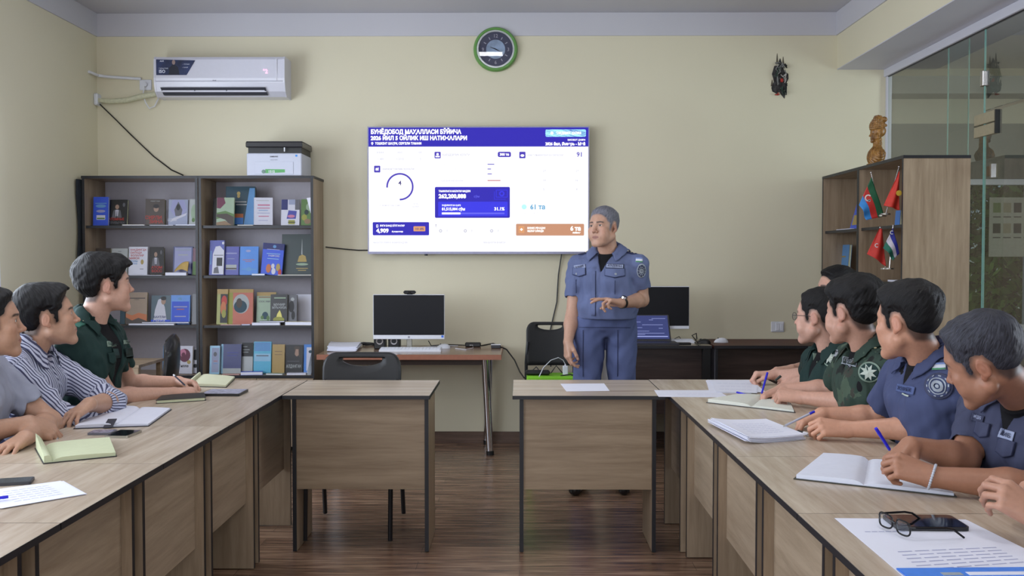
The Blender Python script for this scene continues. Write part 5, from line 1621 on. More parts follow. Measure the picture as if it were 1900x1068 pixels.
tag(MB().box((2.335, PX(1573, 408, 2.34).y - .08, SR1 + .001), (2.42, PX(1553, 408, 2.34).y, SR1 + .008)).build('white_booklet', PAPER), 'thin white booklet lying under the blue brochure', 'booklet')
tag(MB().box((2.32, 6.02, SR2 + .001), (2.50, 6.30, SR2 + .012)).build('white_folder', PAPER), 'white folder lying under the lower table flags', 'folder')
tag(MB().prism([(2.36, 6.02, SR2 + .013), (2.36, 6.20, SR2 + .013), (2.37, 6.10, SR2 + .10)], (.05, 0, 0)).build('folded_card', PAPER), 'white folded card standing before the blue, white and green flag', 'card')

FL = {'azb': [(26, 92, 60), (196, 50, 44), (52, 132, 204)], 'red': [(204, 52, 38)], 'uz': [(44, 50, 150), (206, 200, 212), (28, 104, 84)], 'tr': [(200, 48, 38)]}


def table_flag(label, pole_base, pole_top, quad, key, Y, emblem=None):
    """quad: hoist-top, fly-top, fly-bottom, hoist-bottom in photo pixels; stripes run from first edge to opposite"""
    pb = P(*pole_base, Y); pt_ = P(*pole_top, Y)
    t = thing('table_flag', label, 'flag', (pb.x, pb.y, pb.z), 0, 'small table flags in the right bookcase')
    L = lambda p: p - pb
    MB().cyl((0, 0, 0), L(pt_), .0028, .0024, 8).sphere(L(pt_), .006, 8, 6).build('pole', CHROME, t, 'auto')
    MB().cyl((0, 0, -.001), (0, 0, .008), .03, .028, 20).build('base', STEEL, t, 'auto')
    cols = FL[key]
    q = [L(P(a, b, Y - .02)) for a, b in quad]
    N = 16; M = 18
    mb = MB()
    vs = []
    for j in range(M + 1):
        for i in range(N + 1):
            u = i / N; v = j / M
            p = q[0] * (1 - u) * (1 - v) + q[1] * u * (1 - v) + q[2] * u * v + q[3] * (1 - u) * v
            vs.append(p + Vector((0, .012 * math.sin(u * 7 + v * 2) * (.3 + v), 0)))
    for j in range(M):
        for i in range(N):
            s_ = j * (N + 1) + i
            mi = min(len(cols) - 1, int((j + .5) / M * len(cols)))
            mb.f.append((s_, s_ + 1, s_ + N + 2, s_ + N + 1)); mb.m.append(mi)
    mb.v = [tuple(v) for v in vs]
    o = mb.build('cloth', [flat('flag_' + key + str(i), c_, .6) for i, c_ in enumerate(cols)], t, smooth=True)
    md = o.modifiers.new('cloth', 'SOLIDIFY'); md.thickness = .0012
    em = MB()
    if emblem:
        for (kind, ex, ey, r_, c_) in emblem:
            c0 = L(P(ex, ey, Y - .042))
            if kind == 'moon': em.ring(c0, r_ * .62, r_, (1, 0, 0), (0, 0, 1), (0, .001, 0), 20, R(50), R(310))
            elif kind == 'sun': em.disc(c0, r_, (1, 0, 0), (0, 0, 1), (0, .001, 0), 16)
        em.build('emblem', flat('flag_emblem' + emblem[0][4], (226, 226, 226) if emblem[0][4] == 'w' else (216, 180, 60), .6), o)
    return t


def flag_at(label, base_px, top_px, quad, key, x, emblem=None):
    Y = PX(base_px[0], base_px[1], x).y
    return table_flag(label, base_px, top_px, quad, key, Y, emblem)


table_flag('small flag with green, red and blue stripes on the upper shelf of the right bookcase', (1636, 401), (1616, 320), [(1617, 328), (1641, 401), (1608, 408), (1595, 380)], 'azb', 6.20, None)
t_ = bpy.context.scene.objects
table_flag('plain red flag with a yellow emblem, partly behind the bookcase side', (1643, 398), (1668, 309), [(1668, 318), (1669, 318), (1670, 390), (1641, 381)], 'red', 6.08, [('sun', 1668, 358, .017, 'y')])
table_flag('red flag with a white crescent on the lower shelf, beside the green book', (1643, 499), (1633, 422), [(1631, 424), (1637, 424), (1645, 494), (1610, 471)], 'tr', 6.22, [('moon', 1627, 455, .013, 'w')])
table_flag('small flag with blue, white and green stripes on the lower shelf', (1650, 499), (1657, 418), [(1657, 422), (1669, 470), (1658, 483), (1640, 460)], 'uz', 6.12, [('moon', 1655, 431, .012, 'w')])
# azerbaijan emblem
fo = [o for o in bpy.data.objects if o.get('label', '').startswith('small flag with green, red')][0]
em = MB()
c0 = P(1611, 367, 6.14) - fo.location
em.ring(c0, .014, .021, (1, 0, 0), (0, 0, 1), (0, .001, 0), 20, R(40), R(320)).disc(P(1613, 372, 6.14) - fo.location, .007, (1, 0, 0), (0, 0, 1), (0, .001, 0), 10)
em.build('emblem', flat('flag_emblemw', (226, 226, 226), .6), [c for c in fo.children if c.name.startswith('cloth')][0])

# ------------------------------------------------ jacket between the left wall and the bookcase
jm = MB()


def jf(u, v):
    a = u * 2 * math.pi
    z = 1.99 - .72 * v
    return Vector((-3.211 + .016 * math.cos(a) * (1 + .15 * math.sin(v * 9)), 7.30 + .07 * math.sin(a) + .012 * math.sin(v * 7 + a), z))


jm.grid(jf, 20, 24, closed_u=True)
tag(jm.build('hanging_jacket', [cloth_dark := flat('dark_teal_cloth', (26, 32, 40), .8, var=.5, scale=9)], smooth=True), 'dark jacket hanging between the left wall and the bookcase', 'jacket')
# ---------------------------------------------------------------- people: implicit surfaces -> meshes
F32 = np.float32


def V(*a): return np.array(a, F32)


def sst(x, a, b):
    t = np.clip((x - a) / (b - a), 0, 1)
    return t * t * (3 - 2 * t)


def smin(a, b, k):
    h = np.clip(.5 + .5 * (b - a) / k, 0, 1)
    return b * (1 - h) + a * h - k * h * (1 - h)


def smax(a, b, k): return -smin(-a, -b, k)


def rc(p, a, b, ra, rb):
    a = np.asarray(a, F32); b = np.asarray(b, F32)
    ab = b - a; L = float(ab @ ab) + 1e-9
    q = p - a
    t = np.clip((q @ ab) / L, 0, 1)
    return np.sqrt(((q - t[:, None] * ab) ** 2).sum(1)) - (ra + (rb - ra) * t)


def el(p, c, r, M=None):
    q = p - np.asarray(c, F32)
    if M is not None: q = q @ np.asarray(M, F32)
    r = np.asarray(r, F32)
    q = q / r
    k0 = np.sqrt((q ** 2).sum(1)); k1 = np.sqrt(((q / r) ** 2).sum(1)) + 1e-9
    return k0 * (k0 - 1) / k1


def rotM(yaw=0, pitch=0, roll=0):
    """columns: right, forward, up.  yaw about z (0 = facing +Y, positive = to the left), pitch > 0 looks up, roll > 0 tilts to the right"""
    m = Matrix.Rotation(R(yaw), 3, 'Z') @ Matrix.Rotation(R(pitch), 3, 'X') @ Matrix.Rotation(R(roll), 3, 'Y')
    return np.array([list(r) for r in m], F32)


def mesh_sdf(f, lo, hi, h, B=8, slack=1.6):
    lo = np.asarray(lo, F32); hi = np.asarray(hi, F32)
    nb = np.ceil((hi - lo) / (h * B)).astype(int)
    g = np.stack(np.meshgrid(*[np.arange(n) for n in nb], indexing='ij'), -1).reshape(-1, 3)
    cen = lo + (g + .5) * (h * B) - h * .5
    dc = f(cen.astype(F32))
    keep = np.abs(dc) < h * B * .87 * slack
    dense = np.where(dc < 0, -1.0, 1.0).astype(F32)
    D = np.empty(tuple(nb * B), F32)
    D.reshape(nb[0], B, nb[1], B, nb[2], B)[:] = dense.reshape(nb[0], 1, nb[1], 1, nb[2], 1)
    o = np.stack(np.meshgrid(*[np.arange(B)] * 3, indexing='ij'), -1).reshape(-1, 3)
    kb = g[keep]
    CH = 400
    D6 = D.reshape(nb[0], B, nb[1], B, nb[2], B)
    for i in range(0, len(kb), CH):
        b = kb[i:i + CH]
        pts = (lo + (b[:, None, :] * B + o[None]) * h).reshape(-1, 3).astype(F32)
        d = f(pts).reshape(len(b), B, B, B)
        D6[b[:, 0], :, b[:, 1], :, b[:, 2], :] = d
    gr = openvdb.FloatGrid(1.0)
    gr.copyFromArray(D)
    v, q = gr.convertToQuads(0.0)
    v = v.astype(F32) * h + lo
    return v, q


def np_mesh(name, v, q, mats, parent, smooth=True, cols=None, mi=None):
    me = bpy.data.meshes.new(name)
    off = np.array(parent.location, F32) if parent is not None and parent.parent is None else np.zeros(3, F32)
    v = v - off
    me.vertices.add(len(v)); me.vertices.foreach_set('co', v.astype(F32).ravel())
    me.loops.add(len(q) * 4); me.loops.foreach_set('vertex_index', q.astype(np.int32).ravel())
    me.polygons.add(len(q))
    me.polygons.foreach_set('loop_start', np.arange(0, len(q) * 4, 4, dtype=np.int32))
    me.polygons.foreach_set('loop_total', np.full(len(q), 4, np.int32))
    if mi is not None: me.polygons.foreach_set('material_index', mi.astype(np.int32))
    for m in (mats if isinstance(mats, (list, tuple)) else [mats]): me.materials.append(m)
    me.update(calc_edges=True)
    me.polygons.foreach_set('use_smooth', np.ones(len(q), bool))
    if cols is not None:
        at = me.color_attributes.new('tone', 'FLOAT_COLOR', 'POINT')
        c4 = np.ones((len(v), 4), F32); c4[:, :3] = cols
        at.data.foreach_set('color', c4.ravel())
    o = bpy.data.objects.new(name, me)
    COL.objects.link(o)
    o.parent = parent
    return o


def lin(rgb): return np.array(srgb(*rgb)[:3], F32)


def fbm(p, wl, seed, n=6):
    r_ = np.random.default_rng(seed)
    out = np.zeros(len(p), F32)
    for i in range(n):
        k = r_.normal(size=3); k = k / np.linalg.norm(k) * (2 * math.pi / (wl * r_.uniform(.6, 1.5)))
        out += np.sin(p @ k.astype(F32) + F32(r_.uniform(0, 6.28)) + 1.3 * np.sin(p @ (k[[1, 2, 0]] * .6).astype(F32)))
    return out / math.sqrt(n)


# ------------------------------------------------------------------ head in its own space (x right, y forward, z up, metres)
def head_skin(p, c):
    jw = c.get('jaw', 1.0); fat = c.get('fat', 0.0)
    x = np.abs(p[:, 0]); q = np.stack([x, p[:, 1], p[:, 2]], 1)
    d = el(q, (0, -.014, .040), (.0755, .098, .088))
    d = smin(d, el(q, (0, .034, .018), (.064, .058, .080)), .02)          # face block
    d = smin(d, el(q, (0, .028, -.045), (.052 * jw + fat, .058, .062)), .02)   # lower face
    d = smin(d, rc(q, (.050 * jw + fat, .0, -.050), (.016, .074, -.094), .022 + fat * .4, .019), .022)  # jaw line
    d = smin(d, el(q, (0, .074, -.095), (.024, .019, .018)), .014)         # chin
    d = smin(d, rc(q, (.012, .084, .036), (.042, .070, .036), .0085, .008), .014)  # brow ridge
    d = smin(d, el(q, (.043, .066, -.014), (.022, .020, .020)), .018)      # cheek bones
    d = smin(d, el(q, (.036 + fat, .058, -.045), (.022 + fat, .026, .028)), .02)
    d = smax(d, -el(q, (.031, .101, .014), (.020, .0145, .0125)), .012)    # eye sockets
    ns = c.get('nose', 1.0)
    d = smin(d, rc(q, (0, .083, .022), (0, .083 + .020 * ns, -.019), .0080, .0100), .010)  # nose
    d = smin(d, el(q, (0, .086 + .021 * ns, -.020), (.0105, .0095, .009)), .006)
    d = smin(d, el(q, (.0125, .095, -.0245), (.0080, .0100, .0072)), .005)
    d = smax(d, -el(q, (.0070, .1005, -.0310), (.0036, .005, .0036)), .002)   # nostrils
    d = smin(d, el(q, (0, .077, -.056), (.029, .0175, .027)), .014)        # muzzle
    d = smin(d, rc(q, (0, .0938, -.0520), (.0225, .0835, -.0565), .0042, .0022), .005)   # upper lip
    d = smin(d, rc(q, (0, .0928, -.0615), (.0195, .0835, -.0585), .0047, .0026), .005)    # lower lip
    d = smax(d, -rc(q, (0, .0990, -.0567), (.0235, .0885, -.0577), .0015, .0011), .0015)
    # lids
    e = (.0310, .0745, .0135)
    d = smin(d, el(q, e, (.0165, .0158, .0140)), .004)
    op = c.get('eye', 1.0)
    slit = el(q, (.0310, .092, .0128), (.0135, .014, .0048 * op))
    d = smax(d, -slit, .0015)
    # ears
    E = rotM(0, 0, 0)
    M = np.array(Matrix.Rotation(R(-16), 3, 'X') @ Matrix.Rotation(R(-18), 3, 'Z'), F32)
    ec = (.0775, -.012, .003)
    ear = el(q, ec, (.0075, .0160, .0262), M)
    ear = smin(ear, el(q, (.0755, -.004, -.020), (.0065, .009, .011)), .006)
    ear = smax(ear, -el(q, (.0865, -.009, .004), (.0065, .0115, .0215), M), .003)
    ear = smin(ear, el(q, (.0795, -.011, .003), (.0040, .0050, .013), M), .004)
    d = smin(d, ear, .005)
    return d


def head_scalp(q, c):
    d = el(q, (0, -.014, .040), (.0755, .098, .088))
    d = smin(d, el(q, (0, .034, .018), (.064, .058, .080)), .02)
    return d


HL = {  # hairlines as y,z outlines (front -> behind the ear -> nape)
    'std': [(.12, .094), (.088, .092), (.070, .080), (.058, .062), (.052, .040), (.036, .030), (.034, -.010), (.022, -.016), (.017, .022), (.002, .042), (-.022, .040), (-.034, .012), (-.036, -.025), (-.050, -.052), (-.15, -.058)],
    'low': [(.12, .078), (.092, .076), (.078, .066), (.062, .052), (.054, .036), (.040, .026), (.036, -.006), (.022, -.010), (.018, .020), (.002, .042), (-.022, .040), (-.034, .012), (-.040, -.030), (-.055, -.058), (-.15, -.062)],
}


def poly_sd(y, z, poly):
    """signed distance (positive inside the hair) to the region above/behind the line"""
    pts = list(poly) + [(-.4, -.058), (-.4, .5), (.4, .5), (.4, poly[0][1])]
    n = len(pts)
    d = np.full(len(y), 1e9, F32); ins = np.zeros(len(y), bool)
    for i in range(n):
        x0, z0 = pts[i]; x1, z1 = pts[(i + 1) % n]
        ex, ez = x1 - x0, z1 - z0
        t = np.clip(((y - x0) * ex + (z - z0) * ez) / (ex * ex + ez * ez + 1e-12), 0, 1)
        d = np.minimum(d, (y - x0 - t * ex) ** 2 + (z - z0 - t * ez) ** 2)
        if z0 != z1:
            cnd = ((z0 > z) != (z1 > z)) & (y < (x1 - x0) * (z - z0) / (z1 - z0) + x0)
            ins ^= cnd
    d = np.sqrt(d)
    return np.where(ins, d, -d)


def hair_flow(p):
    a = np.array([0.05, -.42, .905], F32); a /= np.linalg.norm(a)
    e1 = np.array([1, 0, 0], F32); e1 = e1 - a * (e1 @ a); e1 /= np.linalg.norm(e1); e2 = np.cross(a, e1)
    q = p - np.array([0, -.02, .02], F32)
    q = q / (np.sqrt((q ** 2).sum(1))[:, None] + 1e-6)
    ct = np.clip(q @ a, -1, 1); st = np.sqrt(1 - ct * ct) + 1e-4
    th = np.arccos(ct)
    cx = (q @ e1) / st; cy = (q @ e2) / st
    # swirl a little with distance from the crown
    w = .35 * th
    return np.stack([cx * np.cos(w) - cy * np.sin(w), cx * np.sin(w) + cy * np.cos(w), th], 1).astype(F32)


def hair_sdf(p, c):
    h = c['hair']
    q = np.stack([np.abs(p[:, 0]), p[:, 1], p[:, 2]], 1)
    d = head_scalp(q, c)
    n1 = fbm(p, .045, h.get('seed', 1), 5)
    fl = hair_flow(p) * np.array([.085, .085, .016], F32)
    n2 = fbm(fl, .0085, h.get('seed', 1) + 9, 7)
    wob = .003 * fbm(p, .02, 77, 4)
    s = poly_sd(q[:, 1] + wob, q[:, 2] + wob, HL[h.get('line', 'std')])
    top = sst(p[:, 2], .02, .10)
    th = h.get('side', .006) * (1 - top) + h.get('top', .02) * top
    th = th + h.get('front', 0) * sst(p[:, 1], .02, .08) * sst(p[:, 2], .06, .10)
    th = th + h.get('back', 0) * sst(-p[:, 1], .0, .08) * sst(p[:, 2], -.05, .03)
    th = th + h.get('sx', 0) * sst(p[:, 0], .0, .06) * top
    th = th * sst(s, -.001, h.get('soft', .024))
    th = th + (n1 * h.get('n1', .0009) + n2 * h.get('n2', .0010)) * np.clip(th / .012, 0, 1)
    out = np.where(s > -.004, d - th, d + .004)
    return out + np.where(s < 0, .0035, 0) * sst(-s, 0, .003)


# ------------------------------------------------------------------ hands
def hand_prims(W, f, n, side, curls=(20, 30, 30, 30), splay=(6, 1, -4, -9), thumb=(38, 25, 20), scale=1.0, mid=1.0):
    """W wrist, f towards the fingers, n out of the back of the hand, side: +1 if the thumb lies along cross(f, n)"""
    f = np.array(f, float); f /= np.linalg.norm(f)
    n = np.array(n, float); n -= f * (n @ f); n /= np.linalg.norm(n)
    t = np.cross(f, n) * side
    W = np.array(W, float)
    S = scale
    palm = []; fingers = []; nails = []
    off = [.029, .0095, -.010, -.0285]; kf = [.090, .094, .089, .080]
    Ls = [(.042, .026, .021), (.047, .030, .022), (.043, .028, .022), (.033, .021, .019)]
    rr_ = [(.0098, .0088, .0080, .0068), (.0100, .0090, .0081, .0068), (.0095, .0086, .0078, .0066), (.0086, .0077, .0070, .0060)]
    for i in range(4):
        K = W + (f * kf[i] + t * off[i] + n * (.004 if i in (1, 2) else .001)) * S
        palm.append((W + t * off[i] * .45 * S + f * .004 * S, K - n * .003 * S, .0205 * S, .0125 * S))
        sp = R(splay[i])
        d0 = f * math.cos(sp) + t * math.sin(sp)
        c_ = curls[i] if isinstance(curls[i], (tuple, list)) else (curls[i], curls[i] * 1.15, curls[i] * .75)
        a = 0; p = K; seg = []
        for j in range(3):
            a += R(c_[j])
            d = d0 * math.cos(a) - n * math.sin(a)
            p2 = p + d * Ls[i][j] * S
            seg.append((p, p2, rr_[i][j] * S, rr_[i][j + 1] * S))
            p = p2
        fingers.append(seg)
        nn = n * math.cos(a) + d0 * math.sin(a)
        nails.append((p - d * .006 * S + nn * .0055 * S, .0068 * S))
    # thumb
    a0, b1, b2 = thumb
    base = W + (f * .018 + t * .024 - n * .010) * S
    d = f * math.cos(R(a0)) + t * math.sin(R(a0)) * .9 - n * .30
    d /= np.linalg.norm(d)
    ax = np.cross(d, n); ax /= np.linalg.norm(ax) + 1e-9

    def rot(v, ax, a): return v * math.cos(a) + np.cross(ax, v) * math.sin(a) + ax * (ax @ v) * (1 - math.cos(a))
    bend = n * -.35 - t * .9   # bends across the palm
    bend /= np.linalg.norm(bend)
    p0 = base; p1 = p0 + d * .044 * S
    d2 = d * math.cos(R(b1)) + bend * math.sin(R(b1)); d2 /= np.linalg.norm(d2)
    p2 = p1 + d2 * .033 * S
    d3 = d * math.cos(R(b1 + b2)) + bend * math.sin(R(b1 + b2)); d3 /= np.linalg.norm(d3)
    p3 = p2 + d3 * .025 * S
    fingers.append([(p0, p1, .0150 * S, .0115 * S), (p1, p2, .0112 * S, .0100 * S), (p2, p3, .0100 * S, .0078 * S)])
    tn = np.cross(np.cross(d3, bend), d3)
    nails.append((p3 - d3 * .006 * S - bend * .006 * S, .0082 * S))
    return dict(palm=palm, fingers=fingers, nails=nails, W=W, tips=[s_[-1][1] for s_ in fingers], knk=[s_[0][0] for s_ in fingers])


def hand_eval(p, H, S=1.0):
    d = None
    for (a, b, ra, rb) in H['palm']:
        e = rc(p, a, b, ra, rb)
        d = e if d is None else smin(d, e, .010)
    fd = None
    for k, seg in enumerate(H['fingers']):
        s_ = None
        for (a, b, ra, rb) in seg:
            e = rc(p, a, b, ra, rb)
            s_ = e if s_ is None else smin(s_, e, .004)
        d = smin(d, s_, .010 if k == 4 else .0045) if k == 4 else d
        if k < 4: fd = s_ if fd is None else np.minimum(fd, s_)
    return smin(d, fd, .005)


def local(p, c):
    return (p - np.array(c['pos'], F32)) @ c['M'] / c.get('scale', 1.0)


def near(p, c, r_, fn):
    """evaluate fn only inside radius r_ of c, lower bound elsewhere"""
    dd = np.sqrt(((p - np.asarray(c, F32)) ** 2).sum(1))
    m = dd < r_
    out = (dd - r_ * .55).astype(F32)
    out = np.maximum(out, .05)
    if m.any(): out[m] = fn(p[m])
    return out


def torso_sdf(q, c, inf=0.0):
    """q in torso space: origin at the base of the neck"""
    w = c.get('w', 1.0); b = c.get('belly', 0.0)
    x = np.abs(q[:, 0]); s = np.stack([x, q[:, 1], q[:, 2]], 1)
    d = rc(s, (0, -.015, -.075), (.125 * w, -.010, -.070), .068, .056)
    d = smin(d, rc(s, (.02, -.035, .015), (.13 * w, -.020, -.045), .042, .038), .03)
    d = smin(d, el(s, (0, .002, -.19), (.158 * w, .112, .17)), .06)
    d = smin(d, el(s, (.055 * w, .055, -.14), (.07 * w, .055, .065)), .05)
    d = smin(d, el(s, (0, .008 + b * .5, -.37), (.145 * w + b * .5, .108 + b, .15)), .07)
    d = smin(d, el(s, (0, -.005, -.50), (.165 * w, .115 + b * .4, .11)), .06)
    return d - inf


def P3(v): return np.array([v[0], v[1], v[2]], float)


SKINM = {}


def skin_material():
    if 'm' in SKINM: return SKINM['m']
    m, nt, b = nmat('skin')
    at = nt.nodes.new('ShaderNodeAttribute'); at.attribute_name = 'tone'
    n = nt.nodes.new('ShaderNodeTexNoise'); n.inputs['Scale'].default_value = 60; n.inputs['Detail'].default_value = 4
    mx = nt.nodes.new('ShaderNodeMixRGB'); mx.blend_type = 'MULTIPLY'; mx.inputs[0].default_value = .22
    nt.links.new(at.outputs['Color'], mx.inputs[1]); nt.links.new(n.outputs['Fac'], mx.inputs[2])
    gm = nt.nodes.new('ShaderNodeGamma'); gm.inputs[1].default_value = 1.0
    nt.links.new(mx.outputs[0], gm.inputs[0])
    nt.links.new(gm.outputs[0], b.inputs['Base Color'])
    b.inputs['Roughness'].default_value = .46
    b.inputs['Specular IOR Level'].default_value = .4
    b.inputs['Subsurface Weight'].default_value = .08
    b.inputs['Subsurface Radius'].default_value = (.012, .005, .003)
    b.inputs['Subsurface Scale'].default_value = .5
    n2 = nt.nodes.new('ShaderNodeTexNoise'); n2.inputs['Scale'].default_value = 260
    bp = nt.nodes.new('ShaderNodeBump'); bp.inputs['Strength'].default_value = .12; bp.inputs['Distance'].default_value = .001
    nt.links.new(n2.outputs['Fac'], bp.inputs['Height']); nt.links.new(bp.outputs[0], b.inputs['Normal'])
    SKINM['m'] = m
    return m


def hair_material(name, rgb, grey=None):
    if name in _mc: return _mc[name]
    m, nt, b = nmat(name)
    tc = nt.nodes.new('ShaderNodeAttribute'); tc.attribute_name = 'tone'
    mp = nt.nodes.new('ShaderNodeMapping'); mp.inputs['Scale'].default_value = (26, 26, 3.2)
    nt.links.new(tc.outputs['Vector'], mp.inputs[0])
    n = nt.nodes.new('ShaderNodeTexNoise'); n.inputs['Scale'].default_value = 1.6; n.inputs['Detail'].default_value = 6; n.inputs['Roughness'].default_value = .65; n.inputs['Distortion'].default_value = .5
    nt.links.new(mp.outputs[0], n.inputs['Vector'])
    r = nt.nodes.new('ShaderNodeValToRGB')
    c = srgb(*rgb); g = srgb(*(grey or tuple(min(255, int(v * 1.3) + 3) for v in rgb)))
    r.color_ramp.elements[0].position = .38 if grey else .42; r.color_ramp.elements[0].color = c
    r.color_ramp.elements[1].position = .66 if grey else .75; r.color_ramp.elements[1].color = g
    nt.links.new(n.outputs['Fac'], r.inputs[0]); nt.links.new(r.outputs[0], b.inputs['Base Color'])
    b.inputs['Roughness'].default_value = .48
    b.inputs['Specular IOR Level'].default_value = .25
    bp = nt.nodes.new('ShaderNodeBump'); bp.inputs['Strength'].default_value = .8; bp.inputs['Distance'].default_value = .003
    nt.links.new(n.outputs['Fac'], bp.inputs['Height']); nt.links.new(bp.outputs[0], b.inputs['Normal'])
    _mc[name] = m
    return m


def cloth_material(name, rgb, kind='plain', rgb2=None, rgb3=None, rough=.85, axis=(1, 0, 0), period=.011):
    if name in _mc: return _mc[name]
    m, nt, b = nmat(name)
    tc = nt.nodes.new('ShaderNodeTexCoord')
    b.inputs['Roughness'].default_value = rough
    b.inputs['Specular IOR Level'].default_value = .25
    if kind == 'camo':
        prev = None
        base = nt.nodes.new('ShaderNodeRGB'); base.outputs[0].default_value = srgb(*rgb); prev = base.outputs[0]
        for i, (col, sc_, th_) in enumerate(((rgb2, 9, .56), (rgb3, 12, .60), ((34, 38, 36), 14, .64))):
            n = nt.nodes.new('ShaderNodeTexNoise'); n.inputs['Scale'].default_value = sc_; n.inputs['Detail'].default_value = 3
            mp = nt.nodes.new('ShaderNodeMapping'); mp.inputs['Location'].default_value = (i * 3.1, i, 0)
            nt.links.new(tc.outputs['Object'], mp.inputs[0]); nt.links.new(mp.outputs[0], n.inputs['Vector'])
            g = nt.nodes.new('ShaderNodeMath'); g.operation = 'GREATER_THAN'; g.inputs[1].default_value = th_
            nt.links.new(n.outputs['Fac'], g.inputs[0])
            mx = nt.nodes.new('ShaderNodeMixRGB'); nt.links.new(g.outputs[0], mx.inputs[0]); nt.links.new(prev, mx.inputs[1]); mx.inputs[2].default_value = srgb(*col)
            prev = mx.outputs[0]
        nt.links.new(prev, b.inputs['Base Color'])
    elif kind == 'stripe':
        at = nt.nodes.new('ShaderNodeAttribute'); at.attribute_name = 'tone'
        sx = nt.nodes.new('ShaderNodeSeparateXYZ')
        nt.links.new(at.outputs['Vector'], sx.inputs[0])
        mu = nt.nodes.new('ShaderNodeMath'); mu.operation = 'MULTIPLY'; mu.inputs[1].default_value = 1.0 / period
        nt.links.new(sx.outputs[0], mu.inputs[0])
        fr = nt.nodes.new('ShaderNodeMath'); fr.operation = 'FRACT'; nt.links.new(mu.outputs[0], fr.inputs[0])
        g = nt.nodes.new('ShaderNodeMath'); g.operation = 'GREATER_THAN'; g.inputs[1].default_value = .58
        nt.links.new(fr.outputs[0], g.inputs[0])
        mx = nt.nodes.new('ShaderNodeMixRGB'); nt.links.new(g.outputs[0], mx.inputs[0])
        mx.inputs[1].default_value = srgb(*rgb); mx.inputs[2].default_value = srgb(*rgb2)
        nt.links.new(mx.outputs[0], b.inputs['Base Color'])
    else:
        n = nt.nodes.new('ShaderNodeTexNoise'); n.inputs['Scale'].default_value = 7; n.inputs['Detail'].default_value = 5
        nt.links.new(tc.outputs['Object'], n.inputs['Vector'])
        r = nt.nodes.new('ShaderNodeValToRGB'); c = srgb(*rgb)
        r.color_ramp.elements[0].position = .35; r.color_ramp.elements[0].color = tuple(v * .9 for v in c[:3]) + (1,)
        r.color_ramp.elements[1].position = .7; r.color_ramp.elements[1].color = tuple(min(1, v * 1.08) for v in c[:3]) + (1,)
        nt.links.new(n.outputs['Fac'], r.inputs[0]); nt.links.new(r.outputs[0], b.inputs['Base Color'])
    w = nt.nodes.new('ShaderNodeTexNoise'); w.inputs['Scale'].default_value = 420
    nt.links.new(tc.outputs['Object'], w.inputs['Vector'])
    bp = nt.nodes.new('ShaderNodeBump'); bp.inputs['Strength'].default_value = .25; bp.inputs['Distance'].default_value = .0006
    nt.links.new(w.outputs['Fac'], bp.inputs['Height']); nt.links.new(bp.outputs[0], b.inputs['Normal'])
    _mc[name] = m
    return m


EYEW = flat('eye_white', (206, 200, 198), .15, var=.02)
EYEI = flat('iris', (40, 26, 20), .1, var=.02)


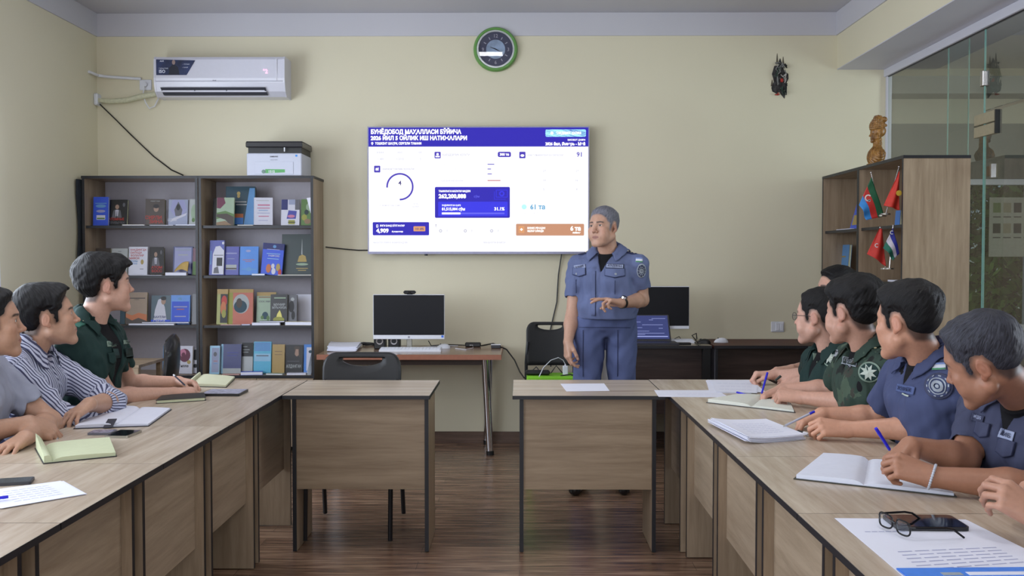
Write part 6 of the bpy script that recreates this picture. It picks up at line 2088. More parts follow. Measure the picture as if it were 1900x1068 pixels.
class Person:
    def __init__(s, label, c):
        s.c = c
        H = c['head']
        H['M'] = rotM(*H['rot'])
        T = c['torso']
        T['M'] = rotM(*T['rot'])
        s.H, s.T = H, T
        base = c.get('base', (T['pos'][0], T['pos'][1], 0))
        s.root = thing('person', label, 'person', base)
        s.build()

    def tw(s, v):  # torso space -> world
        return P3(s.T['pos']) + s.T['M'].astype(float) @ np.array(v, float)

    def hw(s, v):
        return P3(s.H['pos']) + s.H['M'].astype(float) @ (np.array(v, float) * s.H.get('scale', 1))

    def build(s):
        c, H, T = s.c, s.H, s.T
        hs = H.get('scale', 1.0)
        tw = s.tw
        w = T.get('w', 1.0)
        # arms
        arms = []
        for key, sx in (('armR', 1), ('armL', -1)):
            if key not in c: continue
            A = c[key]
            sh = P3(A['shoulder']) if 'shoulder' in A else tw((sx * .178 * w, -.012, -.062))
            e = P3(A['elbow']); wr = P3(A['wrist'])
            hd = A.get('hand')
            if hd is not None:
                hd = dict(hd)
                Hn = hand_prims(wr, hd.pop('f'), hd.pop('n'), -sx * hd.pop('flip', 1), **hd)
            else: Hn = None
            arms.append(dict(sh=sh, e=e, w=wr, H=Hn, sx=sx, k=A.get('k', 1.0), ln=A.get('sleeve', c['shirt'].get('sleeve', .66))))
        s.arms = arms
        neckb = tw((0, -.022, -.015)); neckt = s.hw((0, -.020, -.030))
        nr = c.get('neck', .058)
        hp = P3(H['pos'])

        def arm_f(p, a, up=False):
            k = a['k']
            d = rc(p, a['sh'], a['e'], .050 * k, .040 * k)
            m1 = a['e'] * .72 + a['w'] * .28
            d = smin(d, rc(p, a['e'], m1, .040 * k, .042 * k), .02)
            d = smin(d, rc(p, m1, a['w'], .041 * k, .0265 * k), .02)
            if a['H'] is not None:
                d = smin(d, near(p, a['w'], .24, lambda q: hand_eval(q, a['H'])), .012)
            return d

        def body_f(p):
            q = (p - np.array(T['pos'], F32)) @ T['M']
            d = smax(torso_sdf(q, T, -.006), -(q[:, 2] - c['shirt'].get('hem', -.56) - .04), .02)
            d = smin(d, rc(p, neckb, neckt, nr + .004, nr - .002), .03)
            hd = near(p, hp, .30, lambda x: head_skin(local(x, H), H) * hs)
            d = smin(d, hd, .014)
            for a in arms: d = smin(d, arm_f(p, a), .03)
            return d
        pts = [neckb, hp + np.array([0, 0, .15]), hp - np.array([0, 0, .1]), tw((0, 0, -.6))]
        ext = np.array(pts)
        for a in arms:
            ext = np.vstack([ext, a['sh'], a['e'], a['w']] + (a['H']['tips'] if a['H'] else []))
        lo = ext.min(0) - .15; hi = ext.max(0) + .15
        if c.get('crop_low') is not None: lo[2] = max(lo[2], c['crop_low'])
        h = c.get('h', .0032)
        v, q = mesh_sdf(body_f, lo, hi, h)
        # tones
        tone = lin(c.get('skin', (198, 152, 128)))
        col = np.tile(tone, (len(v), 1))
        lq = local(v, H); hm = np.sqrt((lq ** 2).sum(1)) < .17
        ax = np.abs(lq[:, 0])
        red = tone * np.array([1.0, .80, .78], F32)

        def mixin(m, cc, a=1.0):
            m = (m * hm * a)[:, None]
            return col * (1 - m) + cc * m
        face = sst(lq[:, 1], .05, .08)
        col = mixin(face * np.exp(-(((ax - .045) / .02) ** 2 + ((lq[:, 2] + .02) / .025) ** 2)), red, .5)
        col = mixin(np.exp(-((ax / .016) ** 2 + ((lq[:, 2] + .02) / .016) ** 2)) * sst(lq[:, 1], .09, .10), red, .5)
        col = mixin(sst(ax, .074, .08) * (1 - sst(np.abs(lq[:, 2]), .04, .05)), red, .6)
        lips = sst(lq[:, 1], .078, .086) * (1 - sst((ax / .0235) ** 2 + ((lq[:, 2] + .0568) / .0098) ** 2, .75, 1.15))
        col = mixin(lips, lin(c.get('lips', (168, 104, 98))), .75)
        col = mixin(lips * (1 - sst(np.abs(lq[:, 2] + .0570), .0006, .0020)), red * .4, .8)
        hc = lin(H['hair'].get('brow', (40, 32, 30)))
        by = .034 + .10 * (ax - .03) * (ax < .03) - .22 * np.clip(ax - .036, 0, 1)
        brow = sst(lq[:, 1], .055, .066) * sst(ax, .009, .014) * (1 - sst(ax, .046, .054)) * (1 - sst(np.abs(lq[:, 2] - by), .0028, .0058))
        col = mixin(brow, hc, .88)
        # lash line / socket shade pigment
        lash = np.exp(-(((ax - .031) / .013) ** 4 + ((lq[:, 2] - .0185) / .0022) ** 2)) * sst(lq[:, 1], .07, .078)
        col = mixin(lash, hc, .7)
        # stubble shadow under clipped hair and beard area
        sd = poly_sd(lq[:, 1], lq[:, 2], HL[H['hair'].get('line', 'std')])
        col = mixin(sst(sd, -.012, .006) * (1 - sst(lq[:, 1], .085, .1)), lin(H['hair'].get('scalp', (58, 46, 42))), H['hair'].get('fade', .85))
        beard = sst(-lq[:, 2], .035, .06) * sst(lq[:, 1], .0, .03) * (1 - lips)
        col = mixin(beard, tone * np.array([.70, .70, .74], F32), c.get('beard', .25))
        for a in arms:
            if a['H'] is None: continue
            for k_, (np_, nrad) in enumerate(a['H']['nails']):
                dd = np.sqrt(((v - np.array(np_, F32)) ** 2).sum(1))
                m = (1 - sst(dd, nrad * .6, nrad * .95))[:, None] * .7
                col = col * (1 - m) + lin((232, 190, 180)) * m
            for seg in a['H']['fingers']:
                for (pa, pb, _, _) in seg[:2]:
                    dd = np.sqrt(((v - np.array(pb, F32)) ** 2).sum(1))
                    m = (1 - sst(dd, .004, .013))[:, None] * .25
                    col = col * (1 - m) + red * m
        s.body = np_mesh('body', v, q, skin_material(), s.root, cols=col)
        s.body_bvh = None
        # eyes
        for sx in (-1, 1):
            ec = s.hw((sx * .0310, .0745, .0135)); r0 = .0142 * hs
            mb = MB(s.root)
            M3 = Matrix([list(r) for r in H['M'].astype(float)])
            look = c.get('look', (0, 1, 0))
            lk = (M3 @ Vector(look)).normalized()
            mb.sphere(ec, r0, 24, 18, 0, lk.to_track_quat('Z', 'Y').to_matrix())
            for i, f_ in enumerate(mb.f):
                cc = sum((Vector(mb.v[k]) for k in f_), Vector()) / len(f_) + mb.off
                if (cc - Vector(ec)).normalized().dot(lk) > .895: mb.m[i] = 1
            mb.build('eye', [EYEW, EYEI], s.root, True)
        # hair
        hr = H['hair']
        if hr.get('top', 1) is not None:
            def hf(p): return hair_sdf(local(p, H), H) * hs
            lo_ = hp - .17; hi_ = hp + .19
            v, q = mesh_sdf(hf, lo_, hi_, c.get('hh', .003))
            # keep only faces that stand proud of the scalp
            lqv = local(v, H)
            sv = poly_sd(lqv[:, 1], lqv[:, 2], HL[hr.get('line', 'std')])
            keep = (sv[q] > -.010).all(1)
            q = q[keep]
            used = np.unique(q); mp_ = np.full(len(v), -1); mp_[used] = np.arange(len(used))
            s.hair = np_mesh('hair', v[used], mp_[q], hair_material(hr['mat'], hr['rgb'], hr.get('grey')), s.root, cols=hair_flow(local(v[used], H)))
        s.clothes()

    def clothes(s):
        c, H, T = s.c, s.H, s.T
        S = c['shirt']
        tw = s.tw
        arms = s.arms
        inf = S.get('inf', .013)
        neckb = tw((0, -.022, -.04)); neckt = s.hw((0, -.020, -.030))
        amp = S.get('fold', .0032) * 1.25
        hem = S.get('hem', -.56)
        vneck = S.get('v', .0)
        seed = S.get('seed', 3)
        Tp = np.array(T['pos'], F32)

        def sleeve(p, a, ext=0.0, hollow=False):
            k = a['k']; ln = a['ln']
            if ln <= 1:
                end = a['sh'] * (1 - ln) + a['e'] * ln
                d = rc(p, a['sh'], end, .064 * k + ext, .0585 * k + ext)
                ax = (a['e'] - a['sh']); ax = ax / np.linalg.norm(ax)
                cut = (p - np.array(end, F32)) @ ax.astype(F32)
                d = smax(d, cut - .012, .006)
            else:
                w_ = a['e'] * (2 - ln) + a['w'] * (ln - 1)
                ax = (a['w'] - a['e']); ax = ax / np.linalg.norm(ax)
                cut = (p - np.array(w_, F32)) @ ax.astype(F32)
                fa = smax(rc(p, a['e'], w_, .054 * k + ext, .047 * k + ext), cut - .008, .006)
                d = smin(rc(p, a['sh'], a['e'], .066 * k + ext, .056 * k + ext), fa, .02)
            return d

        def shirt_f(p):
            q = (p - Tp) @ T['M']
            d = torso_sdf(q, T, inf)
            if S.get('blouse'):   # gathered above a waistband
                d = smin(d, el(q, (0, .01, hem + .075), (.172 * T.get('w', 1), .135 + T.get('belly', 0), .075)), .04)
            for a in arms: d = smin(d, sleeve(p, a), .032)
            n = fbm(p, .11, seed, 6) * amp
            n2 = fbm(p * np.array([1, 1, .35], F32), .045, seed + 5, 6) * amp * .45
            d = d + n + n2
            for a in arms:   # creases at the crook of the sleeve and armpit
                pit = a['sh'] + (tw((0, 0, -.3)) - tw((0, 0, -.1))) * .35
                dd = np.sqrt(((p - pit.astype(F32)) ** 2).sum(1))
                d = d + .0035 * np.sin(dd * 95 + n * 300) * np.exp(-(dd / .14) ** 2)
                if a['ln'] > 1:
                    de = np.sqrt(((p - a['e'].astype(F32)) ** 2).sum(1))
                    ax = (a['e'] - a['sh']); ax /= np.linalg.norm(ax)
                    d = d + .0035 * np.sin(((p - a['e'].astype(F32)) @ ax.astype(F32)) * 170 + n * 400) * np.exp(-(de / .11) ** 2)
            d = smax(d, -(q[:, 2] - hem), .01)
            d = smax(d, -rc(p, neckb, neckt, .063, .066), .006)
            if vneck:
                wv = np.clip((q[:, 2] + vneck) / vneck, 0, 1.2) * S.get('vw', .05)
                wd = np.maximum(np.abs(q[:, 0]) - wv, -(q[:, 1] - .0))
                wd = np.maximum(wd, -(q[:, 2] + vneck))
                inner = torso_sdf(q, T, -.001)
                d = smax(d, -np.maximum(wd, -inner), .004)
            for a in arms:
                ln = a['ln']
                if ln <= 1:
                    p0 = a['sh'] * (1 - ln * .55) + a['e'] * ln * .55; p1 = a['sh'] * (1 - ln - .3) + a['e'] * (ln + .3)
                    d = smax(d, -rc(p, p0, p1, .044 * a['k'], .053 * a['k']), .004)
                else:
                    w_ = a['e'] * (2 - ln) + a['w'] * (ln - 1); ax = (a['w'] - a['e']); ax = ax / np.linalg.norm(ax)
                    d = smax(d, -rc(p, w_ - ax * .05, w_ + ax * .05, .034, .042), .004)
            return d
        ext = [tw((0, 0, .08)), tw((0, 0, hem - .02)), tw((.2, .15, -.2)), tw((-.2, .15, -.2)), tw((.2, -.15, -.2)), tw((-.2, -.15, -.2)), tw((0, .16, hem)), tw((0, -.16, hem))]
        for a in arms:
            ln = a['ln']
            ext += [a['sh'], a['sh'] * (1 - min(ln, 1)) + a['e'] * min(ln, 1)]
            if ln > 1: ext += [a['e'], a['w']]
        ext = np.array(ext)
        lo = ext.min(0) - .11; hi = ext.max(0) + .11
        v, q = mesh_sdf(shirt_f, lo, hi, S.get('h', .005))
        cols = None
        if S.get('kind') == 'stripe':
            lv = (v - Tp) @ T['M']
            cols = np.zeros((len(v), 3), F32)
            u = lv[:, 0] + .25 * lv[:, 1] + 1.0 + .10 * np.clip(lv[:, 2] + .08, -1, 1) * np.sign(lv[:, 0])
            # sleeves: stripes run along the arm
            for a in arms:
                for (p0, p1) in ((a['sh'], a['e']), (a['e'], a['w'])):
                    p0 = np.array(p0, F32); p1 = np.array(p1, F32)
                    da = rc(v, p0, p1, 0, 0)
                    ax = (p1 - p0) / np.linalg.norm(p1 - p0)
                    r1 = np.cross(ax, np.array([0, 0, 1], F32)); r1 /= np.linalg.norm(r1); r2 = np.cross(ax, r1)
                    rel = v - p0
                    ang = np.arctan2(rel @ r1, rel @ r2)
                    dt = torso_sdf(lv, T, 0)
                    on = (da < .085) & (da < dt + .05)
                    tt = rel @ ax
                    on &= (tt > -.0 if p0 is not a['sh'] else tt > .02)
                    u = np.where(on, ang * .052 + 1.0, u)
            cols[:, 0] = u
        s.shirt = np_mesh(S.get('name', 'shirt'), v, q, S['mat'], s.root, cols=cols)
        s.sv, s.sq = v, q
        s.bvh = BVHTree.FromPolygons([tuple(x) for x in v.tolist()], [tuple(x) for x in q.tolist()])
        if S.get('under'):
            def uf(p):
                qq = (p - Tp) @ T['M']
                d = torso_sdf(qq, T, .0045)
                d = smin(d, rc(p, neckb, neckt, .0615, .0615), .02)
                top = s.H['pos']
                d = smax(d, -(qq[:, 2] + .38), .01)
                d = smax(d, qq[:, 2] - (S.get('utop', .022) - .35 * np.clip(qq[:, 1], -.1, .1)), .004)
                d = smax(d, -torso_sdf(qq, T, -.010), .002)
                return d
            v2, q2 = mesh_sdf(uf, (ext.min(0) - .05), ext.max(0) + .05, .0042)
            np_mesh('undershirt', v2, q2, cloth_material('black_undershirt', S.get('under')), s.root)
        if S.get('collar'): s.collar(S['collar'])

    def collar(s, k):
        """turned-down collar around the neck; k: dict(r, h, leaf, open)"""
        T = s.T; mb = MB(s.root)
        neckt = s.hw((0, -.020, -.030)); nb = s.tw((0, -.022, -.015))
        Mi = np.linalg.inv(T['M'].astype(float))
        ax = Mi @ (neckt - nb); ax = ax / np.linalg.norm(ax)
        r0 = k.get('r', .068); h0 = k.get('h', .036); leaf = k.get('leaf', .062); op = k.get('open', 38)
        nu = 61; prof = 9

        def fn(u, v):
            a = R(-180 + op + u * (360 - 2 * op))       # 0 = back of the neck
            f = 1 - math.cos(a) ; f /= 2                 # 0 back, 1 front
            e = abs(u - .5) * 2
            rad = r0 * (1 + .03 * f)
            top = h0 * (1 - .55 * f) + .006
            cx = rad * math.sin(a) * .98; cy = -rad * math.cos(a) * 1.06 - .020
            bz = .030 - .066 * f ** 1.3
            if v < .35:
                t = v / .35
                rr_ = 1 + .02 * t; x = cx * rr_; y = (cy + .02) * rr_ - .02; z = bz + (top + .012) * t
            else:
                t = (v - .35) / .65
                out = .008 * min(1, t * 4) + .040 * t * (.7 + .5 * f)
                drop = leaf * (.72 + .55 * f ** 3) * t
                n_ = Vector((cx, cy + .02, 0)).normalized()
                x = cx * 1.02 + n_.x * out; y = (cy + .02) * 1.02 - .02 + n_.y * out + .012 * t * f ** 4
                z = bz + top + .012 - drop
            p = np.array([x, y, 0]) + ax * z
            return Vector(s.tw(p))
        mb.grid(fn, nu, prof + 4)
        # keep the leaf outside the shirt
        vs = []
        for k_, p in enumerate(mb.v):
            wp = Vector(p) + mb.off
            row = (k_ // nu) / (prof + 3)
            clr = .020 - .009 * max(0, (row - .35) / .65)
            loc, nrm, idx, d = s.bvh.find_nearest(wp, .06)
            if row > .3 and loc is not None and (wp - loc).dot(nrm) < clr and (wp - loc).length < .05:
                wp = loc + nrm * clr
            vs.append(tuple(wp - mb.off))
        mb.v = vs
        o = mb.build('collar', s.c['shirt']['mat'] if not k.get('mat') else k['mat'], s.root, True)
        if s.c['shirt'].get('kind') == 'stripe':
            at = o.data.color_attributes.new('tone', 'FLOAT_COLOR', 'POINT')
            arr = np.ones((len(o.data.vertices), 4), F32)
            i = np.arange(len(o.data.vertices)); arr[:, 0] = (i // nu) * .0055 + 1.0
            at.data.foreach_set('color', arr.ravel())
        md = o.modifiers.new('cloth', 'SOLIDIFY'); md.thickness = .0036; md.offset = 1
        s.collar_o = o
        return o

    # --- things sewn onto the shirt ---------------------------------------------------
    def proj(s, o, d, off):
        hit = s.bvh.ray_cast(Vector(o), Vector(d).normalized(), 1.0)
        if hit[0] is None:
            nr = s.bvh.find_nearest(Vector(o) + Vector(d) * .2)
            return nr[0] + nr[1] * off
        return hit[0] + (hit[1] if hit[1].dot(Vector(d)) < 0 else -hit[1]) * off

    def patch(s, name, mat, cen, u, v, d, w, h, shape='rect', off=.0025, parent=None, n=10, th=.002, bottom=0.0):
        """cen,u,v,d in world; w,h metres; conforms to the shirt"""
        cen = Vector(cen); u = Vector(u).normalized(); v = Vector(v).normalized(); d = Vector(d).normalized()
        mb = MB(s.root)
        grid = []
        for j in range(n + 1):
            for i in range(n + 1):
                a = i / n * 2 - 1; b = j / n * 2 - 1
                if shape == 'disc':
                    x = a * math.sqrt(1 - b * b / 2); y = b * math.sqrt(1 - a * a / 2)
                elif shape == 'shield':
                    x = a * (1 - .35 * max(0, -b) ** 2); y = b
                elif shape == 'flap':
                    x = a; y = b if b > 0 else b * (1 - .45 * abs(a))
                else: x = a; y = b
                o = cen - d * .12 + u * (x * w / 2) + v * (y * h / 2)
                grid.append(s.proj(o, d, off))
        N = n + 1
        vs = grid + [p + (-d) * th for p in grid]
        fs = []
        for j in range(n):
            for i in range(n):
                k = j * N + i
                fs.append((k + N * N, k + 1 + N * N, k + 1 + N + N * N, k + N + N * N))
        for i in range(n):
            for (p, q_) in ((i, i + 1), ((n) * N + i + 1, n * N + i), ((i + 1) * N, i * N), (i * N + n, (i + 1) * N + n)):
                fs.append((p, q_, q_ + N * N, p + N * N))
        mb.add(vs, fs)
        o = mb.build(name, mat, parent if parent is not None else s.root, True)
        return o

    def ptext(s, name, body, mat, cen, u, v, d, size, parent, off=.0058, wmax=None):
        vs, fs = text_mesh(body, .02, 'CENTER')
        u = Vector(u).normalized(); v = Vector(v).normalized(); d = Vector(d).normalized()
        W = max(p[0] for p in vs) - min(p[0] for p in vs); k = size / .7; kx = min(k, wmax / W) if wmax else k
        pts = [s.proj(Vector(cen) - d * .12 + u * (x * kx) + v * (y * k - size / 2), d, off) for x, y in vs]
        return MB(s.root).add(pts, fs).build(name, mat, parent)

    def tdir(s, v): return Vector(s.T['M'].astype(float) @ np.array(v, float))


def trousers(pers, name, prims, mat, k=.05, h=.007, foldA=.003, cut=None, lo=None, hi=None):
    pts = np.array([p for pr in prims for p in (pr[0], pr[1])])
    lo = pts.min(0) - .16; hi = pts.max(0) + .16

    def f(p):
        d = None
        for (a, b, ra, rb) in prims:
            e = rc(p, a, b, ra, rb); d = e if d is None else smin(d, e, k)
        d = d + fbm(p * np.array([1, 1, .5], F32), .09, 21, 6) * foldA
        if cut is not None: d = smax(d, cut(p), .008)
        return d
    v, q = mesh_sdf(f, lo, hi, h)
    o = np_mesh(name, v, q, mat, pers.root)
    pers.tb = BVHTree.FromPolygons([tuple(x) for x in v.tolist()], [tuple(x) for x in q.tolist()])
    return o


def shoe(pers, heel, toe, mat=None):
    heel = Vector(heel); toe = Vector(toe)
    d = (toe - heel); d.z = 0; d.normalize()
    a = np.array(heel + Vector((0, 0, .05))); b = np.array(heel + d * .10 + Vector((0, 0, .055))); t = np.array(heel + d * .24 + Vector((0, 0, .035)))

    def f(p):
        e = smin(rc(p, a, b, .042, .045), rc(p, b, t, .045, .036), .03)
        e = smin(e, rc(p, a + np.array([0, 0, .02]), a + np.array([0, 0, .07]), .040, .042), .02)
        return smax(e, -(p[:, 2] - .003), .004)
    lo = np.minimum(a, t) - .09; hi = np.maximum(a, t) + .10
    v, q = mesh_sdf(f, lo, hi, .006)
    np_mesh('shoe', v, q, mat or flat('black_leather', (22, 21, 22), .3), pers.root)


def seated_legs(pers, hips, knee_dir, mat, w=.1, floor_z=0.0, kx=.44):
    """hips: world pelvis centre at seat height; knees towards knee_dir, feet below on the floor"""
    hips = Vector(hips); kd = Vector(knee_dir); kd.z = 0; kd.normalize(); side = Vector((-kd.y, kd.x, 0))
    pr = []
    pr.append((hips + side * .08, hips - side * .08, .115, .115))
    pr.append((hips + Vector((0, 0, .14)) - kd * .02, hips, .135, .13))
    feet = []
    for sg in (-1, 1):
        a = hips + side * (.095 * sg); kn = a + kd * kx + side * (.05 * sg) + Vector((0, 0, .03)); an = kn + Vector((0, 0, -.53)) - kd * .02
        pr.append((a, kn, .085, .064)); pr.append((kn, an, .062, .052))
        feet.append((Vector((an.x, an.y, 0)) - kd * .04, Vector((an.x, an.y, 0)) + kd * .2))
    pr = [(np.array(a), np.array(b), ra, rb) for a, b, ra, rb in pr]
    trousers(pers, 'trousers', pr, mat, h=.010)
    for f in feet: shoe(pers, *f)


def px_patch(pers, name, mat, px, py, wpx, hpx, Y, shape='rect', rot=0, off=.0025, parent=None, n=10, th=.002):
    """piece of cloth sewn onto the shirt where the line of sight through px,py meets it"""
    s_ = FPX / Y
    d = ray(px, py).normalized()
    u = Vector((0, 0, 1)).cross(d) * -1; u.normalize(); v = u.cross(d); v = -v if v.z < 0 else v
    c_, s2 = math.cos(R(rot)), math.sin(R(rot))
    uu = u * c_ + v * s2; vv = v * c_ - u * s2
    o = pers.patch(name, mat, P(px, py, Y), uu, vv, d, wpx / s_, hpx / s_, shape, off, parent, n, th)
    o['_u'] = 0
    del o['_u']
    return o, (P(px, py, Y), uu, vv, d)


def px_tag(pers, px, py, wpx, hpx, Y, text, bg, fg, rot=0, border=None, name='name_tag'):
    if border:
        o0, fr = px_patch(pers, name, border, px, py, wpx, hpx, Y, rot=rot, off=.0035)
        o, fr = px_patch(pers, 'tag_field', bg, px, py, wpx * .90, hpx * .74, Y, rot=rot, off=.0048, parent=o0)
    else:
        o0, fr = px_patch(pers, name, bg, px, py, wpx, hpx, Y, rot=rot, off=.0035)
    c, u, v, d = fr
    pers.ptext('tag_lettering', text, fg, c, u, v, d, hpx * .42 * Y / FPX, o0, .0085, wmax=wpx * .78 * Y / FPX)
    return o0
# ---------------------------------------------------------------- the people
import time as _t
_T0 = _t.time()
BLK_HAIR = dict(mat='hair_black', rgb=(16, 15, 17), brow=(36, 30, 30), scalp=(52, 44, 42))
M_NAVY = cloth_material('navy_uniform', (70, 78, 112))
M_NAVYS = cloth_material('blue_grey_uniform', (98, 108, 144))
M_DKNAVY = cloth_material('dark_navy_uniform', (66, 70, 94))
M_GREEN = cloth_material('dark_green_uniform', (34, 56, 54))
M_GREEN2 = cloth_material('bottle_green_uniform', (32, 52, 50))
M_CAMO = cloth_material('green_camouflage', (50, 66, 58), 'camo', (72, 88, 74), (62, 62, 56))
M_STRIPE = cloth_material('striped_shirt_cloth', (190, 194, 214), 'stripe', (74, 76, 104), period=.0120)
M_TEE = cloth_material('grey_tee', (150, 154, 172))
M_TROU = cloth_material('dark_trouser_cloth', (34, 36, 48))
M_TROUN = cloth_material('blue_grey_trousers', (86, 96, 136))
M_SEAM = cloth_material('dark_seam_cloth', (44, 50, 80))
M_TAGB = flat('tag_silver', (150, 160, 190), .6)
M_TAGD = flat('tag_dark', (40, 46, 72), .7)
M_TAGG = flat('tag_green_grey', (120, 140, 126), .7)
M_BADGE = flat('badge_silver', (150, 158, 168), .5, .2)
M_BADGEW = flat('badge_pale', (178, 188, 178), .6)
M_FB, M_FW, M_FG = flat('flagpatch_blue', (120, 140, 190), .7), flat('flagpatch_white', (200, 202, 212), .7), flat('flagpatch_green', (60, 128, 88), .7)


def flag_patch(pers, px, py, w, h, Y, rot=0):
    o, _ = px_patch(pers, 'flag_patch', M_FW, px, py, w, h, Y, rot=rot, off=.003)
    px_patch(pers, 'flag_stripe', M_FB, px, py - h * .36, w * .98, h * .26, Y, rot=rot, off=.0042, parent=o)
    px_patch(pers, 'flag_stripe', M_FG, px, py + h * .36, w * .98, h * .26, Y, rot=rot, off=.0042, parent=o)


def round_badge(pers, px, py, w, h, Y, ring, field, mark, rot=0, star=False):
    o, fr = px_patch(pers, 'sleeve_badge', ring, px, py, w, h, Y, 'disc', rot, .003)
    px_patch(pers, 'badge_field', field, px, py, w * .84, h * .84, Y, 'disc', rot, .0042, parent=o)
    c, u, v, d = fr
    k = Y / FPX
    mb = MB(pers.root)
    if star:
        for q in range(2):
            for a in range(4):
                A = R(90 * a + 45 * q + 10)
                pts = []
                for (r_, da) in ((.40, 0), (.20, 22.5), (0, 0), (.20, -22.5)):
                    e = u * (math.cos(A + R(da)) * r_ * w * k) + v * (math.sin(A + R(da)) * r_ * h * k)
                    pts.append(pers.proj(c - d * .12 + e, d, .0085 + .0004 * q))
                mb.add(pts, [(0, 1, 2, 3)])
    else:
        for (r0, r1) in ((.30, .26), (.20, .10), (.06, 0)):
            n = 20; vs = []
            for q in range(n):
                A = 2 * math.pi * q / n
                for r_ in (r0, r1):
                    vs.append(pers.proj(c - d * .12 + u * (math.cos(A) * r_ * w * k) + v * (math.sin(A) * r_ * h * k), d, .0080))
            mb.add(vs, [(2 * q, 2 * ((q + 1) % n), 2 * ((q + 1) % n) + 1, 2 * q + 1) for q in range(n)])
        for q in range(10):
            A = 2 * math.pi * q / 10
            pts = [pers.proj(c - d * .12 + u * (math.cos(A + da) * r_ * w * k) + v * (math.sin(A + da) * r_ * h * k), d, .0080) for (r_, da) in ((.35, -.12), (.39, -.12), (.39, .12), (.35, .12))]
            mb.add(pts, [(0, 1, 2, 3)])
    mb.build('badge_emblem', mark, o)


def epaulette(pers, a, b, w, mat, stars=2, smat=None):
    """strap lying over the shoulder from a (near the neck) to b, torso space"""
    n = 9; mb = MB(pers.root); vs = []
    A = np.array(a, float); B = np.array(b, float)
    for i in range(n):
        t = i / (n - 1)
        for sgn in (-1, 1):
            p = A * (1 - t) + B * t
            o = pers.tw(p + np.array([0, sgn * w / 2, .15]))
            hit = pers.bvh.ray_cast(Vector(o), pers.tdir((0, 0, -1)), .5)
            q = hit[0] if hit[0] is not None else Vector(pers.tw(p))
            vs.append(q + pers.tdir((0, 0, 1)) * .008)
    for i in range(n * 2): vs.append(vs[i] - pers.tdir((0, 0, 1)) * .006)
    fs = [(2 * i, 2 * i + 1, 2 * i + 3, 2 * i + 2) for i in range(n - 1)]
    m = 2 * n
    fs += [(m + 2 * i + 2, m + 2 * i + 3, m + 2 * i + 1, m + 2 * i) for i in range(n - 1)]
    fs += [(2 * i, 2 * i + 2, m + 2 * i + 2, m + 2 * i) for i in range(n - 1)] + [(2 * i + 3, 2 * i + 1, m + 2 * i + 1, m + 2 * i + 3) for i in range(n - 1)]
    fs += [(0, m, m + 1, 1), (m - 2, m - 1, 2 * m - 1, 2 * m - 2)]
    mb.add(vs, fs)
    o = mb.build('epaulette', mat, pers.root, 'auto')
    for k in range(stars):
        t = .32 + .2 * k
        i = int(t * (n - 1))
        c = (vs[2 * i] + vs[2 * i + 1]) / 2 + pers.tdir((0, 0, 1)) * .002 + (pers.tdir((0, .012, 0)) if k % 2 else pers.tdir((0, -.006, 0)))
        MB(pers.root).sphere(c, (.006, .006, .0035), 8, 6).build('epaulette_star', smat or flat('gold_star', (214, 200, 160), .3, .6), o)


# ---- the speaker -------------------------------------------------------------
SP_Y = 6.05
sp = Person('person standing before the screen in a blue-grey uniform, grey hair, one hand raised', dict(
    base=(P(1124, 700, SP_Y).x, SP_Y + .03, 0), skin=(196, 154, 132), beard=.12, lips=(150, 98, 96), h=.0030, hh=.0026,
    head=dict(pos=tuple(P(1120, 424, SP_Y - .02)), rot=(142, 2, 2), scale=1.0, jaw=1.08, fat=.004, nose=1.1, eye=.8,
              hair=dict(mat='hair_grey', rgb=(82, 82, 92), grey=(138, 138, 150), top=.012, side=.004, front=.002, soft=.04, n1=.0010, brow=(70, 62, 62), scalp=(112, 108, 116), fade=.8)),
    torso=dict(pos=tuple(P(1127, 473, SP_Y + .02)), rot=(156, 0, 0), w=1.10, belly=.022),
    armR=dict(elbow=tuple(P(1062, 588, SP_Y + .03)), wrist=tuple(P(1054, 634, SP_Y - .06)), k=1.02,
              hand=dict(f=(-.05, -.22, -1), n=(-.9, -.35, .1), curls=(24, 34, 40, 44), thumb=(30, 20, 15))),
    armL=dict(elbow=tuple(P(1191, 556, SP_Y + .0)), wrist=tuple(P(1153, 562, SP_Y - .235)), k=1.02,
              hand=dict(f=(-.93, -.30, .22), n=(.22, .12, .95), curls=(6, 14, 48, 58), splay=(4, 0, -5, -12), thumb=(34, 22, 20))),
    shirt=dict(mat=M_NAVYS, hem=-.385, v=.105, vw=.045, under=(18, 18, 22), sleeve=.60, blouse=True, fold=.0028, seed=11, collar=dict(open=40, leaf=.066, h=.034))))
hip = P3(P(1123, 606, SP_Y + .03))
kn = [P3(P(1084, 790, SP_Y + .02)), P3(P(1156, 790, SP_Y + .04))]
an = [P3((kn[0][0] - .01, SP_Y + .06, .09)), P3((kn[1][0] + .01, SP_Y + .08, .09))]
hl = hip + np.array([-.095, 0, -.04]); hr_ = hip + np.array([.095, .01, -.04])
prims = [(hip + np.array([-.075, 0, .035]), hip + np.array([.075, 0, .035]), .112, .112), (hl, kn[0], .101, .070), (hr_, kn[1], .101, .070), (kn[0], an[0], .070, .068), (kn[1], an[1], .070, .068)]
trousers(sp, 'trousers', prims, M_TROUN, k=.018, foldA=.0040, cut=lambda p: np.maximum(p[:, 2] - F32(P(1123, 586, SP_Y).z), -(p[:, 2] - .03)))
shoe(sp, (an[0][0], an[0][1] + .05, 0), (an[0][0] - .06, an[0][1] - .2, 0)); shoe(sp, (an[1][0], an[1][1] + .05, 0), (an[1][0] - .02, an[1][1] - .2, 0))
SY = SP_Y - .16
o_, _ = px_patch(sp, 'placket', M_NAVYS, 1101, 544, 7, 84, SY, off=.0032, n=14)
px_patch(sp, 'placket_seam', M_SEAM, 1104.8, 544, .9, 84, SY, off=.0036, n=14)
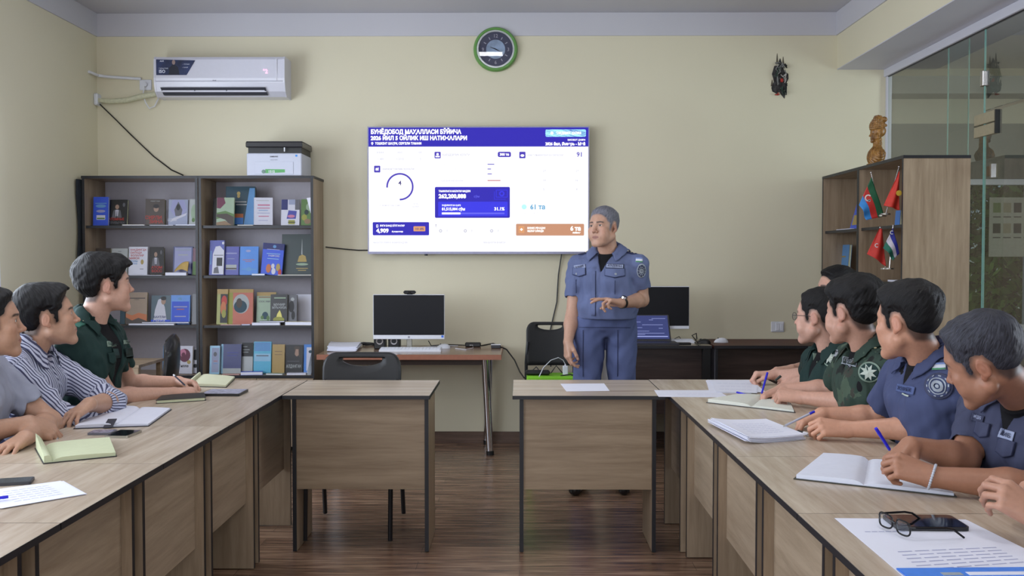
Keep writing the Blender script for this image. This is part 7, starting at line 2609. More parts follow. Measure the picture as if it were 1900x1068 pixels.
for (px, py, w, h) in ((1075, 505, 24, 16), (1141, 507, 36, 16)):
    f, _ = px_patch(sp, 'pocket_flap', M_SEAM, px, py, w + 1.6, h + 1.8, SY, 'flap', off=.0034)
    px_patch(sp, 'flap_cloth', M_NAVYS, px, py - .5, w, h, SY, 'flap', off=.0050, parent=f)
    o, _ = px_patch(sp, 'pocket_button', M_BADGE, px + (1 if px > 1100 else -5), py + (1.5 if px > 1100 else 3), 4, 4, SY, 'disc', off=.0075, parent=f)
    px_patch(sp, 'pocket_pleat', M_SEAM, px + (0 if px > 1100 else -6), py + 26, 1.0, 26, SY, off=.003)
px_tag(sp, 1076, 495, 22, 8, SY, 'ГВАРДИЯ', M_TAGB, M_TAGD, rot=6)
px_tag(sp, 1141, 494, 34, 8.5, SY, 'АСАДОВ В.А.', M_TAGB, M_TAGD, rot=-2, border=M_TAGD)
flag_patch(sp, 1186, 482.5, 12, 8, SY + .1, -3)
round_badge(sp, 1190, 502, 16.5, 26, SY + .1, M_BADGE, M_SEAM, M_BADGE, -4)
epaulette(sp, (-.075, -.015, 0), (-.185, -.012, 0), .048, M_SEAM, 4)
epaulette(sp, (.075, -.015, 0), (.185, -.012, 0), .048, M_SEAM, 3)
_b = sp.bvh; sp.bvh = sp.tb
for (px, py, h) in ((1082, 655, 88), (1146, 655, 88)):
    px_patch(sp, 'trouser_crease', M_SEAM, px, py, 1.0, h, SY, off=.0022, n=16)
px_patch(sp, 'waist_seam', M_SEAM, 1122, 607, 96, .9, SY, off=.0022, n=16)
sp.bvh = _b
# wrist watch
a = sp.arms[1]; ax = (a['w'] - a['e']); ax /= np.linalg.norm(ax)
wc = Vector(a['w'] - ax * .012)
W_T = thing('wrist_watch', 'black wrist watch on the raised arm of the standing man', 'watch', tuple(wc))
axv = Vector(ax); u1 = axv.orthogonal().normalized(); w1 = axv.cross(u1)
MB().ring(axv * -.010, .0295, .0335, u1, w1, axv * .020, 32).build('strap', BLKPL, W_T, 'auto')
dd = Vector((-.15, -.75, .65)); dd = (dd - axv * dd.dot(axv)).normalized()
MB().cyl(dd * .030, dd * .042, .019, .018, 24).build('case', CHROME, W_T, 'auto')
MB().cyl(dd * .042, dd * .0425, .014, .014, 24).build('dial', BLKPL, W_T, 'auto')

# ---- left row ------------------------------------------------------------------
SEAT_CH = None


def seat_for(pers, face, mat, hipz=.605):
    """legs under the table and a chair"""
    h = pers.tw((0, -.02, -.46)); h[2] = hipz
    seated_legs(pers, h, face, mat)
    return h


g_ = Person('person in a dark green uniform with thick black hair, farthest of the left row', dict(
    skin=(204, 160, 140), beard=.10, h=.0032,
    head=dict(pos=tuple(P(197, 532, 4.50)), rot=(-58, 3, 0), scale=1.03, fat=.002, hair=dict(BLK_HAIR, top=.028, side=.012, front=.012, back=.012, line='low', seed=4, n1=.0012, soft=.018)),
    torso=dict(pos=tuple(P(178, 601, 4.48)), rot=(-92, -10, 0), w=1.10, belly=.01),
    armR=dict(elbow=tuple(P(205, 738, 4.44)), wrist=tuple(P(322, 729, 4.66)), k=1.02, hand=dict(f=(.80, .58, .05), n=(-.2, -.35, .9), curls=(38, 46, 50, 52), thumb=(26, 30, 20))),
    armL=dict(elbow=tuple(P(238, 712, 4.84)), wrist=tuple(P(332, 708, 4.90)), k=1.0, hand=dict(f=(.93, -.25, -.1), n=(.2, .5, .85), curls=(35, 40, 45, 50), thumb=(22, 30, 20))),
    shirt=dict(mat=M_GREEN, hem=-.52, v=.30, vw=.075, under=(16, 16, 19), sleeve=.62, fold=.0035, seed=5, collar=dict(open=52, leaf=.062, h=.036))))
seat_for(g_, (1, 0, 0), M_TROU)
GY = 4.30
px_tag(g_, 237, 634, 18, 8, GY, 'УЗБЕК', M_TAGG, M_GREEN, rot=6)
px_tag(g_, 203, 638, 9, 10, GY, 'АБДУ', M_TAGG, M_GREEN, rot=2)
for (px, py, w, h) in ((241, 655, 20, 20), (207, 665, 12, 22)):
    f, _ = px_patch(g_, 'pocket_flap', cloth_material('green_seam', (22, 40, 40)), px, py, w + 1.6, h + 1.6, GY, 'flap', 8, off=.0034)
    px_patch(g_, 'flap_cloth', M_GREEN, px, py - .5, w, h, GY, 'flap', 8, off=.0052, parent=f)
epaulette(g_, (.075, -.015, 0), (.185, -.012, 0), .050, cloth_material('green_strap', (52, 96, 84)), 2)
epaulette(g_, (-.075, -.015, 0), (-.185, -.012, 0), .050, cloth_material('green_strap', (52, 96, 84)), 2)

st_ = Person('person in a white shirt with navy stripes, arms crossed on the table', dict(
    skin=(190, 148, 124), beard=.14, h=.0034,
    head=dict(pos=tuple(P(90, 592, 4.05)), rot=(-63, 8, 0), scale=1.02, hair=dict(BLK_HAIR, top=.024, side=.010, front=.010, back=.010, seed=8)),
    torso=dict(pos=tuple(P(64, 652, 4.04)), rot=(-84, -14, 0), w=1.04),
    armR=dict(elbow=tuple(P(122, 782, 3.90)), wrist=tuple(P(195, 764, 4.14)), sleeve=1.8, hand=dict(f=(.2, 1, -.05), n=(0, 0, 1), curls=(15, 20, 20, 20), scale=.95)),
    armL=dict(elbow=tuple(P(208, 745, 4.20)), wrist=tuple(P(166, 749, 3.93)), sleeve=1.40, hand=dict(f=(-.33, -.80, -.34), n=(-.25, -.30, .92), curls=(16, 20, 24, 28), thumb=(30, 20, 20))),
    shirt=dict(mat=M_STRIPE, kind='stripe', hem=-.52, v=.12, vw=.04, sleeve=1.6, fold=.0042, seed=9, collar=dict(open=34, leaf=.060, h=.036))))
seat_for(st_, (1, 0, 0), M_TROU)

lt_ = Person('person in a plain light grey T-shirt at the left edge, wearing a ring', dict(
    skin=(186, 144, 120), beard=.2, h=.0034,
    head=dict(pos=tuple(P(-20, 604, 3.55)), rot=(-66, 3, 0), scale=1.03, hair=dict(BLK_HAIR, top=.016, side=.005, front=.006, seed=12)),
    torso=dict(pos=tuple(P(-42, 672, 3.52)), rot=(-84, -14, 0), w=1.06),
    armR=dict(elbow=tuple(P(-66, 812, 3.38)), wrist=tuple(P(52, 784, 3.52)), hand=dict(f=(.62, .42, -.42), n=(.25, -.35, .9), curls=(26, 30, 34, 38), thumb=(30, 25, 20))),
    armL=dict(elbow=tuple(P(92, 782, 3.70)), wrist=tuple(P(48, 812, 3.42)), hand=dict(f=(-.12, -1, -.16), n=(-.05, -.12, 1), curls=(8, 9, 9, 10), splay=(9, 2, -5, -12), thumb=(34, 14, 10))),
    shirt=dict(mat=M_TEE, hem=-.52, sleeve=.66, fold=.0035, seed=15)))
seat_for(lt_, (1, 0, 0), M_TROU)
H_ = lt_.arms[0]['H']['fingers'][2][0]
rp = Vector(H_[0]) * .45 + Vector(H_[1]) * .55; rd = (Vector(H_[1]) - Vector(H_[0])).normalized()
u1 = rd.orthogonal().normalized()
RT = MB().ring(rd * -.003, .0088, .0108, u1, rd.cross(u1), rd * .006, 24).build('finger_ring', CHROME, None, 'auto')
RT.location = rp; tag(RT, 'silver ring on the hand of the person in grey T-shirt', 'ring')

# ---- right row -----------------------------------------------------------------
p0 = Person('person half hidden behind the right row, only hair and forehead showing', dict(
    skin=(200, 156, 136), h=.0045, head=dict(pos=tuple(P(1552, 541, 5.45)), rot=(98, 0, 0), scale=1.03, hair=dict(BLK_HAIR, top=.016, side=.006, front=.006, seed=31)),
    torso=dict(pos=tuple(P(1568, 592, 5.45)), rot=(95, -6, 0), w=1.05),
    armL=dict(elbow=(1.74, 5.2, .82), wrist=(1.5, 5.15, .80), hand=dict(f=(-1, .1, 0), n=(0, 0, 1))),
    armR=dict(elbow=(1.74, 5.66, .82), wrist=(1.52, 5.55, .80), hand=dict(f=(-1, -.1, 0), n=(0, 0, 1))),
    shirt=dict(mat=M_GREEN2, hem=-.52, fold=.003, h=.008, collar=dict())))
seat_for(p0, (-1, 0, 0), M_TROU)

p1 = Person('person in dark green uniform wearing thin rimmed glasses, far end of right row', dict(
    skin=(206, 162, 144), beard=.05, h=.0034,
    head=dict(pos=tuple(P(1520, 590, 4.66)), rot=(50, -2, 0), scale=1.05, fat=.008, hair=dict(BLK_HAIR, top=.013, side=.0035, front=.004, soft=.03, n1=.001, seed=22)),
    torso=dict(pos=tuple(P(1536, 652, 4.66)), rot=(98, -12, 0), w=1.08, belly=.02),
    armL=dict(elbow=tuple(P(1516, 712, 4.78)), wrist=tuple(P(1482, 708, 4.99)), k=1.0, hand=dict(f=(-.62, .62, -.25), n=(-.35, -.3, .9), curls=(22, 26, 30, 34))),
    armR=dict(elbow=tuple(P(1500, 700, 5.06)), wrist=tuple(P(1436, 695, 5.12)), k=1.0, hand=dict(f=(-1, 0, .05), n=(-.1, .2, 1), curls=(55, 60, 62, 62), thumb=(20, 30, 30))),
    shirt=dict(mat=M_GREEN2, hem=-.52, v=.12, vw=.05, under=(14, 14, 16), sleeve=.62, fold=.003, seed=23, collar=dict(open=44, leaf=.056))))
seat_for(p1, (-1, 0, 0), M_TROU)
round_badge(p1, 1541, 664, 30, 34, 4.46, M_TAGG, M_GREEN2, M_BADGEW, 10, True)
px_patch(p1, 'chest_patch', M_TAGG, 1513, 664, 9, 18, 4.46, off=.0035)
epaulette(p1, (-.075, -.015, 0), (-.185, -.012, 0), .050, M_GREEN2, 2)
epaulette(p1, (.075, -.015, 0), (.185, -.012, 0), .050, M_GREEN2, 2)

p2 = Person('person in green camouflage uniform with a silver star badge on the sleeve', dict(
    skin=(200, 154, 134), beard=.05, h=.0034,
    head=dict(pos=tuple(P(1582, 582, 4.10)), rot=(33, -3, 0), scale=1.08, fat=.008, hair=dict(BLK_HAIR, top=.026, side=.009, front=.006, back=.010, n1=.0018, n2=.0011, seed=25, line='low')),
    torso=dict(pos=tuple(P(1600, 650, 4.12)), rot=(95, -13, 0), w=1.12, belly=.02),
    armL=dict(elbow=tuple(P(1600, 748, 4.14)), wrist=tuple(P(1486, 737, 4.34)), k=1.02, hand=dict(f=(-.85, .42, .12), n=(-.1, -.55, .8), curls=(62, 66, 68, 68), thumb=(24, 30, 25))),
    armR=dict(elbow=tuple(P(1545, 722, 4.46)), wrist=tuple(P(1452, 722, 4.56)), k=1.0, hand=dict(f=(-.93, -.05, -.28), n=(-.3, .1, .9), curls=(50, 52, 55, 58), thumb=(30, 25, 30))),
    shirt=dict(mat=M_CAMO, hem=-.52, v=.06, vw=.04, under=(16, 16, 18), sleeve=.70, fold=.0035, seed=26, collar=dict(open=42, leaf=.064))))
seat_for(p2, (-1, 0, 0), M_TROU)
round_badge(p2, 1614, 690, 40, 38, 3.90, M_TAGG, M_GREEN, M_BADGEW, 8, True)
px_tag(p2, 1577, 671, 28, 15, 3.90, 'ГВАРДИЯ', cloth_material('tag_dark_green', (48, 58, 54)), M_BADGE, rot=-12, border=M_BADGE)
px_patch(p2, 'emblem_patch', M_BADGE, 1551, 655, 11, 14, 3.95, 'shield', off=.0035)
epaulette(p2, (-.075, -.015, 0), (-.185, -.012, 0), .052, M_CAMO, 3)

p3 = Person('person in navy uniform with a flag patch on the sleeve, writing with a clear pen', dict(
    skin=(202, 150, 124), beard=.06, h=.0033,
    head=dict(pos=tuple(P(1684, 601, 3.42)), rot=(36, -5, 0), scale=1.04, hair=dict(BLK_HAIR, top=.022, side=.004, front=.010, back=.004, soft=.026, seed=41)),
    torso=dict(pos=tuple(P(1712, 672, 3.46)), rot=(97, -15, 0), w=1.10, belly=.01),
    armL=dict(elbow=tuple(P(1728, 794, 3.44)), wrist=tuple(P(1572, 796, 3.54)), k=1.02, hand=dict(f=(-.97, .05, .10), n=(-.1, -.62, .75), curls=(48, 52, 56, 60), thumb=(24, 22, 25))),
    armR=dict(elbow=tuple(P(1628, 775, 3.78)), wrist=tuple(P(1526, 768, 3.80)), k=1.02, hand=dict(f=(-.9, -.12, -.30), n=(-.3, .1, .92), curls=(42, 46, 52, 56), thumb=(34, 20, 25))),
    shirt=dict(mat=M_NAVY, hem=-.52, v=.06, vw=.04, under=(18, 18, 24), sleeve=.72, fold=.0035, seed=42, collar=dict(open=42, leaf=.062))))
seat_for(p3, (-1, 0, 0), M_TROU)
flag_patch(p3, 1743, 680, 25, 13, 3.20, 3)
round_badge(p3, 1742, 716, 52, 50, 3.20, M_DKNAVY, M_NAVY, M_BADGE, 5)
px_tag(p3, 1681, 722, 33, 15, 3.20, 'УЗБЕК', cloth_material('tag_blue', (84, 98, 142)), M_SEAM, rot=-10)
o, _ = px_patch(p3, 'pocket_pen', M_BADGEW, 1682, 733, 12, 3, 3.20, rot=-18, off=.006)

p4 = Person('person with short greying hair in dark navy uniform, head bowed over a notebook', dict(
    skin=(170, 122, 98), beard=.2, h=.0032, hh=.0028,
    head=dict(pos=tuple(P(1828, 672, 2.86)), rot=(50, -21, -14), scale=1.05, fat=.005, jaw=1.05,
              hair=dict(mat='hair_greying', rgb=(30, 30, 36), grey=(78, 80, 92), top=.018, side=.005, front=.006, n1=.0014, soft=.035, seed=51, brow=(50, 44, 44), scalp=(70, 62, 62))),
    torso=dict(pos=tuple(P(1895, 742, 2.96)), rot=(108, -22, 0), w=1.12, belly=.02),
    armL=dict(elbow=tuple(P(1925, 905, 2.66)), wrist=tuple(P(1728, 884, 2.72)), k=1.05, hand=dict(f=(-.88, .30, .30), n=(.0, -.75, .65), curls=(50, 55, 58, 60), thumb=(26, 20, 20))),
    armR=dict(elbow=tuple(P(1790, 852, 3.02)), wrist=tuple(P(1690, 826, 2.98)), k=1.05, hand=dict(f=(-.80, -.42, -.42), n=(-.62, -.15, .75), curls=(34, 38, 42, 44), thumb=(40, 25, 20))),
    shirt=dict(mat=M_DKNAVY, hem=-.52, v=.07, vw=.04, under=(14, 14, 18), sleeve=.74, fold=.004, seed=52, collar=dict(open=42, leaf=.066))))
seat_for(p4, (-1, 0, 0), M_TROU)
px_tag(p4, 1814, 776, 24, 15, 2.8, 'ГВАРДИЯ', M_DKNAVY, M_TAGB, rot=-14)
px_tag(p4, 1868, 806, 28, 18, 2.75, 'МИБ', M_TAGB, M_TAGD, rot=-14)
for (px, py, w, h) in ((1822, 798, 26, 30), (1866, 832, 30, 34)):
    f, _ = px_patch(p4, 'pocket_flap', M_SEAM, px, py, w + 2, h + 2, 2.76, 'flap', -12, off=.0034)
    px_patch(p4, 'flap_cloth', M_DKNAVY, px, py - .5, w, h, 2.76, 'flap', -12, off=.0052, parent=f)
# bead bracelet
a = p4.arms[1]; ax = (a['w'] - a['e']); ax /= np.linalg.norm(ax)
bc = Vector(a['w'] - ax * .002); axv = Vector(ax); u1 = axv.orthogonal().normalized(); w1 = axv.cross(u1)
BRA = thing('bead_bracelet', 'pale bead bracelet on the wrist of the bowed man', 'bracelet', tuple(bc))
mb = MB()
for q in range(30):
    A = 2 * math.pi * q / 30
    mb.sphere(u1 * (.0325 * math.cos(A)) + w1 * (.0325 * math.sin(A)) + axv * (.010 * math.cos(A)), .0042, 8, 6)
mb.build('beads', flat('pale_beads', (186, 192, 206), .3), BRA, True)['kind'] = 'stuff'

p5 = Person('person cut off by the right edge, only interlaced hands in view', dict(
    skin=(186, 140, 118), h=.0033,
    head=dict(pos=(1.62, 2.30, 1.22), rot=(70, -6, 0), hair=dict(BLK_HAIR, top=.016, side=.005, seed=61)),
    torso=dict(pos=(1.68, 2.30, 1.09), rot=(92, -10, 0), w=1.08),
    armL=dict(elbow=(1.48, 2.08, .83), wrist=tuple(P(1932, 962, 2.24)), k=1.02, hand=dict(f=(-.72, .28, .50), n=(.15, -.85, .40), curls=((42, 48, 20), (46, 50, 22), (50, 52, 24), (52, 54, 24)), splay=(8, 2, -4, -10), thumb=(24, 20, 20))),
    armR=dict(elbow=(1.50, 2.58, .83), wrist=tuple(P(1942, 925, 2.42)), k=1.02, hand=dict(f=(-.74, -.38, .30), n=(-.15, .80, .45), curls=((44, 46, 20), (50, 48, 22), (52, 50, 24), (54, 50, 24)), splay=(8, 2, -4, -10), thumb=(24, 20, 20))),
    shirt=dict(mat=M_DKNAVY, hem=-.52, fold=.003, h=.008)))
seat_for(p5, (-1, 0, 0), M_TROU)

# glasses of p1
def spectacles(name, label, pers=None, M=None, pos=None, col=(40, 38, 44), k=1.0, rimr=.0011, lens_w=.0255, lens_h=.0175, templ=.125, rect=False):
    """built in a frame: x right, y forward (front of the lenses), z up; origin on the nose bridge"""
    t = thing(name, label, 'glasses', pos)
    t.rotation_euler = M.to_euler()
    m_ = flat('spectacle_frame_' + str(col[0]), col, .3, .3)
    fr = MB()
    for sg in (-1, 1):
        pts = []
        for q in range(28):
            A = 2 * math.pi * q / 28
            ex = 1.0 if not rect else .6
            cx, sx_ = math.cos(A), math.sin(A)
            pts.append((sg * .034 + lens_w * (abs(cx) ** ex) * (1 if cx > 0 else -1), -.004 * abs(cx), lens_h * (abs(sx_) ** ex) * (1 if sx_ > 0 else -1)))
        fr.tube(pts, rimr, 6, closed=True)
        MB().disc((sg * .034, -.0015, 0), lens_w * .95, (1, 0, 0), (0, 0, 1), (0, .001, 0), 24, 0, lens_h * .95).build('lens', glass('spectacle_lens', (.96, .98, 1), 0, .15), t)
        MB().tube([(sg * (.034 + lens_w), -.004, .006), (sg * (.036 + lens_w + .008), -.010, .007), (sg * (.078), -.085, .004), (sg * .076, -templ + .02, .0), (sg * .072, -templ - .012, -.022)], rimr * 1.25, 6).build('temple', m_, t, 'auto')
    fr.tube([(-.034 + lens_w, 0, .004), (0, .004, .008), (.034 - lens_w, 0, .004)], rimr, 6)
    fr.build('frame', m_, t, 'auto')
    return t


Mh = Matrix([list(r) for r in p1.H['M'].astype(float)])
spectacles('eyeglasses', 'thin dark rimmed glasses worn by the man at the far end of right row', M=Mh, pos=tuple(p1.hw((0, .104, .010))), lens_w=.024, lens_h=.017)
print('people built', _t.time() - _T0)
# ---------------------------------------------------------------- things on the conference tables
def zt(px, py, z=DZ): return PZ(px, py, z)


def notebook(label, q, th, cover, page, name='notebook', open_at=None, curl=.0, cat='notebook', group=None, strap=None, lift=0.0):
    """q: near-left, near-right, far-right, far-left corners in photo pixels on the table top"""
    w = [zt(*c) for c in q]
    cen = sum(w, Vector()) / 4
    t = thing(name, label, cat, (cen.x, cen.y, DZ), 0, group)
    w = [Vector((p.x - cen.x, p.y - cen.y, 0)) for p in w]

    def bl(u, v): return w[0] * (1 - u) * (1 - v) + w[1] * u * (1 - v) + w[2] * u * v + w[3] * (1 - u) * v
    cm = flat('notebook_cover_%d_%d_%d' % cover, cover, .5)
    pm = flat('notebook_page_%d_%d_%d' % page, page, .75, var=.02)
    if open_at is None:
        m = MB()
        m.prism([bl(0, 0) + Vector((0, 0, .0006)), bl(1, 0) + Vector((0, 0, .0006)), bl(1, 1) + Vector((0, 0, .0006)), bl(0, 1) + Vector((0, 0, .0006))], (0, 0, .0018))
        m.prism([bl(0, 0) + Vector((0, 0, th)), bl(1, 0) + Vector((0, 0, th)), bl(1, 1) + Vector((0, 0, th)), bl(0, 1) + Vector((0, 0, th))], (0, 0, .0018))
        m.build('cover', cm, t)
        MB().prism([bl(.02, .02) + Vector((0, 0, .0026)), bl(.98, .02) + Vector((0, 0, .0026)), bl(.98, .98) + Vector((0, 0, .0026)), bl(.02, .98) + Vector((0, 0, .0026))], (0, 0, th - .0028)).build('pages', pm, t)
        return t
    m = MB()
    m.prism([bl(0, 0) + Vector((0, 0, .0006)), bl(1, 0) + Vector((0, 0, .0006)), bl(1, 1) + Vector((0, 0, .0006)), bl(0, 1) + Vector((0, 0, .0006))], (0, 0, .0022))
    m.build('cover', cm, t)
    for (a, b, hh) in ((.015, open_at, th), (open_at, .985, th * .7)):
        mb = MB(); N = 14; vs = []
        for j in range(2):
            for i in range(N):
                for k in range(8):
                    u = a + (b - a) * i / (N - 1); v = .02 + .96 * k / 7
                    e = (i / (N - 1)) if a < open_at - 1e-6 and b <= open_at + 1e-6 and a < .5 * open_at + .01 else 1 - i / (N - 1)
                    prof = hh * (.72 + .5 * math.sin(math.pi * (1 - e) ** .7) * .55) - hh * .62 * max(0, (e - .86) / .14) ** 2
                    z = .003 if j == 0 else .0035 + prof + lift * (1 - e) * (1 if hh == th else 0) + curl * (k / 7) * (1 - e) * (1 if hh == th else .2)
                    p = bl(u, v); vs.append(Vector((p.x, p.y, z)))
        idx = lambda j, i, k: (j * N + i) * 8 + k
        fs = []
        for i in range(N - 1):
            for k in range(7):
                fs.append((idx(0, i, k), idx(0, i, k + 1), idx(0, i + 1, k + 1), idx(0, i + 1, k)))
                fs.append((idx(1, i, k), idx(1, i + 1, k), idx(1, i + 1, k + 1), idx(1, i, k + 1)))
            fs.append((idx(0, i, 0), idx(0, i + 1, 0), idx(1, i + 1, 0), idx(1, i, 0)))
            fs.append((idx(0, i + 1, 7), idx(0, i, 7), idx(1, i, 7), idx(1, i + 1, 7)))
        for k in range(7):
            fs.append((idx(0, 0, k + 1), idx(0, 0, k), idx(1, 0, k), idx(1, 0, k + 1)))
            fs.append((idx(0, N - 1, k), idx(0, N - 1, k + 1), idx(1, N - 1, k + 1), idx(1, N - 1, k)))
        mb.add(vs, fs); mb.build('pages', pm, t, 'auto')
    if strap:
        a, b, v0, v1 = strap
        MB().prism([bl(a, v0) + Vector((0, 0, .002)), bl(b, v0) + Vector((0, 0, .002)), bl(b, v1) + Vector((0, 0, th + .010)), bl(a, v1) + Vector((0, 0, th + .010))], (0, 0, .003)).build('strap', cm, t)
    return t


def sheets(name, label, q, n, th, seed, lines=None, curl=0, spread=.012, mat=PAPER):
    cs = [zt(*c) for c in q]
    return paper_stack(name, label, [(c.x, c.y) for c in cs], DZ, n, th, mat, seed, 'papers', curl, spread, None, lines)


def slab(name, label, cat, q, th, body, top, rr_=.006, z=DZ, parts=()):
    """thin box with rounded corners lying on the table"""
    w = [zt(*c, z) for c in q]
    cen = sum(w, Vector()) / 4
    t = thing(name, label, cat, (cen.x, cen.y, z + .0005))
    U_ = (w[1] - w[0] + w[2] - w[3]) / 2; L_ = U_.length; U_.normalize()
    V_ = (w[3] - w[0] + w[2] - w[1]) / 2; D_ = (V_ - U_ * V_.dot(U_)).length; V_ = Vector((-U_.y, U_.x, 0))
    pts = [U_ * x + V_ * (y - D_ / 2) for x, y in rr(L_, D_, rr_, 5)]
    MB().prism(pts, (0, 0, th)).build('case', body, t)
    pts = [U_ * x + V_ * (y - D_ / 2 + .003) + Vector((0, 0, th)) for x, y in rr(L_ - .006, D_ - .006, rr_, 5)]
    MB().prism(pts, (0, 0, .0006)).build('screen', top, t)
    return t, U_, V_, L_, D_


# left row
notebook('black covered notebook with cream pages at the far end of left row', [(345, 717), (420, 719), (437, 702), (368, 697)], .018, (26, 26, 32), (186, 186, 158), open_at=.08, lift=.004)
notebook('slim cream notebook with dark cover beneath the clasped hands in green sleeves', [(289, 749), (382, 743), (379, 734), (303, 737)], .014, (34, 34, 34), (206, 210, 176))
t, U_, V_, L_, D_ = slab('black_case', 'long black case with a printed white lid, right of the clasped hands', 'case', [(378, 735), (450, 735), (455, 726), (386, 726)], .012, BLKPL, flat('printed_lid', (150, 150, 168), .4, var=.5, scale=60))
notebook('open black organizer with white pages and a strap, before the striped shirt', [(136, 796), (276, 791), (319, 760), (196, 757)], .012, (30, 30, 46), (212, 214, 228), open_at=.52, strap=(.40, .52, -.03, .14))
slab('phone', 'pale transparent cased phone lying between the organizer and the yellow notebook', 'phone', [(160, 808), (206, 806), (218, 801), (176, 800)], .008, flat('phone_grey', (96, 96, 106), .3), flat('phone_lilac', (130, 130, 150), .2, var=.5, scale=80))
slab('phone', 'dark screen phone with silver edge, beside the transparent cased one', 'phone', [(205, 812), (243, 813), (257, 801), (212, 801)], .008, STEEL, flat('phone_screen', (14, 15, 22), .08))
notebook('open notebook with pale yellow green raised pages in left row', [(80, 861), (217, 847), (205, 820), (64, 832)], .020, (40, 42, 44), (192, 198, 164), open_at=.12, lift=.006, curl=.030)
sheets('paper_sheets', 'white lined sheets at the edge of left row, cut by frame', [(0, 944), (158, 917), (112, 893), (-30, 912)], 3, .0012, 1, [(.2, .8, .2 + .12 * i) for i in range(6)])
slab('phone', 'dark phone half out of the frame above the white lined sheets', 'phone', [(-20, 905), (52, 897), (70, 890), (10, 890)], .008, DKGREY, flat('phone_screen2', (60, 66, 62), .12))


def pen(label, a, b, body, cap, r=.0042, fr=.28, name='pen'):
    a = Vector(a); b = Vector(b)
    t = thing(name, label, 'pen', tuple(a))
    d = b - a
    MB().cyl(d * .06, d * (1 - fr), r * .9, r, 12).build('barrel', body, t, 'auto')
    MB().cyl(d * (1 - fr), d, r * 1.12, r * 1.0, 12).build('cap', cap, t, 'auto')
    MB().cyl((0, 0, 0), d * .06, .0008, r * .85, 10).build('tip', STEEL, t, 'auto')
    return t


BLUEP = flat('blue_pen_plastic', (42, 40, 200), .25)
CLEARP = flat('clear_pen_plastic', (170, 172, 190), .2)
pen('blue pen lying on the white lined sheets at the left edge', zt(-22, 926, DZ + .012), zt(15, 921, DZ + .012), BLUEP, BLUEP)
hd = P(300, 702, 4.86)
pen('dark pen held up by the clasped hands in green sleeves', P(345, 716, 4.80), P(322, 695, 4.86), flat('dark_blue_pen', (24, 26, 52), .3), WHITEP, fr=.12)
# front desk and right row
sheets('paper_sheets', 'single white sheet on the right front desk', [(1051, 726), (1131, 725), (1121, 711.5), (1040, 712)], 1, .0016, 2, spread=0)
sheets('paper_sheets', 'long white form lying across the corner near the front edge', [(1222, 736), (1353, 737), (1330, 724), (1214, 724)], 1, .0016, 3, [(.05, .3, .82), (.3, .9, .3), (.3, .8, .5)], spread=0)
sheets('paper_sheets', 'fan of white forms with red lines before the man in glasses', [(1332, 728), (1408, 730), (1397, 707), (1313, 706)], 4, .0014, 4, [(.1, .9, .2), (.15, .9, .45), (.1, .9, .7)], spread=.05)
pen('blue pen lying flat beside the fan of forms', zt(1366, 727, DZ + .008), zt(1391, 733.5, DZ + .008), BLUEP, BLUEP, .005)
notebook('open diary with cream pages in front of the camouflage uniform', [(1310, 747), (1476, 766), (1462, 738), (1368, 737)], .012, (34, 34, 36), (214, 216, 206), open_at=.52, lift=.006)
sheets('paper_stack', 'thick curled stack of white sheets in right row', [(1388, 824), (1492, 816), (1418, 787), (1316, 788)], 9, .0022, 6, [(.2, .8, .2 + .1 * i) for i in range(6)], curl=.008, spread=.012)
notebook('dark folder with pale pages behind the forearm in navy sleeves', [(1566, 787), (1662, 786), (1668, 768), (1606, 769)], .016, (22, 24, 30), (170, 172, 164), open_at=.3, name='folder', cat='folder', lift=.006)
notebook('large open white notebook under the clasped hands with a bead bracelet', [(1472, 889), (1776, 923), (1722, 868), (1526, 846)], .014, (44, 44, 34), (214, 218, 232), open_at=.45, curl=.0)
sheets('paper_sheets', 'large printed sheet under the black phone and spectacles', [(1700, 1090), (1990, 1062), (1795, 965), (1551, 962)], 2, .0010, 9, [(.15, .85, .18 + .05 * i) for i in range(6)] + [(.1, .4, .75)], spread=.004)
t_, U_, V_, L_, D_ = slab('leaflet', 'blue leaflet with white text bars at the bottom edge', 'leaflet', [(1682, 1080), (1960, 1080), (1930, 1052), (1676, 1056)], .0018, flat('leaflet_blue', (56, 120, 222), .5), flat('leaflet_blue2', (66, 132, 228), .45), .002, DZ + .0035)
MB().prism([U_ * (-L_ * .24) + V_ * -.008, U_ * (-L_ * .10) + V_ * -.008, U_ * (-L_ * .10) + V_ * .010, U_ * (-L_ * .24) + V_ * .010], (0, 0, .0030)).build('grey_field', flat('leaflet_grey', (150, 160, 170), .6), t_)
MB().prism([U_ * (-L_ * .06) + V_ * -.008, U_ * (L_ * .42) + V_ * -.008, U_ * (L_ * .42) + V_ * .012, U_ * (-L_ * .06) + V_ * .012], (0, 0, .0030)).build('white_field', PAPER, t_)
ph, U_, V_, L_, D_ = slab('phone', 'black phone lying on the large printed sheet', 'phone', [(1664, 985), (1798, 985), (1766, 962), (1638, 960)], .009, BLKPL, flat('phone_glass', (16, 18, 26), .06), .012, DZ + .0025)
# spectacles lying on the sheet
c0 = zt(1648, 992, DZ)
Mg = Matrix.Rotation(R(104), 3, 'Z')
g = spectacles('eyeglasses', 'black framed spectacles lying open on the large printed sheet', M=Mg, pos=(c0.x + .012, c0.y + .002, DZ + .026), col=(16, 16, 20), rimr=.0022, lens_w=.0255, lens_h=.0165, rect=True)
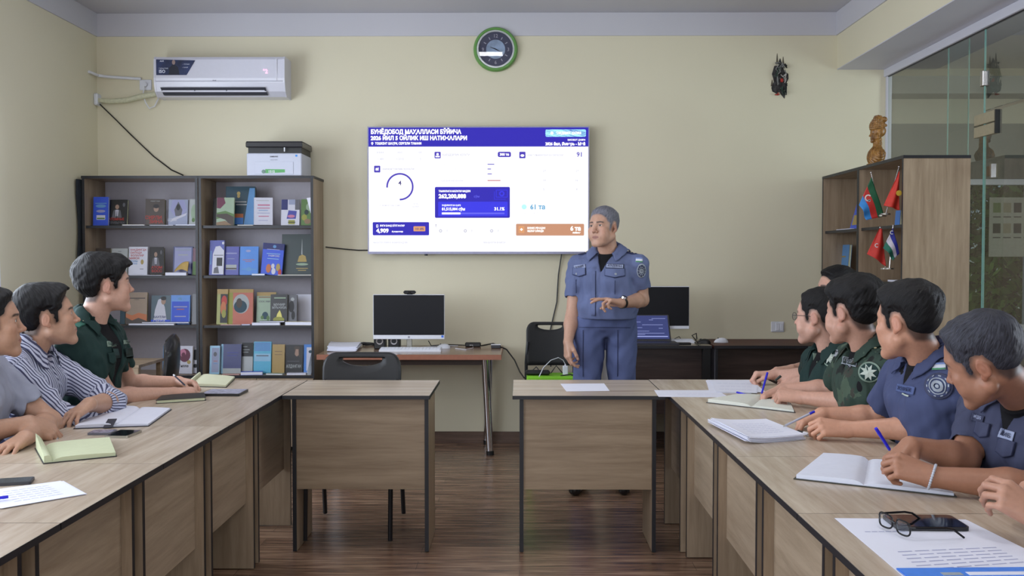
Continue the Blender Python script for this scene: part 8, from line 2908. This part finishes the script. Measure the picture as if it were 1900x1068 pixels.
# pens in hands
h2 = p2.arms[0]['H']
pen('blue pen upright in the hand of the camouflage uniform wearer', P(1413, 731, 4.52), P(1424, 691, 4.46), BLUEP, BLUEP, .0048)
pen('dark green marker held by the man in glasses', P(1438, 706, 4.93), P(1449, 697, 4.93), flat('dark_marker', (40, 50, 48), .4), flat('dark_marker', (40, 50, 48), .4), .006)
pen('clear pen with blue cap held over right row by the navy uniform wearer', P(1453, 791, 3.66), P(1511, 763, 3.70), CLEARP, BLUEP, .0045, fr=.16)
pen('white capped marker under the fist of the navy uniform wearer', zt(1480, 799, DZ + .007), zt(1500, 806, DZ + .007), BLKPL, WHITEP, .006, fr=.4)
pen('blue pen standing between the clasped hands above the large notebook', P(1652, 836, 2.86), P(1625, 794, 2.84), BLUEP, BLUEP, .0048)

# chairs under the seated people
ch0 = None
for pr_, face, nm in ((g_, 1, 'under the person in dark green at the far left'), (st_, 1, 'under the person in the striped shirt'), (lt_, 1, 'under the person in the grey T-shirt'),
                      (p0, -1, 'under the half hidden person behind right row'), (p1, -1, 'under the man in thin rimmed glasses'), (p2, -1, 'under the person in camouflage'),
                      (p3, -1, 'under the person writing with a clear pen'), (p4, -1, 'under the man with greying hair'), (p5, -1, 'under the person cut off by the right edge')):
    h = pr_.tw((0, -.02, -.46))
    loc = (h[0] + face * .06, h[1], 0)
    lab = 'black padded chair ' + nm
    if ch0 is None:
        ch0 = stack_chair(lab, loc, R(90 * face), .44, .84, 'chairs under the seated people', hole=False, bh=.32)
        ch0_ = ch0
    else:
        c_ = copy_tree(ch0_)
        c_.location = loc; c_.rotation_euler = (0, 0, R(90 * face)); c_['label'] = lab

# ---------------------------------------------------------------- carved bust on the right bookcase
bp_ = PX(1626, 300, 2.42)
BY = PX(1626, 300, 2.42).y
BU = thing('carved_bust', 'gilded wooden bust of a woman with a tall headdress on the right bookcase', 'sculpture', (2.42, BY, 2.0312))
BM = wood('gilded_wood', (176, 128, 66), (88, 56, 30), 2, .26, stretch=4, scale=30)
HB = dict(pos=(2.425, BY, 2.0312 + .182), M=rotM(82, -2, 0), scale=.40)
b0 = np.array([2.42, BY, 2.0312], F32)


def bust_f(p):
    q = p - b0
    s_ = np.stack([q[:, 0], np.abs(q[:, 1]), q[:, 2]], 1)
    d = rc(s_, (.0, 0, .075), (.004, .045, .072), .036, .026)
    d = smin(d, el(s_, (-.004, 0, .055), (.042, .062, .048)), .02)
    d = smin(d, rc(s_, (.004, 0, .085), (.006, 0, .15), .024, .021), .012)
    r_ = np.sqrt((q[:, 0] - .0) ** 2 * 1.6 + (q[:, 1]) ** 2)
    d = d + .0022 * np.sin(q[:, 2] * 260 + np.abs(q[:, 1]) * 330)
    d = smax(d, .018 - q[:, 2], .004)
    return smin(d, near(p, HB['pos'], .13, lambda x: head_skin(local(x, HB), {}) * .40), .006)


v, q = mesh_sdf(bust_f, b0 + np.array([-.10, -.10, -.01]), b0 + np.array([.10, .10, .30]), .0022)
np_mesh('figure', v, q, BM, BU)


def crown_f(p):
    q = local(p, HB) * .40
    d = el(q, (0, -.006, .036), (.033, .042, .030))
    d = smin(d, rc(q, (0, .008, .045), (0, -.004, .078), .034, .026), .010)
    d = smin(d, el(q, (0, -.030, .030), (.030, .024, .026)), .008)
    d = d + .0030 * np.sin(q[:, 0] * 330 + q[:, 2] * 160) * np.sin(q[:, 1] * 300) + .0016 * np.sin(q[:, 2] * 620)
    d = smin(d, el(q, (0, -.036, .078), (.018, .017, .016)), .004)
    return smax(d, -(q[:, 2] - .020 + np.clip(.4 * (-q[:, 1]), -.03, .02) * -1), .004)


v, q = mesh_sdf(crown_f, b0 + np.array([-.12, -.12, .14]), b0 + np.array([.12, .12, .33]), .002)
np_mesh('headdress', v, q, BM, BU)
MB(BU).box((2.42 - .040, BY - .058, 2.0314), (2.42 + .040, BY + .058, 2.0314 + .018), bev=.003).box((2.42 - .036, BY - .052, 2.0494), (2.42 + .036, BY + .052, 2.0564), bev=.002).build('plinth', BM, BU)

BU.scale = (1.24, 1.24, 1.24)
